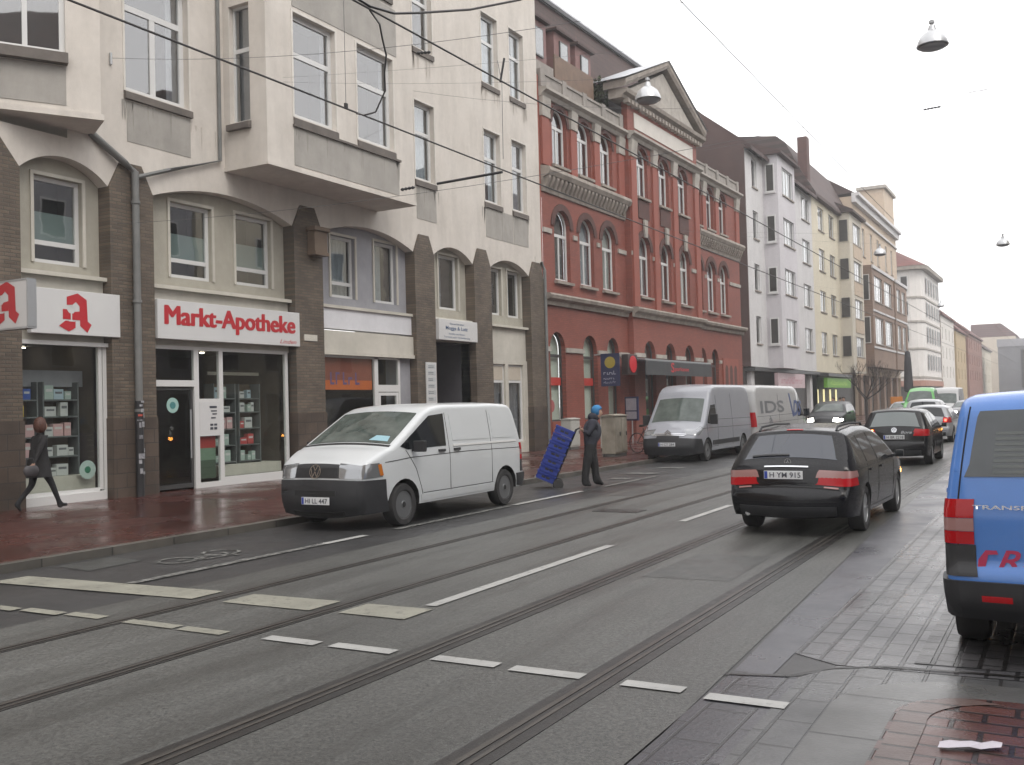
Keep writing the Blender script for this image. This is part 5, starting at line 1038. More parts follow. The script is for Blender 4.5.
class Shell:
    """body surface: side outline (y,z) given a width that depends on y and z; rounded where the sides meet roof, bonnet and ends"""
    def __init__(s, up, W, H, belt, tumble, axles, arch_r, zb, fr=(.7, .13), rr=(.4, .05), bow=(.10, .05, .03), er=.09, low=.03, axz=.32):
        s.up = fillet(up); s.W, s.H, s.belt, s.tum, s.fr, s.rr, s.bow, s.er, s.low = W, H, belt, tumble, fr, rr, bow, er, low
        s.L = max(p[0] for p in up); y0, y1 = s.up[0], s.up[-1]; bot = []
        for ax in sorted(axles, reverse=True):
            a0 = math.asin(max(-1, min(1, (zb-axz)/arch_r)))
            for i in range(13): t = a0+(PI-2*a0)*i/12; bot.append((ax+arch_r*math.cos(t), axz+arch_r*math.sin(t)))
        s.bot = [p for p in bot if p[0] < y1[0]-.01 and p[0] > y0[0]+.01]; s.out = s.up+s.bot
    def d_up(s, y, z, nrm_=False):
        best = 9; bi = 0; bt = 0
        for i, ((a, b), (c, d)) in enumerate(zip(s.up, s.up[1:])):
            vx, vz = c-a, d-b; q = vx*vx+vz*vz; t = max(0, min(1, ((y-a)*vx+(z-b)*vz)/q)) if q else 0
            e = math.hypot(y-a-t*vx, z-b-t*vz)
            if e < best: best, bi, bt = e, i, t
        if nrm_: return best, (s.norm(bi, s.up)*(1-bt)+s.norm(bi+1, s.up)*bt).normalized()
        return best
    def edge(s, A, B): return [(p.x, p.y) for p, _ in s.path(A, B)]
    def sp(s, y, z, off):
        d, nn = s.d_up(y, z, True); c = 1-min(1, d/s.er); q = math.sqrt(max(0, 1-c*c)); return (s.x(y, z)+off*q, y+nn.x*c*off, z+nn.y*c*off)
    def half(s, y, z):
        w = s.W/2; t = max(0, min(1, (z-s.belt)/(s.H-s.belt))); w -= s.tum*t**1.15
        if z < .5: w -= s.low*min(1, (.5-z)/.25)
        if y > s.L-s.fr[0]: w -= s.fr[1]*((y-(s.L-s.fr[0]))/s.fr[0])**2.2
        if y < s.rr[0]: w -= s.rr[1]*((s.rr[0]-y)/s.rr[0])**2.2
        return w
    def x(s, y, z):
        d = s.d_up(y, z); r = s.er; return s.half(y, z)-(r*(1-math.sqrt(max(0, 1-(1-d/r)**2))) if d < r else 0)
    def norm(s, i, P):
        a, b = P[max(i-1, 0)], P[min(i+1, len(P)-1)]; v = Vector((b[0]-a[0], b[1]-a[1])); n = Vector((-v.y, v.x)).normalized(); return n
    def crown(s, n): return s.bow[0]*max(0, n.x)**2+s.bow[1]*max(0, -n.x)**2+s.bow[2]*max(0, n.y)**2
    def body(s, name, mats, parent, cuts=()):
        bm = bmesh.new(); f = bm.faces.new([bm.verts.new((0, y, z)) for y, z in s.out])
        for t in (.010, .016, .024, .036):
            fs = [max(bm.faces, key=lambda q: q.calc_area())]
            bmesh.ops.inset_region(bm, faces=fs, thickness=t, use_even_offset=False, use_boundary=True)
        zs = [.45, s.belt-.25, s.belt, s.belt+.15, s.belt+.3, s.H-.25, s.H-.12]; ys = [s.L*k/12 for k in range(1, 12)]+[s.L-.12, s.L-.28, s.L-.5, .1, .25]
        for z in zs: bmesh.ops.bisect_plane(bm, geom=bm.verts[:]+bm.edges[:]+bm.faces[:], plane_co=(0, 0, z), plane_no=(0, 0, 1), dist=1e-4)
        for y in ys: bmesh.ops.bisect_plane(bm, geom=bm.verts[:]+bm.edges[:]+bm.faces[:], plane_co=(0, y, 0), plane_no=(0, 1, 0), dist=1e-4)
        bm.verts.ensure_lookup_table(); bm.verts.index_update(); co = [(v.co.y, v.co.z) for v in bm.verts]; n = len(co)
        m = MB(); X = [s.x(y, z) for y, z in co]
        m.v = [(X[i], co[i][0], co[i][1]) for i in range(n)]+[(-X[i], co[i][0], co[i][1]) for i in range(n)]
        for q in bm.faces:
            idx = [v.index for v in q.verts]; m.f.append(idx); m.m.append(0); m.f.append([i+n for i in idx][::-1]); m.m.append(0)
        nx = {}; bed = []
        for e in bm.edges:
            if len(e.link_faces) == 1: a, b = e.verts[0].index, e.verts[1].index; bed.append((a, b)); nx.setdefault(a, []).append(b); nx.setdefault(b, []).append(a)
        K = 10; strip = {}
        for i in nx:
            a, b = [Vector(co[j]) for j in nx[i]]; v = (b-a).normalized(); nn = Vector((-v.y, v.x)); c = Vector(co[i])
            isup = s.d_up(*co[i]) < 1e-3
            if isup:
                k = min(range(len(s.up)), key=lambda j: (s.up[j][0]-c.x)**2+(s.up[j][1]-c.y)**2); ref = s.norm(k, s.up)
                if nn.dot(ref) < 0: nn = -nn
            cr = s.crown(nn) if isup else 0; ids = [i]
            for j in range(1, K):
                t = 1-2*j/K; m.v.append((X[i]*t, c.x+nn.x*cr*(1-t*t), c.y+nn.y*cr*(1-t*t))); ids.append(len(m.v)-1)
            strip[i] = ids+[i+n]
        for a, b in bed:
            under = not (s.d_up(*co[a]) < 1e-3 and s.d_up(*co[b]) < 1e-3)
            for j in range(K): m.f.append([strip[a][j], strip[b][j], strip[b][j+1], strip[a][j+1]]); m.m.append(1 if under else 0)
        bm.free(); return m.build(name, mats, parent, 40)
    def sidegeo(s, m, poly, off=.006, mi=0, sides=(1, -1), back=.02):
        bm = bmesh.new(); bm.faces.new([bm.verts.new((0, y, z)) for y, z in poly])
        for k in range(1, 40):
            z = .2+k*.07; bmesh.ops.bisect_plane(bm, geom=bm.verts[:]+bm.edges[:]+bm.faces[:], plane_co=(0, 0, z), plane_no=(0, 0, 1), dist=1e-4)
        lo, hi = min(p[0] for p in poly), max(p[0] for p in poly); k = int((hi-lo)/.12)+1
        for j in range(1, k): bmesh.ops.bisect_plane(bm, geom=bm.verts[:]+bm.edges[:]+bm.faces[:], plane_co=(0, lo+(hi-lo)*j/k, 0), plane_no=(0, 1, 0), dist=1e-4)
        for yy in (.02, .05, .09, s.L-.02, s.L-.05, s.L-.09, lo+.008, lo+.02, lo+.036, lo+.055, lo+.08, hi-.008, hi-.02, hi-.036, hi-.055, hi-.08): bmesh.ops.bisect_plane(bm, geom=bm.verts[:]+bm.edges[:]+bm.faces[:], plane_co=(0, yy, 0), plane_no=(0, 1, 0), dist=1e-4)
        bm.verts.index_update(); co = [(v.co.y, v.co.z) for v in bm.verts]; fs = [[v.index for v in q.verts] for q in bm.faces]; be = [(e.verts[0].index, e.verts[1].index) for e in bm.edges if len(e.link_faces) == 1]; bm.free(); n = len(co)
        for sd_ in sides:
            vs = [(sd_*a, b, c) for a, b, c in (s.sp(y, z, off) for y, z in co)]+[(sd_*a, b, c) for a, b, c in (s.sp(y, z, off-back) for y, z in co)]
            m.add(vs, fs+[(a, b, b+n, a+n) for a, b in be], mi)
        return m
    def path(s, A, B):
        def near(p): return min(range(len(s.up)), key=lambda j: (s.up[j][0]-p[0])**2+(s.up[j][1]-p[1])**2)
        def onseg(p):
            best = (9, 0, 0)
            for i, ((a, b), (c, d)) in enumerate(zip(s.up, s.up[1:])):
                vx, vz = c-a, d-b; q = vx*vx+vz*vz
                t = max(0, min(1, ((p[0]-a)*vx+(p[1]-b)*vz)/q)) if q else 0; e = math.hypot(p[0]-a-t*vx, p[1]-b-t*vz)
                if e < best[0]: best = (e, i, t)
            return best[1]+best[2]
        u0, u1 = onseg(A), onseg(B); rev = u0 > u1; u0, u1 = min(u0, u1), max(u0, u1)
        us = [u0]+[float(k) for k in range(int(u0)+1, int(u1)+1) if u0+.02 < k < u1-.02]+[u1]; us2 = []
        for a, b in zip(us, us[1:]): us2 += [a+(b-a)*k/3 for k in range(3)]
        us2.append(us[-1]); out = []
        for u in us2:
            i = min(int(u), len(s.up)-2); t = u-i; a, b = Vector(s.up[i]), Vector(s.up[i+1]); nrm_ = (s.norm(i, s.up)*(1-t)+s.norm(i+1, s.up)*t).normalized(); out.append((a.lerp(b, t), nrm_))
        return out[::-1] if rev else out
    def rimgeo(s, m, A, B, f0, f1, off=.006, mi=0, nx_=8, back=.02):
        """panel over roof, bonnet or an end face, between outline points A and B; f0/f1 = (left, right) shares of the half width at A and at B"""
        P = s.path(A, B); k = len(P); lay = []
        for dz in (off, off-back):
            g = []
            for i, (p, nn) in enumerate(P):
                t = i/(k-1); l = f0[0]+(f1[0]-f0[0])*t; r = f0[1]+(f1[1]-f0[1])*t; xw = s.x(p.x, p.y); cr = s.crown(nn)
                for j in range(nx_+1): f = l+(r-l)*j/nx_; q = p+nn*(cr*(1-f*f)+dz); g.append((f*xw, q.x, q.y))
            lay.append(g)
        n = len(lay[0]); w = nx_+1; fs = [(i*w+j, i*w+j+1, (i+1)*w+j+1, (i+1)*w+j) for i in range(k-1) for j in range(nx_)]
        for i in range(k-1):
            for j in (0, nx_): fs.append((i*w+j, (i+1)*w+j, (i+1)*w+j+n, i*w+j+n))
        for j in range(nx_):
            for i in (0, k-1): fs.append((i*w+j, i*w+j+1, i*w+j+1+n, i*w+j+n))
        m.add(lay[0]+lay[1], fs, mi); return m
    def at(s, A, f=0., off=0.): p, nn = s.path(A, (A[0]+.001, A[1]+.001))[0]; xw = s.x(p.x, p.y); q = p+nn*(s.crown(nn)*(1-f*f)+off); return Vector((f*xw, q.x, q.y)), nn
def wheels(t, sh, axles, r, w, style='steel', z=None):
    z = z or r; first = None
    for ax in axles:
        for sd_ in (1, -1):
            if first is None:
                h = w/2
                ty = MB().lathe([(r*.62, h*.8), (r*.70, h), (r*.93, h), (r, h*.62), (r, -h*.62), (r*.93, -h), (r*.70, -h), (r*.62, -h*.8)], 32, (0, 0, 0), 'x').build('wheel', 'tyre', t, 35)
                m = MB(); m.lathe([(r*.66, h*.82), (r*.60, h*.86), (r*.56, h*.55), (r*.52, h*.40)], 32, (0, 0, 0), 'x')
                if style == 'steel':
                    for k in range(9):
                        a = 2*PI*k/9; m.lathe([(r*.075, h*.735), (0, h*.738)], 8, (0, r*.33*math.cos(a), r*.33*math.sin(a)), 'x', 1)
                    m.lathe([(r*.16, h*.74), (r*.12, h*.96), (0, h*.97)], 16, (0, 0, 0), 'x', 1)
                    m.lathe([(r*.53, h*.42), (r*.40, h*.70), (r*.22, h*.72), (r*.16, h*.9), (0, h*.92)], 24, (0, 0, 0), 'x')
                else:
                    m.lathe([(r*.15, h*.75), (r*.12, h*.9), (0, h*.9)], 16, (0, 0, 0), 'x')
                    for k in range(style):
                        a = 2*PI*k/style; u = Vector((0, math.cos(a), math.sin(a))); v = Vector((0, -math.sin(a), math.cos(a)))
                        vs = []
                        for (rad, wd, x) in ((r*.12, .045, h*.85), (r*.60, .030, h*.80)):
                            for q in (-1, 1): p = u*rad+v*wd*q; vs.append((x, p.y, p.z)); vs.append((x-.03, p.y, p.z))
                        m.add(vs, [(0, 2, 6, 4), (1, 3, 7, 5), (0, 4, 5, 1), (2, 6, 7, 3)])
                ri = m.build('rim', ['alloy' if style != 'steel' else 'steelwheel', 'under'], ty, 40)
                MB().lathe([(r*.5, h*.30), (0, h*.30)], 20, (0, 0, 0), 'x').build('brake_disc', 'under', ty)
                first = ty; c = ty
            else: c = copy_tree(first, t)
            c.location = (sd_*(sh.half(ax, z+.15)-w/2-.015), ax, z); c.rotation_euler = (random.uniform(0, 6), 0, 0) if sd_ > 0 else (random.uniform(0, 6), 0, PI)
def plate(t, sh, A, f, body, flip, w=.50, h=.108, off=.012):
    p, nn = sh.at(A, f, off); s_ = 1 if not flip else -1; ux = Vector((s_, 0, 0)); o = MB().box(0, w, -.006, .006, 0, h); 
    if flip: o.v = [(-x, y, z) for x, y, z in o.v]
    o = o.build('number_plate', 'plate', t, None, .002); o.location = p-ux*w/2-Vector((0, 0, h/2)); d = .0068*s_
    MB().box(.006*s_ if s_ > 0 else -.046, .046 if s_ > 0 else -.006, -d-.0004, -d+.0004, .005, h-.005).build('country_strip', 'plate_blue', o)
    text('plate_lettering', body, 'ink', o, (s_*.075, -s_*.0072, h*.17), (s_, 0, 0), (0, 0, 1), w*.80, h*.66, .012)
    return o
def mirror(t, sh, y, z, mat, size=(.10, .09, .17)):
    for sd_ in (1, -1):
        x = sh.x(y, z); m = MB(); a, b, c = size; m.add([(sd_*(x+.05+i*a*2), y+(j-.35)*b*(1 if k else .8), z+(k-.1)*c) for k in (0, 1) for j in (0, 1) for i in (0, 1)], [(0, 1, 3, 2), (4, 6, 7, 5), (0, 4, 5, 1), (1, 5, 7, 3), (3, 7, 6, 2), (2, 6, 4, 0)]); m.tube([(sd_*(x-.02), y, z), (sd_*(x+.08), y, z+.03)], .025, 6)
        o = m.build('mirror', mat, t, None, .025); g = MB(); g.add([(sd_*(x+.06+i*(a*2-.02)), y-.35*b-.006, z+(k*.8)*c+.01) for k in (0, 1) for i in (0, 1)], [(0, 1, 3, 2)]); g.build('mirror_glass', 'auto_glass', o)
def lines(t, sh, polys, w=.010, mat='under'):
    """panel gaps along side polylines"""
    for sd_ in (1, -1):
        m = MB()
        for q in polys:
            for (a, b), (c, d) in zip(q, q[1:]):
                L_ = math.hypot(c-a, d-b); nx_, nz_ = -(d-b)/L_*w/2, (c-a)/L_*w/2; sh.sidegeo(m, [(a+nx_, b+nz_), (c+nx_, d+nz_), (c-nx_, d-nz_), (a-nx_, b-nz_)], .0025, 0, (sd_,), .008)
        m.build('door_gap', mat, t)
def pieces(t, name, mat, fn, **kw): m = MB(); fn(m); return m.build(name, mat, t, 40)
def emblem_vw(t, sh, A, r=.075, y_sign=1):
    p, nn = sh.at(A, 0, .012); m = MB(); n = 24
    tg = Vector((-nn.y, nn.x)); tg = tg if tg.y > 0 else -tg
    def V(a, b, d=.004): return (p.x+a, p.y+tg.x*b+nn.x*d, p.z+tg.y*b+nn.y*d)
    m.add([V((r+s*.010)*math.cos(2*PI*i/n), (r+s*.010)*math.sin(2*PI*i/n)) for s in (0, 1) for i in range(n)], [(i, (i+1) % n, n+(i+1) % n, n+i) for i in range(n)])
    def st(a, b, w=.012):
        a, b = Vector(a)*r, Vector(b)*r; d = (b-a).normalized(); q = Vector((-d.y, d.x))*w/2; m.add([V(*(a+q)), V(*(b+q)), V(*(b-q)), V(*(a-q))], [(0, 1, 2, 3)])
    for a, b in (((-.42, .88), (0, .12)), ((.42, .88), (0, .12)), ((-.85, .45), (-.42, -.88)), ((-.42, -.88), (0, .0)), ((0, .0), (.42, -.88)), ((.42, -.88), (.85, .45))): st(a, b)
    return m.build('emblem', 'chrome', t)

# ---------------- panel vans of the T-series shape (white one parked left, blue one at the right edge)
VAN_UP = [(.07, .30), (.0, .40), (.0, .60), (.055, .66), (.06, 1.02), (.12, 1.28), (.27, 1.74), (.40, 1.82), (.9, 1.84), (2.6, 1.835), (2.95, 1.795), (3.16, 1.72), (4.10, 1.215), (4.32, 1.15), (4.61, 1.02), (4.69, .955), (4.72, .80), (4.74, .68), (4.75, .50), (4.73, .36), (4.66, .24)]
def make_van(label, loc, rz, pm, white):
    sh = Shell(VAN_UP, 1.84, 1.84, 1.0, .125, (.72, 3.86), .40, .30, (.95, .17), (.3, .03), (.13, .03, .03), .06)
    t = thing('parked_van', label, 'van', loc, rz, 'vans parked along the kerb' if white else None)
    sh.body('body', [pm, 'under'], t)
    wheels(t, sh, (.72, 3.86), .325, .21, 'steel')
    # glazing
    pieces(t, 'windscreen', 'screen_glass' if white else 'auto_glass', lambda m: sh.rimgeo(m, (4.05, 1.245), (3.20, 1.70), (-.97, .97), (-.93, .93), .006, 0, 10))
    for sd_ in (1, -1): pieces(t, 'side_window', 'auto_glass', lambda m: sh.sidegeo(m, [(3.93, 1.21), (3.05, 1.66), (2.62, 1.69), (2.66, 1.165), (3.75, 1.155)], .005, 0, (sd_,)))
    pieces(t, 'bonnet_gap', 'under', lambda m: (sh.rimgeo(m, (4.12, 1.205), (4.07, 1.232), (-1, 1), (-1, 1), .004, 0, 10)))
    for sd_ in (1, -1):                                        # headlights wrap round the corner
        m = MB(); sh.rimgeo(m, (4.685, .965), (4.725, .765), (sd_*.55, sd_*1.0), (sd_*.60, sd_*1.0), .010, 0, 6); sh.sidegeo(m, sh.edge((4.685, .965), (4.725, .765))+[(4.36, .785), (4.42, .99), (4.60, .985)], .010, 0, (sd_,)); m.build('headlight', 'lens_clear', t, 40)
        m = MB(); sh.sidegeo(m, [(4.45, .965), (4.385, .975), (4.345, .805), (4.41, .80)], .0115, 0, (sd_,)); m.build('indicator', 'lens_amber', t, 40)
    g = pieces(t, 'grille', 'trim', lambda m: sh.rimgeo(m, (4.69, .95), (4.724, .77), (-.54, .54), (-.59, .59), .008, 0, 8))
    pieces(g, 'grille_bar', 'black', lambda m: [sh.rimgeo(m, (4.693+.004*k, .935-.019*k), (4.695+.004*k, .928-.019*k), (-.5, .5), (-.5, .5), .012, 0, 8) for k in range(1, 8)])
    emblem_vw(t, sh, (4.71, .86), .095, 1)
    m = MB(); sh.rimgeo(m, (4.728, .745), (4.665, .25), (-1, 1), (-1, 1), .022, 0, 12, .04); sh.sidegeo(m, sh.edge((4.728, .745), (4.665, .25))+[(4.23, .26), (4.30, .50), (4.31, .745)], .022, 0, (1, -1), .04); m.build('bumper', 'trim', t, 40)
    pieces(t, 'air_intake', 'under', lambda m: (sh.rimgeo(m, (4.745, .60), (4.75, .53), (-.55, .55), (-.55, .55), .030, 0, 10), sh.rimgeo(m, (4.72, .33), (4.69, .27), (-.7, .7), (-.7, .7), .030, 0, 10)))
    # rear
    m = MB(); sh.rimgeo(m, (.018, .555), (.07, .31), (-1, 1), (-1, 1), .03, 0, 12, .05); sh.sidegeo(m, sh.edge((.018, .555), (.07, .31))+[(.30, .33), (.34, .555)], .03, 0, (1, -1), .05); m.build('bumper', 'trim', t, 40)
    for sd_ in (1, -1):
        m = MB(); 
        for a, b, mi in ((.80, .89, 0), (.89, .98, 1), (.98, 1.11, 0)):
            sh.rimgeo(m, (.06+max(0, a-1.02)*.2, a), (.06+max(0, b-1.02)*.24, b-.003), (sd_*.87, sd_*1.0), (sd_*.87, sd_*1.0), .012, mi, 4); sh.sidegeo(m, sh.edge((.06+max(0, a-1.02)*.2, a), (.06+max(0, b-1.02)*.24, b-.003))+[(.17+.2*max(0, b-1.0), b-.003), (.17, a)], .012, mi, (sd_,))
        m.build('taillight', ['lens_red', 'lens_pale'], t, 40)
        pieces(t, 'corner_guard', 'trim', lambda m: (sh.rimgeo(m, (.025, .58), (.06, .795), (sd_*.86, sd_*1.0), (sd_*.86, sd_*1.0), .008, 0, 4), sh.sidegeo(m, sh.edge((.025, .58), (.06, .795))+[(.17, .795), (.17, .58)], .008, 0, (sd_,))))
        pieces(t, 'reflector', 'lens_red', lambda m: sh.rimgeo(m, (.0, .465), (.0, .43), (sd_*.62, sd_*.84), (sd_*.62, sd_*.84), .036, 0, 3))
    rw = pieces(t, 'rear_window', 'rear_glass', lambda m: sh.rimgeo(m, (.118, 1.26), (.262, 1.715), (-.96, .96), (-.90, .90), .006, 0, 10))
    for f in (-.995, .983): pieces(t, 'tailgate_gap', 'under', lambda m: [sh.rimgeo(m, a, b, (f, f+.012), (f, f+.012), .003, 0, 1) for a, b in (((.06, .68), (.115, 1.245)), ((.115, 1.245), (.28, 1.76)))])
    # side details
    lines(t, sh, [[(3.80, 1.15), (3.55, .85), (3.42, .56), (3.35, .36)], [(2.58, 1.70), (2.56, .36)], [(2.56, .46), (1.18, .46)], [(3.36, .46), (2.58, .46)], [(1.20, 1.72), (1.20, .46)], [(4.3, .99), (3.7, 1.03), (2.0, 1.045), (.1, 1.02)]])
    for sd_ in (1, -1): pieces(t, 'sliding_rail', 'frame' if white else pm, lambda m: sh.sidegeo(m, [(2.45, 1.145), (.30, 1.135), (.30, 1.165), (2.45, 1.175)], .012, 0, (sd_,), .03))
    for sd_ in (1, -1):
        pieces(t, 'sill_strip', pm, lambda m: sh.sidegeo(m, [(3.40, .335), (1.15, .335), (1.15, .44), (3.42, .44)], .008, 0, (sd_,)))
        for q in ([(2.44, 1.24), (1.30, 1.23), (1.30, 1.66), (2.46, 1.68)], [(1.12, 1.23), (.42, 1.22), (.50, 1.64), (1.12, 1.66)]): pieces(t, 'blank_window_panel', pm, lambda m: sh.sidegeo(m, q, .007, 0, (sd_,)))
    for y in (2.82, 2.36):
        for sd_ in (1, -1): pieces(t, 'door_handle', 'black', lambda m: sh.sidegeo(m, [(y-.10, 1.075), (y+.08, 1.075), (y+.08, 1.115), (y-.10, 1.115)], .03, 0, (sd_,), .035))
    mirror(t, sh, 3.62, 1.13, 'black')
    return t, sh
MT['rear_glass'] = noisy('rear_glass_grey', (.035, .042, .046), (.07, .08, .085), 1.2, .07, 0)
v1, sh = make_van('white panel van with plain sides parked facing us in front of the shops', (-9.80, 16.12, 0), PI+R(.6), paint('van_white', (.50, .52, .53), .3, .06), True)
plate(v1, sh, (4.75, .47), -.06, 'HI LL 447', True, .52, .11, .034)
pp = MB(); pp.add([(-.62, 3.98, 1.27), (-.30, 4.02, 1.27), (-.36, 3.86, 1.36), (-.60, 3.84, 1.36)], [(0, 1, 2, 3)]); 
pieces(v1, 'dashboard_paper', plain('blue_paper', (.24, .40, .46), .6), lambda m: sh.rimgeo(m, (3.99, 1.277), (3.86, 1.345), (-.86, -.45), (-.82, -.52), .0075, 0, 4))
v2, sh = make_van('bright blue van seen from behind with red lettering, cut by the right edge', (.15, 7.20, 0), R(.3), paint('van_blue', (.045, .175, .52), .4, .12), False)
text('badge', 'TRANSPORTER', 'chrome', v2, (-.735, .030, 1.045), *XZ, .62, .03, .02)
v2.scale = (1, 1, .962)
text('lettering', 'Rasenmäher', plain('lettering_red', (.42, .03, .09), .4), v2, (-.60, .030, .625), *XZ, 1.2, .145, .012, .35)
m = MB(); m.add([(-.72, .032, .60), (-.68, .032, .60), (-.65, .032, .735), (-.59, .032, .74), (-.60, .032, .765), (-.665, .032, .765), (-.71, .032, .70)], [tuple(range(7))]); m.add([(-.64, .033, .600), (-.40, .033, .594), (-.40, .033, .584), (-.64, .033, .588)], [(0, 1, 2, 3)], 1); m.build('lettering_swash', [bpy.data.materials['lettering_red'], 'sign_white'], v2)
# lettering faint on the inside of the rear window
pieces(v2, 'window_strips', noisy('strip_grey', (.065, .078, .076), (.095, .105, .10), 5, .3, 0), lambda m: [sh.rimgeo(m, (.125+.0118*k, 1.28+.038*k), (.131+.0118*k, 1.30+.038*k), (-.75, -.25), (-.75, -.25), .008, 0, 4) for k in range(8)])

# ---------------- high-roof vans
HIGH = [(.06, .28), (.0, .42), (.0, .62), (.03, 1.6), (.10, 2.12), (.25, 2.26), (.7, 2.29), (3.3, 2.28), (3.62, 2.22), (3.86, 2.08), (4.00, 1.87), (4.66, 1.14), (4.86, 1.04), (5.16, .90), (5.27, .78), (5.33, .60), (5.36, .45), (5.28, .24)]
def make_high(label, loc, rz, pm, front, k=1.0, face='chevron'):
    up = [(y*k, z) for y, z in HIGH]; L = 5.36*k; ax = (1.0*k, L-.92)
    up = [(y if i < 7 else L-(5.36-y0), z) for i, ((y, z), (y0, _)) in enumerate(zip(up, HIGH))]
    sh = Shell(up, 1.84, 2.29, 1.0, .11, ax, .39, .30, (.9, .15), (.3, .02), (.10, .02, .03), .11)
    t = thing('parked_van', label, 'van', loc, rz, 'vans parked along the kerb'); sh.body('body', [pm, 'under'], t); q = L-5.36
    wheels(t, sh, ax, .33, .21, 'steel')
    pieces(t, 'windscreen', 'screen_glass' if front else 'auto_glass', lambda m: sh.rimgeo(m, (4.64+q, 1.165), (4.02+q, 1.845), (-.97, .97), (-.95, .95), .006, 0, 10))
    for sd_ in (1, -1): pieces(t, 'side_window', 'auto_glass', lambda m: sh.sidegeo(m, [(4.42+q, 1.19), (3.98+q, 1.66), (3.55+q, 1.68), (3.55+q, 1.10), (4.40+q, 1.12)], .005, 0, (sd_,)))
    m = MB(); sh.rimgeo(m, (5.30+q, .70), (5.27+q, .25), (-1, 1), (-1, 1), .02, 0, 12, .04); sh.sidegeo(m, sh.edge((5.30+q, .70), (5.27+q, .25))+[(4.80+q, .26), (4.86+q, .48), (4.95+q, .68)], .02, 0, (1, -1), .04); m.build('bumper', 'trim', t, 40)
    pieces(t, 'grille', 'black', lambda m: sh.rimgeo(m, (5.285+q, .76), (5.32+q, .63), (-.50, .50), (-.52, .52), .026, 0, 8))
    if face == 'chevron':
        pieces(t, 'chrome_bar', 'chrome', lambda m: (sh.rimgeo(m, (5.245+q, .815), (5.255+q, .795), (-.78, .78), (-.78, .78), .018, 0, 12), sh.rimgeo(m, (5.27+q, .78), (5.28+q, .762), (-.72, .72), (-.72, .72), .020, 0, 12)))
        p, nn = sh.at((5.26+q, .79), 0, .03); m = MB()
        for dz in (0, .055):
            for sd_ in (1, -1): m.add([(p.x+sd_*.0, p.y+.01, p.z+.06+dz), (p.x+sd_*.10, p.y+.01, p.z-.02+dz), (p.x+sd_*.10, p.y+.01, p.z-.05+dz), (p.x+sd_*.0, p.y+.01, p.z+.025+dz)], [(0, 1, 2, 3)])
        m.build('emblem', 'chrome', t)
    for sd_ in (1, -1):
        m = MB(); sh.rimgeo(m, (5.06+q, .955), (5.25+q, .80), (sd_*.62, sd_*1.0), (sd_*.70, sd_*1.0), .009, 0, 6); sh.sidegeo(m, sh.edge((5.06+q, .955), (5.25+q, .80))+[(5.08+q, .79), (4.80+q, .97), (4.86+q, 1.04)], .009, 0, (sd_,)); m.build('headlight', 'lens_clear', t, 40)
        pieces(t, 'taillight', 'lens_red', lambda m: (sh.rimgeo(m, (.012, .85), (.018, 1.35), (sd_*.86, sd_*1.0), (sd_*.86, sd_*1.0), .01, 0, 3), sh.sidegeo(m, sh.edge((.012, .85), (.018, 1.35))+[(.05, 1.35), (.05, .85)], .01, 0, (sd_,))))
    lines(t, sh, [[(4.50+q, 1.1), (4.42+q, .7), (4.30+q, .4)], [(3.46+q, 1.95), (3.46+q, .4)], [(3.46+q, .42), (4.2+q, .42)], [(2.1*k, 2.0), (2.1*k, .4)], [(4.9+q, .98), (3.5+q, .98), (.1, .95)], [(3.4+q, 1.22), (.1, 1.20)]])
    for sd_ in (1, -1): pieces(t, 'side_moulding', 'trim', lambda m: sh.sidegeo(m, [(3.98+q, .46), (1.46*k, .46), (1.46*k, .60), (4.0+q, .60)], .012, 0, (sd_,), .03))
    mirror(t, sh, 4.28+q, 1.12, 'black', (.11, .10, .30))
    return t, sh
v3, sh = make_high('silver high-roof van parked facing us, just behind the man with the blue crates', (-10.28, 33.05, 0), PI, paint('van_silver', (.25, .26, .29), .3, .08), True, 1.05)
plate(v3, sh, (sh.L-.015, .52), 0, 'H CT 284', True, .52, .11, .03)
v4, sh = make_high('white high-roof van marked IDS standing behind the silver van', (-10.15, 33.25, 0), 0, paint('van_white_dull', (.38, .38, .38), .4, .08), False, 1.42, 'none')
def side_text(t, sh, body, y, z, w, h, mat, bold=0.0, shear=0.0):
    o = text('lettering', body, mat, t, (sh.W/2+.01, y, z), *YZ, w, h, bold, shear)
    for v in o.data.vertices: v.co.x = sh.x(v.co.y, v.co.z)+.006
    return o
side_text(v4, sh, 'IDS', .55, 1.30, 3.2, .44, 'ink_grey', .02); side_text(v4, sh, 'à', 1.5, .93, .5, .26, 'ink_grey', .02); side_text(v4, sh, 'DS', 5.0, 1.12, 1.5, .62, plain('ids_blue', (.05, .08, .20), .5), .03, .5)
pieces(v4, 'blue_stripe', bpy.data.materials['ids_blue'], lambda m: sh.sidegeo(m, [(4.62, 2.0), (4.80, 2.0), (5.15, 1.1), (4.97, 1.1)], .004, 0, (1,)))

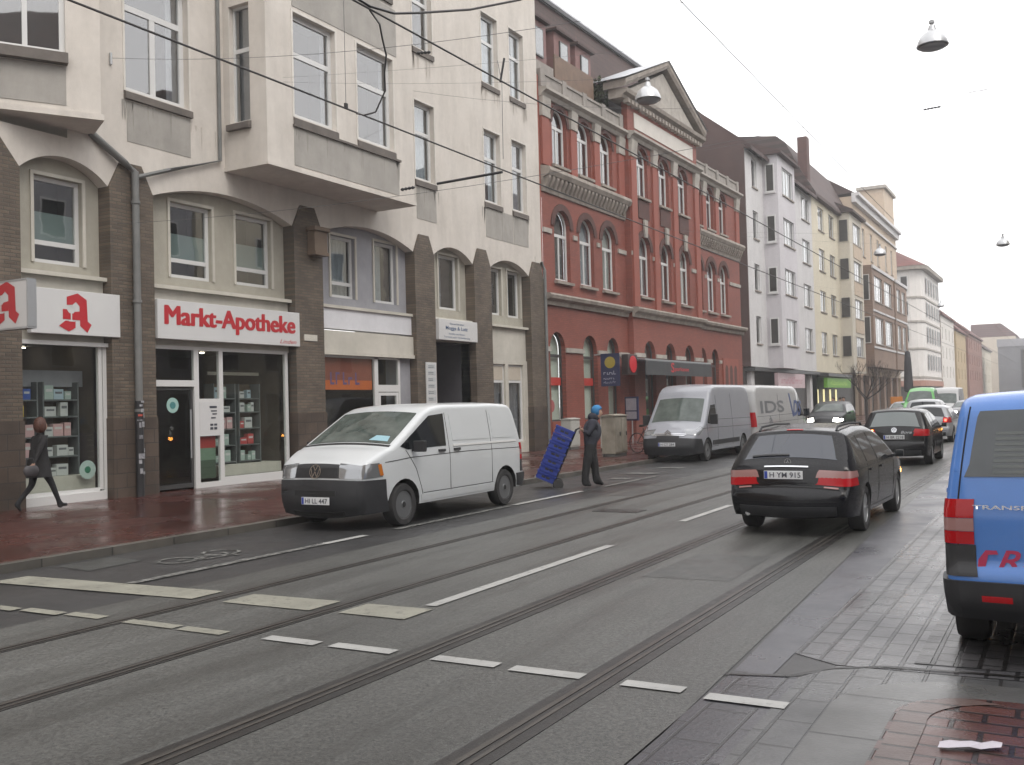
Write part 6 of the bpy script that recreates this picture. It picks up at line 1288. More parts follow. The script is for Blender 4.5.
# ---------------- cars
ESTATE = [(.06, .26), (.0, .36), (.0, .54), (.05, .60), (.085, .66), (.12, .88), (.20, .965), (.56, 1.31), (.60, 1.355), (.85, 1.385), (1.5, 1.42), (2.25, 1.405), (2.72, 1.32), (3.42, .94), (3.6, .90), (4.15, .82), (4.42, .70), (4.52, .56), (4.55, .42), (4.46, .22)]
HATCH = [(.06, .26), (.0, .36), (.0, .55), (.05, .62), (.07, .80), (.12, .93), (.38, 1.31), (.42, 1.345), (.65, 1.375), (1.25, 1.39), (1.9, 1.365), (2.32, 1.28), (2.98, .95), (3.15, .91), (3.65, .82), (3.9, .70), (4.0, .55), (4.03, .42), (3.95, .22)]
def make_car(label, up, loc, rz, pm, W, ax, glass_pts, opts):
    zs_ = opts.get('zs', 1.0); up = [(y, z if z < .5 else .5+(z-.5)*zs_) for y, z in up]; Z = lambda z: z if z < .5 else .5+(z-.5)*zs_
    H = max(p[1] for p in up); sh = Shell(up, W, H, Z(.86), .24, ax, .35, .24, (1.1, .17), (.7, .09), (.16, .09, .035), .09, .04, .30)
    t = thing(opts.get('name', 'car'), label, 'car', loc, rz, opts.get('group')); sh.body('body', [pm, 'under'], t); L = sh.L
    wheels(t, sh, ax, .305, .20, opts.get('wheel', 7), .305)
    (ra, rb), (wa, wb), sides = glass_pts
    zz = lambda p: (p[0], Z(p[1]))
    pieces(t, 'rear_window', opts.get('rglass', 'auto_glass'), lambda m: sh.rimgeo(m, zz(ra), zz(rb), (-.93, .93), (-.86, .86), .005, 0, 10))
    pieces(t, 'windscreen', 'screen_glass', lambda m: sh.rimgeo(m, zz(wa), zz(wb), (-.97, .97), (-.92, .92), .005, 0, 10))
    for q in sides:
        for sd_ in (1, -1): pieces(t, 'side_window', 'auto_glass', lambda m: sh.sidegeo(m, [zz(p) for p in q], .004, 0, (sd_,)))
    for sd_ in (1, -1):
        m = MB(); lo, hi, fi = opts['tail']; mid = lo+(hi-lo)*.55; e = opts.get('tail_len', .3)
        on = opts.get('lit_tail', {}).get(sd_)
        for a, b, mi in ((lo, mid, 0), (mid, hi, 1)):
            pa = min(sh.path((.0, Z(a)), (.01, Z(a)))[0][0].x, .3); 
            sh.rimgeo(m, (.09, Z(a)), (.12, Z(b)), (sd_*fi, sd_*1.0), (sd_*(fi+.06), sd_*1.0), .010, mi, 6); sh.sidegeo(m, sh.edge((.09, Z(a)), (.12, Z(b)))+[(e-.06, Z(b)), (e, Z(a)+.01)], .010, mi, (sd_,))
        tl = m.build('taillight', ['lens_red', opts.get('tail_mat', 'lens_pale')], t, 40)
        if on: pieces(tl, 'lit_lamp', on, lambda m: (sh.rimgeo(m, (.09, Z(lo+.05)), (.10, Z(lo+.14)), (sd_*(fi+.10), sd_*.98), (sd_*(fi+.10), sd_*.98), .016, 0, 4)))
        hb = [(L-.55, .70), (L-.14, .56)]
        m = MB(); A, B = sh.path((L-.28, .72), (L-.28, .72))[0][0], None
        sh.rimgeo(m, (L-.20, .74), (L-.07, .60), (sd_*.72, sd_*1.0), (sd_*.68, sd_*1.0), .008, 0, 5); sh.sidegeo(m, sh.edge((L-.20, .74), (L-.07, .60))+[(L-.45, .66), (L-.48, .735)], .008, 0, (sd_,)); hl_ = m.build('headlight', opts.get('head', 'lens_clear'), t, 40)
    pieces(t, 'grille', 'black', lambda m: sh.rimgeo(m, (L-.06, .60), (L-.01, .44), (-.36, .36), (-.40, .40), .010, 0, 8))
    m = MB(); sh.rimgeo(m, (.012, .40), (.04, .28), (-.98, .98), (-.98, .98), .012, 0, 12); m.build('bumper_trim', 'trim', t, 40)
    pieces(t, 'bumper_seam', 'under', lambda m: (sh.rimgeo(m, (.045, .592), (.055, .605), (-1, 1), (-1, 1), .003, 0, 12), sh.rimgeo(m, (.0, .455), (.0, .462), (-1, 1), (-1, 1), .003, 0, 12)))
    by = opts['doors']; zl = Z(.92)
    lines(t, sh, [[(y, Z(.9)), (y-.02, .33)] for y in by]+[[(by[0], .30), (by[-1], .30)], [(.3, Z(.86)), (by[-1], Z(.88))]], .008)
    for y in by[:-1]:
        for sd_ in (1, -1): pieces(t, 'door_handle', opts.get('handle', pm), lambda m: sh.sidegeo(m, [(y+.12, Z(.80)), (y+.30, Z(.805)), (y+.30, Z(.835)), (y+.12, Z(.83))], .022, 0, (sd_,), .03))
    mirror(t, sh, wa[0]-.35, Z(.90), pm, (.06, .07, .10))
    if opts.get('rails'): [pieces(t, 'roof_rail', opts['rails'], lambda m: m.tube([(sd_*(sh.half(y, H-.04)-.10), y, z) for y, z in ((.68, H-.05), (.78, H+.005), (1.5, H+.03), (2.3, H+.015), (2.42, H-.04))], .016, 6)) for sd_ in (1, -1)]
    return t, sh
EG = (((.215, .985), (.54, 1.285)), ((3.38, .965), (2.76, 1.30)), [[(.42, .935), (.66, 1.26), (1.02, 1.285), (1.02, .93)], [(1.10, .93), (1.10, 1.29), (1.78, 1.31), (1.82, .925)], [(1.90, .925), (1.86, 1.31), (2.35, 1.30), (2.72, 1.22), (3.05, .99), (3.10, .925)]])
HG = (((.135, .955), (.365, 1.285)), ((2.94, .975), (2.36, 1.26)), [[(.36, .935), (.54, 1.22), (.86, 1.27), (.84, .93)], [(.92, .93), (.94, 1.28), (1.50, 1.30), (1.54, .925)], [(1.62, .925), (1.58, 1.30), (1.95, 1.285), (2.35, 1.19), (2.66, .99), (2.72, .925)]])
bk = paint('car_black', (.005, .005, .007), .10, .1, .0, .36)
c1, sh = make_car('black estate car with roof rails waiting on the tram tracks, nearest us', ESTATE, (-3.21, 12.82, 0), R(-1.2), bk, 1.66, (.96, 3.60), EG, dict(zs=.965, tail=(.645, .85, .54), doors=(1.06, 1.86, 3.12), rails='trim', wheel=10, rglass=plain('rear_glass_blue', (.022, .028, .042), .05, 0, 0, .9), tail_len=.42, name='estate_car'))
plate(c1, sh, (.105, .775), -.06, 'H YM 915', False, .50, .105, .012)
pieces(c1, 'chrome_strip', 'chrome', lambda m: sh.rimgeo(m, (.115, .862), (.118, .876), (-.44, .40), (-.44, .40), .014, 0, 10))
p, nn = sh.at((.15, .915), 0, .012); m = MB(); n = 24
m.add([(p.x+(.038+s*.005)*math.cos(2*PI*i/n), p.y-.003, p.z+(.038+s*.005)*math.sin(2*PI*i/n)) for s in (0, 1) for i in range(n)], [(i, (i+1) % n, n+(i+1) % n, n+i) for i in range(n)])
for k in range(3):
    a = R(90+120*k); d = Vector((math.cos(a), math.sin(a))); q = Vector((-d.y, d.x))*.006; m.add([(p.x+q.x, p.y-.004, p.z+q.y), (p.x-q.x, p.y-.004, p.z-q.y), (p.x+d.x*.038, p.y-.004, p.z+d.y*.038)], [(0, 1, 2)])
m.build('emblem', 'chrome', c1)
for sd_ in (1, -1): pieces(c1, 'reverse_reflector', 'lens_pale', lambda m: sh.rimgeo(m, (.05, .608), (.06, .63), (sd_*.70, sd_*.96), (sd_*.70, sd_*.96), .012, 0, 4))
pieces(c1, 'exhaust', 'chrome', lambda m: m.tube([(-.52, .0, .29), (-.52, .3, .29)], .035, 10))
pieces(c1, 'high_brake_light', 'lens_red', lambda m: sh.rimgeo(m, (.57, 1.325), (.59, 1.345), (-.2, .2), (-.2, .2), .008, 0, 4))
c1.scale = (1, .92, 1)
MB().box(.88, .95, 3.055, 3.075, .93, .955).build('mirror_indicator', 'on_amber', c1)
pieces(c1, 'side_indicator', 'on_amber', lambda m: sh.sidegeo(m, [(4.22, .58), (4.30, .56), (4.30, .62), (4.22, .63)], .012, 0, (1,)))
pieces(c1, 'rear_wiper', 'black', lambda m: sh.rimgeo(m, (.225, .99), (.245, 1.005), (-.75, .0), (-.75, .0), .022, 0, 6, .012))
c2, sh = make_car('black hatchback with its left rear indicator flashing, ahead of the estate car', HATCH, (-3.90, 26.6, 0), R(.5), bk, 1.68, (.80, 3.22), HG, dict(zs=1.05, tail=(.74, .90, .66), doors=(.88, 1.58, 2.74), wheel=5, tail_mat='lens_red', lit_tail={-1: 'on_amber'}, rglass=plain('rear_glass_pale', (.10, .12, .12), .06, 0, 0, .9)))
plate(c2, sh, (.07, .72), 0, 'H BR 2218', False, .50, .105, .012); emblem_vw(c2, sh, (.11, .875), .055, -1)
text('badge', 'Bora', 'chrome', c2, (.16, -.005, .82), *XZ, .26, .07, .012, .3)
sl = paint('car_silver', (.34, .35, .37), .3, .1)
c3, sh = make_car('silver hatchback with a lit red tail lamp, second car ahead on the tracks', HATCH, (-4.62, 39.6, 0), 0, sl, 1.66, (.80, 3.22), HG, dict(tail=(.74, .95, .76), doors=(.88, 1.58, 2.74), wheel=5, tail_mat='lens_red', lit_tail={1: 'on_red', -1: 'on_red'}))
plate(c3, sh, (.0, .50), 0, 'H KS 730', False)
c4, sh = make_car('dark car mostly hidden by the blue van with a lit orange tail lamp', ESTATE, (-2.32, 34.6, 0), 0, paint('car_dark_grey', (.012, .012, .014), .3, .1, .1, .3), 1.66, (.96, 3.60), EG, dict(tail=(.66, .86, .60), doors=(1.06, 1.86, 3.12), lit_tail={-1: 'on_amber'}, tail_mat='lens_red', name='estate_car'))
c5, sh = make_car('grey car with a pale roof queueing beyond the black hatchback', HATCH, (-5.6, 46.5, 0), 0, sl, 1.70, (.80, 3.22), HG, dict(tail=(.74, .95, .76), doors=(.88, 1.58, 2.74), tail_mat='lens_red', zs=1.22))
c6, sh = make_car('dark off-roader with bright headlights coming towards us behind the IDS van', HATCH, (-10.5, 53.5, 0), PI, paint('car_petrol', (.010, .011, .013), .3, .1, .1, .35), 1.80, (.80, 3.22), HG, dict(tail=(.74, .95, .76), doors=(.88, 1.58, 2.74), head='on_white', zs=1.22, name='off_road_car'))
c7, sh = make_car('oncoming dark car with headlights on, far away between the silver hatchback and blue van', HATCH, (-5.75, 72.0, 0), PI, paint('car_dark_blue', (.02, .022, .03), .3, .1), 1.70, (.80, 3.22), HG, dict(tail=(.74, .95, .76), doors=(.88, 1.58, 2.74), head='on_white'))
c8, sh = make_car('green van-like car far down the street showing its bright green roof', HATCH, (-7.5, 64.0, 0), PI, paint('car_green', (.045, .30, .03), .35, .1), 1.75, (.80, 3.22), HG, dict(tail=(.74, .95, .76), doors=(.88, 1.58, 2.74), zs=1.95))
v5, sh = make_high('white high-roof van far down the street behind the green car', (-7.6, 80.0, 0), PI, bpy.data.materials['van_white_dull'], True, 1.0, 'none')
c9, sh = make_car('pale grey car with dark windows far off at the left kerb before the corner house', HATCH, (-9.9, 74.0, 0), PI, sl, 1.70, (.80, 3.22), HG, dict(tail=(.74, .95, .76), doors=(.88, 1.58, 2.74)))
# ================================================================== PEOPLE
MT['skin'] = plain('skin', (.36, .22, .16), .5); MT['shoe'] = plain('shoe_black', (.015, .014, .014), .5)
def person(label, loc, rz, J, R_, edges, zones, mats, hands=(), k=1.0, group=None):
    """one continuous skinned body; zones(x,y,z) -> material index"""
    t = thing('person', label, 'person', loc, rz, group); names = list(J); idx = {n: i for i, n in enumerate(names)}
    V = [Vector(J[n])*k for n in names]; rad = [R_[n]*k for n in names]; E_ = [(idx[a], idx[b]) for a, b in edges]
    for (w, dirn, side, grip) in hands:                 # palm, four fingers of unequal length and a thumb from the side of the palm
        wv = V[idx[w]]; d = Vector(dirn).normalized(); s_ = d.cross(Vector(side)).normalized(); u = s_.cross(d).normalized()
        p0 = len(V); V.append(wv+d*.075*k); rad.append(.030*k); E_.append((idx[w], p0))
        for j, (o, l) in enumerate(((-.030, .066), (-.010, .078), (.010, .074), (.029, .058))):
            b = wv+d*.085*k+s_*o*k; c = b+(d*(1-grip)+u*grip*.6).normalized()*l*.5*k; e_ = c+(d*(.6-grip)+u*(grip+.25)).normalized()*l*.5*k
            i = len(V); V += [b, c, e_]; rad += [.0095*k, .009*k, .0075*k]; E_ += [(p0, i), (i, i+1), (i+1, i+2)]
        b = wv+d*.03*k-s_*.035*k+u*.01*k; c = b+(d*.8-s_*.6+u*.4).normalized()*.035*k; i = len(V); V += [b, c, c+(d*.9+u*.5).normalized()*.03*k]; rad += [.013*k, .010*k, .008*k]; E_ += [(idx[w], i), (i, i+1), (i+1, i+2)]
    me = bpy.data.meshes.new('body'); me.from_pydata([tuple(v) for v in V], E_, []); o = bpy.data.objects.new('tmp_body', me); COL.objects.link(o)
    bm = bmesh.new(); bm.from_mesh(me); lay = bm.verts.layers.skin.verify(); bm.verts.ensure_lookup_table()
    for i, v in enumerate(bm.verts): v[lay].radius = (rad[i], rad[i]); v[lay].use_root = (i == 0)
    bm.to_mesh(me); bm.free()
    o.modifiers.new('s', 'SKIN').use_smooth_shade = True; q = o.modifiers.new('d', 'SUBSURF'); q.levels = q.render_levels = 2
    dg = bpy.context.evaluated_depsgraph_get(); dg.update(); m2 = bpy.data.meshes.new_from_object(o.evaluated_get(dg)); bpy.data.objects.remove(o); m2.name = 'body'; m2.materials.clear()
    for m in mats: m2.materials.append(MT[m] if isinstance(m, str) else m)
    for p in m2.polygons: c = p.center/k; p.material_index = zones(c.x, c.y, c.z); p.use_smooth = True
    b = bpy.data.objects.new('body', m2); COL.objects.link(b); b.parent = t
    return t
def blob(name, mat, t, c, r, fn=None, n=20):
    m = MB(); rows = n//2
    for i in range(rows+1):
        a = PI*i/rows
        for j in range(n):
            b = 2*PI*j/n; p = Vector((math.sin(a)*math.cos(b)*r[0], math.sin(a)*math.sin(b)*r[1], math.cos(a)*r[2]))
            if fn: p = fn(p)
            m.v.append(tuple(Vector(c)+p))
    for i in range(rows):
        for j in range(n): m.f.append([i*n+j, i*n+(j+1) % n, (i+1)*n+(j+1) % n, (i+1)*n+j]); m.m.append(0)
    return m.build(name, mat, t, 180)
BASE_R = dict(pelvis=.135, belly=.130, chest=.150, neckb=.085, neck=.055, jaw=.070, head=.092, crown=.070, nose=.016, shl=.070, shr=.070, ell=.050, elr=.050, wrl=.033, wrr=.033, hipl=.095, hipr=.095, knl=.062, knr=.062, anl=.042, anr=.042, hel=.038, her=.038, tol=.030, tor=.030)
EDGES = [('pelvis', 'belly'), ('belly', 'chest'), ('chest', 'neckb'), ('neckb', 'neck'), ('neck', 'jaw'), ('jaw', 'head'), ('head', 'crown'), ('jaw', 'nose'), ('chest', 'shl'), ('chest', 'shr'), ('shl', 'ell'), ('ell', 'wrl'), ('shr', 'elr'), ('elr', 'wrr'), ('pelvis', 'hipl'), ('pelvis', 'hipr'), ('hipl', 'knl'), ('knl', 'anl'), ('anl', 'tol'), ('hipr', 'knr'), ('knr', 'anr'), ('anr', 'tor'), ('anl', 'hel'), ('anr', 'her')]
def face(t, c, hw=.09, k=1.0):
    for s_ in (-1, 1):
        blob('eye', plain('eye_white', (.5, .5, .48), .3) if 'eye_white' not in bpy.data.materials else bpy.data.materials['eye_white'], t, (c[0]+s_*.032, c[1]+hw-.012, c[2]+.01), (.012, .008, .008), None, 10)
        blob('ear', 'skin', t, (c[0]+s_*hw*.98, c[1]-.005, c[2]-.005), (.014, .026, .034), None, 12)
    blob('mouth', plain('lips', (.30, .10, .09), .5) if 'lips' not in bpy.data.materials else bpy.data.materials['lips'], t, (c[0], c[1]+hw-.012, c[2]-.062), (.026, .008, .008), None, 10)
# --- man pulling the crates: leaning forward a little, both arms reaching back; faces across the street (+y local)
J = dict(pelvis=(0, 0, .93), belly=(0, .03, 1.10), chest=(0, .07, 1.30), neckb=(0, .11, 1.43), neck=(0, .15, 1.49), jaw=(0, .19, 1.55), head=(0, .19, 1.62), crown=(0, .185, 1.69), nose=(0, .295, 1.585), shl=(-.19, .07, 1.37), shr=(.19, .07, 1.37),
         ell=(-.27, -.06, 1.14), wrl=(-.21, -.13, 1.21), elr=(.27, -.05, 1.14), wrr=(.21, -.13, 1.21), hipl=(-.09, 0, .88), hipr=(.09, 0, .88), knl=(-.12, .09, .48), knr=(.12, -.09, .48), anl=(-.13, .12, .09), anr=(.14, -.15, .09), tol=(-.14, .28, .035), tor=(.15, .0, .035), hel=(-.13, .08, .045), her=(.14, -.19, .045))
def zman(x, y, z):
    if z < .10: return 3
    if z < .92: return 1
    if y < -.145 and abs(x) > .12 and 1.19 < z < 1.4: return 2
    if z > 1.475 and y > .08: return 2
    return 0
RM = dict(BASE_R); RM.update(hipl=.13, hipr=.13, knl=.098, knr=.098, anl=.080, anr=.080, belly=.175, chest=.185, pelvis=.16, shl=.10, shr=.10, ell=.078, elr=.078, neck=.07)
man_loc = (-9.05, 19.40, 0)
man = person('man in a blue hood and dark clothes pulling a leaning stack of blue crates', man_loc, R(-62), J, RM, EDGES, zman, [noisy('jacket_dark', (.014, .015, .024), (.030, .031, .045), 9, .85, .9, 14), noisy('trousers_black', (.008, .008, .009), (.015, .015, .016), 9, .85, .9, 14), 'skin', 'shoe'], [('wrl', (.15, -1, .45), (0, 0, 1), .75), ('wrr', (-.15, -1, .45), (0, 0, 1), .75)])
face(man, (0, .19, 1.60))
blob('cap', noisy('cap_blue', (.02, .13, .30), (.03, .18, .38), 8, .8, .2), man, (0, .165, 1.635), (.122, .128, .125), lambda p: Vector((p.x, min(p.y, .115 if p.z > .01 else .045), max(p.z, -.11))))
blob('hood', bpy.data.materials['jacket_dark'], man, (0, .08, 1.50), (.15, .12, .10))
blob('waistcoat', noisy('vest_grey', (.03, .033, .045), (.05, .054, .066), 5, .8, .2), man, (0, .055, 1.19), (.205, .20, .27))
# --- sack truck and crates
ang = R(24); st = thing('hand_truck', 'black sack truck tipped back under the stack of blue crates', 'hand truck', (0, 0, 0))
MW = Matrix.Translation(man_loc) @ Matrix.Rotation(R(-62), 4, 'Z')
BASE = Matrix.Translation((0, -.82, .10)) @ Matrix.Rotation(-ang, 4, 'X')          # local z runs up the tilted stack, towards the man
st.matrix_world = MW @ BASE
m = MB()
for s_ in (-1, 1): m.tube([(s_*.20, .02, -.02), (s_*.20, .02, 1.25), (s_*.18, .10, 1.34)], .014, 8)
for z in (.1, .5, .9, 1.22): m.tube([(-.2, .02, z), (.2, .02, z)], .011, 6)
m.build('frame', 'black', st, 40); MB().box(-.24, .24, -.42, .02, -.035, -.015).build('toe_plate', 'metal', st)
w_ = MB().lathe([(.05, .03), (.10, .03), (.115, .015), (.115, -.015), (.10, -.03), (.05, -.03)], 20, (0, 0, 0), 'x').build('wheel', 'tyre', st, 40); MB().lathe([(.055, .02), (0, .022)], 16, (0, 0, 0), 'x').build('rim', 'steelwheel', w_)
w_.location = (.24, .10, .02); w2_ = copy_tree(w_, st); w2_.location = (-.24, .10, .02)
MT['crate'] = noisy('crate_blue', (.014, .030, .19), (.026, .05, .30), 3, .45, .05)
ORD = ['lowest', 'second', 'third', 'fourth', 'fifth', 'sixth', 'topmost']
def crate_mesh(name):
    a, b, h = .27, .19, .158; m = MB()
    m.box(-a, a, -b, b, 0, .012)
    for s_ in (-1, 1):
        m.box(s_*a-.010 if s_ > 0 else -a, a if s_ > 0 else -a+.010, -b+.011, b-.011, .013, h); m.box(-a, a, s_*b-.010 if s_ > 0 else -b, b if s_ > 0 else -b+.010, .013, h)
        m.box(-a-.022, a+.022, b*s_ if s_ > 0 else -b-.022, b+.022 if s_ > 0 else -b, h-.035, h+.002); m.box(a*s_ if s_ > 0 else -a-.022, a+.022 if s_ > 0 else -a, -b, b, h-.035, h+.001)
        for q in range(5): x = -a+.04+q*.115; m.box(x, x+.018, b if s_ > 0 else -b-.009, b+.009 if s_ > 0 else -b, .015, h-.031)
        for q in range(3): y = -b+.05+q*.13; m.box(a if s_ > 0 else -a-.009, a+.009 if s_ > 0 else -a, y, y+.018, .015, h-.031)
    return m
cr0 = None
for i in range(7):
    if cr0 is None: c = cr0 = crate_mesh('crate').build('crate', 'crate', None); [MB().box(s_*.2704-.0005, s_*.2704+.0005, -.09, .09, .05, .095).build('handle_slot', 'black', c) for s_ in (-1, 1)]
    else: c = copy_tree(cr0)
    c.matrix_world = MW @ BASE @ Matrix.Translation((random.uniform(-.006, .006), -.205+random.uniform(-.006, .006), -.013+.174*i))
    tag(c, '%s blue plastic crate of the leaning stack on the sack truck' % ORD[i], 'crate', 'blue crates stacked on the sack truck')
    if i in (0, 6): MB().box(-.09, .09, -.2075, -.204, .055, .10).build('paper_label', 'sign_white', c); MB().box(-.281, -.2795, -.07, .07, .06, .10).build('paper_label', 'sign_white', c)
# --- woman walking past the pharmacy
J = dict(pelvis=(0, 0, .91), belly=(0, .01, 1.07), chest=(0, .03, 1.26), neckb=(0, .05, 1.38), neck=(0, .065, 1.44), jaw=(0, .085, 1.50), head=(0, .085, 1.57), crown=(0, .08, 1.63), nose=(0, .185, 1.535), shl=(-.16, .03, 1.33), shr=(.16, .03, 1.33),
         ell=(-.21, .10, 1.07), wrl=(-.19, .24, .90), elr=(.21, -.12, 1.09), wrr=(.20, -.22, .86), hipl=(-.085, 0, .86), hipr=(.085, 0, .86), knr=(.095, .20, .49), anr=(.095, .36, .095), tor=(.10, .50, .085), her=(.095, .34, .035), knl=(-.095, -.07, .47), anl=(-.10, -.36, .16), tol=(-.10, -.28, .035), hel=(-.10, -.40, .13))
RW = dict(BASE_R); RW.update(pelvis=.150, belly=.125, chest=.135, shl=.058, shr=.058, ell=.042, elr=.042, wrl=.028, wrr=.028, hipl=.105, hipr=.105, knl=.058, knr=.058, anl=.036, anr=.036, neck=.047, jaw=.062, head=.086, crown=.066)
def zwom(x, y, z):
    if z > 1.455: return 2
    if abs(x) > .13 and .72 < z < .885 and abs(y) > .16: return 2
    if z < .105 and (y > .25 or y < -.25): return 3
    if z < .62: return 1
    return 0
wm = person('woman with reddish brown hair in a dark coat walking past the pharmacy window', (-16.28, 11.32, .10), R(-2), J, RW, EDGES, zwom, [noisy('coat_black', (.006, .0055, .006), (.012, .011, .012), 9, .85, .9, 16), noisy('jeans_dark', (.006, .006, .008), (.012, .012, .015), 9, .85, .9, 16), 'skin', 'shoe'], [('wrl', (0, .4, -1), (1, 0, 0), .35), ('wrr', (0, -.4, -1), (-1, 0, 0), .35)])
face(wm, (0, .085, 1.55), .084)
blob('hair', noisy('hair_auburn', (.040, .013, .008), (.085, .030, .016), 40, .6, .9, 30), wm, (0, .045, 1.56), (.108, .118, .155), lambda p: Vector((p.x*(1.0 if p.z > -.05 else 1.12), min(p.y, .075+max(0, p.z-.02)*.3), p.z)))
m = MB(); prof = [(.155, 1.12), (.165, 1.0), (.19, .85), (.215, .70), (.225, .62)]
for (r, z) in prof:
    for j in range(20): a = 2*PI*j/20; m.v.append((r*.92*math.cos(a), r*1.0*math.sin(a)+.01, z))
for i in range(len(prof)-1):
    for j in range(20): m.f.append([i*20+j, i*20+(j+1) % 20, (i+1)*20+(j+1) % 20, (i+1)*20+j]); m.m.append(0)
m.build('coat_skirt', bpy.data.materials['coat_black'], wm, 60)
hb = blob('handbag', noisy('bag_dark', (.03, .028, .03), (.06, .055, .06), 5, .6, .1), None, (0, 0, 0), (.06, .15, .12), lambda p: Vector((p.x, p.y, max(-.10, min(.09, p.z))))); hb.location = (-16.05, 11.02, .86); tag(hb, 'small dark handbag hanging from the arm of the walking woman', 'bag')
MB().tube([(0, -.10, .08), (-.03, -.06, .22), (-.03, .06, .22), (0, .10, .08)], .008, 6).build('bag_handle', 'black', hb)
# --- people far down the left pavement
def zfar(x, y, z): return 2 if z > 1.475 else (3 if z < .09 else (1 if z < .9 else 0))
JS = dict(pelvis=(0, 0, .93), belly=(0, .01, 1.10), chest=(0, .02, 1.30), neckb=(0, .03, 1.42), neck=(0, .04, 1.48), jaw=(0, .06, 1.55), head=(0, .06, 1.62), crown=(0, .055, 1.68), nose=(0, .165, 1.585), shl=(-.18, .02, 1.37), shr=(.18, .02, 1.37), ell=(-.23, -.02, 1.10), wrl=(-.22, .12, .90), elr=(.23, -.06, 1.10), wrr=(.22, .02, .86), hipl=(-.09, 0, .88), hipr=(.09, 0, .88), knl=(-.10, .10, .49), knr=(.10, -.06, .49), anl=(-.10, .15, .09), anr=(.10, -.22, .11), tol=(-.11, .30, .035), tor=(.11, -.10, .035), hel=(-.10, .11, .045), her=(.10, -.26, .06))
for lab, x, y, rz, c in (('far pedestrian in a pale jacket on the pavement before the ochre house', -11.6, 60.5, 170, (.40, .41, .40)), ('far pedestrian in black beside the one in the pale jacket', -12.4, 61.5, 150, (.02, .02, .022)), ('far pedestrian in a dark red coat behind two others on the pavement', -12.9, 66.0, 10, (.08, .022, .025))):
    p = person(lab, (x, y, .1), R(rz), JS, BASE_R, EDGES, zfar, [plain('far_jacket', c, .8), bpy.data.materials['trousers_black'], 'skin', 'shoe']); blob('hair', plain('hair_dark', (.025, .018, .014), .7), p, (0, .03, 1.65), (.10, .11, .09))

# ================================================================== STREET FURNITURE
def cabinet(label, loc, w, d, h, mat, rz=0.0):
    t = thing('utility_cabinet', label, 'cabinet', loc, rz); MB().box(-d/2+.02, d/2-.02, -w/2+.02, w/2-.02, 0, .10).build('plinth', 'concrete', t)
    b = MB().box(-d/2, d/2, -w/2, w/2, .10, h).build('housing', mat, t, None, .015); MB().prism([(-d/2-.03, h+.002), (d/2+.03, h+.002), (d/2+.03, h+.03), (0, h+.07), (-d/2-.03, h+.03)], 'y', -w/2-.03, w/2+.03).build('lid', mat, t)
    n = 2 if w > .9 else 1
    for k in range(n):
        a = -w/2+w*k/n+.04; e = -w/2+w*(k+1)/n-.04; dr = MB().box(d/2+.001, d/2+.018, a, e, .16, h-.06).build('door', mat, t, None, .006); MB().box(d/2+.019, d/2+.04, e-.10, e-.07, h*.52, h*.52+.12).build('handle', 'black', dr)
    return t
cabinet('small pale cabinet on the pavement against the last brown pillar', (-16.35, 33.35, .10), .8, .4, 1.12, noisy('cab_pale', (.34, .34, .31), (.42, .41, .38), 3, .6, .1))
cabinet('narrow pale cabinet half hidden behind the man with the crates', (-14.4, 32.4, .10), .55, .35, 1.2, noisy('cab_pale2', (.34, .33, .29), (.40, .39, .35), 3, .6, .1))
cabinet('wide stained beige cabinet between the man and the silver van', (-12.62, 28.9, .10), 1.0, .45, 1.28, noisy('cab_beige', (.17, .15, .115), (.31, .28, .23), 2.2, .7, .15, 60, .35))
nb = thing('notice_board', 'blue framed notice board with two pale sheets by the red brick wall', 'notice board', (-15.9, 38.3, .10), R(-35))
MB().tube([(0, 0, 0), (0, 0, 1.2)], .03, 8).build('post', 'metal', nb); m = MB(); m.box(-.5, .5, -.03, .03, .95, 1.95); m.build('frame', plain('frame_navy', (.02, .03, .09), .5), nb, None, .01)
for a, b in ((1.02, 1.33), (1.38, 1.88)): MB().box(-.4, .4, -.036, -.031, a, b).build('paper_sheet', noisy('sheet', (.36, .38, .44), (.44, .46, .52), 5, .6, 0), nb)
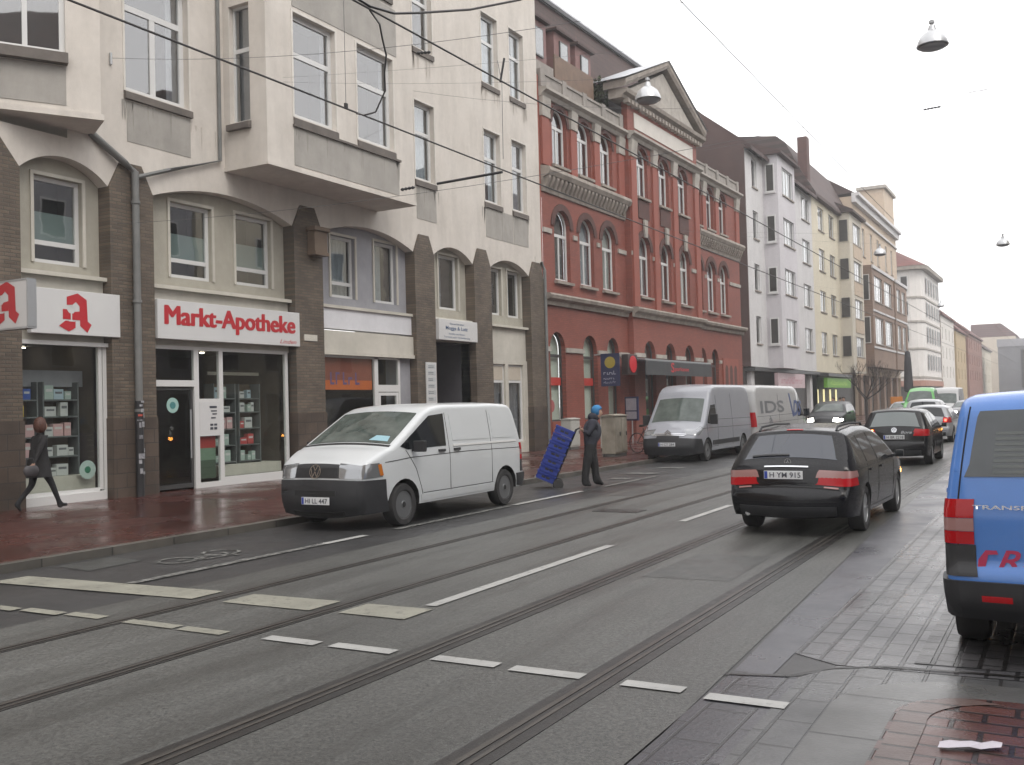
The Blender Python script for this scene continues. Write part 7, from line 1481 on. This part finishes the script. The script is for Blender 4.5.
def bicycle(label, loc, rz, col, basket=None):
    t = thing('bicycle', label, 'bicycle', loc, rz, 'bicycles parked by the silver van'); fm = plain('bike_paint', col, .35)
    for y in (0, 1.05):
        m = MB(); n = 28
        for i in range(n):
            a = 2*PI*i/n
            for j in range(6): b = 2*PI*j/6; r = .33+.019*math.cos(b); m.v.append((.019*math.sin(b), y+r*math.cos(a), .35+r*math.sin(a)))
        for i in range(n):
            for j in range(6): m.f.append([i*6+j, i*6+(j+1) % 6, ((i+1) % n)*6+(j+1) % 6, ((i+1) % n)*6+j]); m.m.append(0)
        w = m.build('wheel', 'tyre', t, 60); s_ = MB()
        for i in range(14): a = 2*PI*i/14; s_.tube([(0, y, .35), (0, y+.315*math.cos(a), .35+.315*math.sin(a))], .0025, 4)
        s_.build('spokes', 'metal', w)
    m = MB()
    for q in (((0, 0, .35), (0, .42, .32)), ((0, .42, .32), (0, .28, .85)), ((0, 0, .35), (0, .30, .75)), ((0, .30, .75), (0, .88, .82)), ((0, .42, .32), (0, .89, .72)), ((0, 1.05, .35), (0, .87, .95))): m.tube([Vector(p) for p in q], .016, 6)
    m.build('frame', fm, t, 40); MB().prism([(.14, .88), (.42, .90), (.40, .95), (.16, .96)], 'x', -.06, .06).build('saddle', 'black', t, None, .02)
    MB().tube([(-.28, .74, 1.02), (-.10, .90, 1.0), (.10, .90, 1.0), (.28, .74, 1.02)], .013, 6).build('handlebar', 'metal', t, 40)
    if basket:
        m = MB(); m.box(-.19, .19, .98, 1.26, .82, .83)
        for z in (.83, .90, .97, 1.04): 
            for a, b, c, d in ((-.2, .2, .97, .98), (-.2, .2, 1.26, 1.27), (-.2, -.19, .98, 1.26), (.19, .2, .98, 1.26)): m.box(a, b, c, d, z, z+.05)
        m.build('basket', plain('basket_teal', basket, .6), t)
    return t
bicycle('parked bicycle with a teal front basket leaning by the beige cabinet', (-12.55, 30.6, .10), R(-110), (.03, .03, .035), (.05, .17, .20))
bicycle('dark parked bicycle without basket close to the front of the silver van', (-12.0, 31.4, .10), R(-105), (.06, .02, .02))
fb = thing('banner_pole', 'dark furled banner on a pole far down the street before the white corner house', 'banner', (-10.0, 75.0, .0))
MB().tube([(0, 0, .0), (0, 0, 5.1)], .05, 8).build('pole', 'metal', fb); MB().lathe([(.05, 5.0), (.17, 4.9), (.24, 4.2), (.28, 3.2), (.33, 2.15), (.10, 2.05)], 12, (.1, 0, 0)).build('furled_cloth', noisy('cloth_dark', (.035, .034, .038), (.06, .058, .062), 2, .9, .2), fb, 60)
sg = MB().box(-.4, .4, -.02, .02, 0, .5).build('road_sign', plain('sign_orange', (.55, .20, .03), .5), None, None, .01); sg.location = (-10.6, 74.0, 1.25); tag(sg, 'small orange road sign under the dark furled banner', 'sign'); MB().tube([(0, .03, -1.25), (0, .03, .5)], .03, 8).build('post', 'metal', sg)
# ================================================================== THE DAMP AIR
hz = MB().box(-705, 705, -705, 705, -1.05, 30.0)
mz = bpy.data.materials.new('damp_air'); mz.use_nodes = True; mz.node_tree.nodes.clear()
o_ = mz.node_tree.nodes.new('ShaderNodeOutputMaterial'); pv = mz.node_tree.nodes.new('ShaderNodeVolumePrincipled')
pv.inputs['Color'].default_value = (.93, .94, .95, 1); pv.inputs['Density'].default_value = .0014; pv.inputs['Anisotropy'].default_value = .3
mz.node_tree.links.new(pv.outputs[0], o_.inputs['Volume'])
MT['damp_air'] = mz; ho = hz.build('haze', 'damp_air'); ho['kind'] = 'stuff'
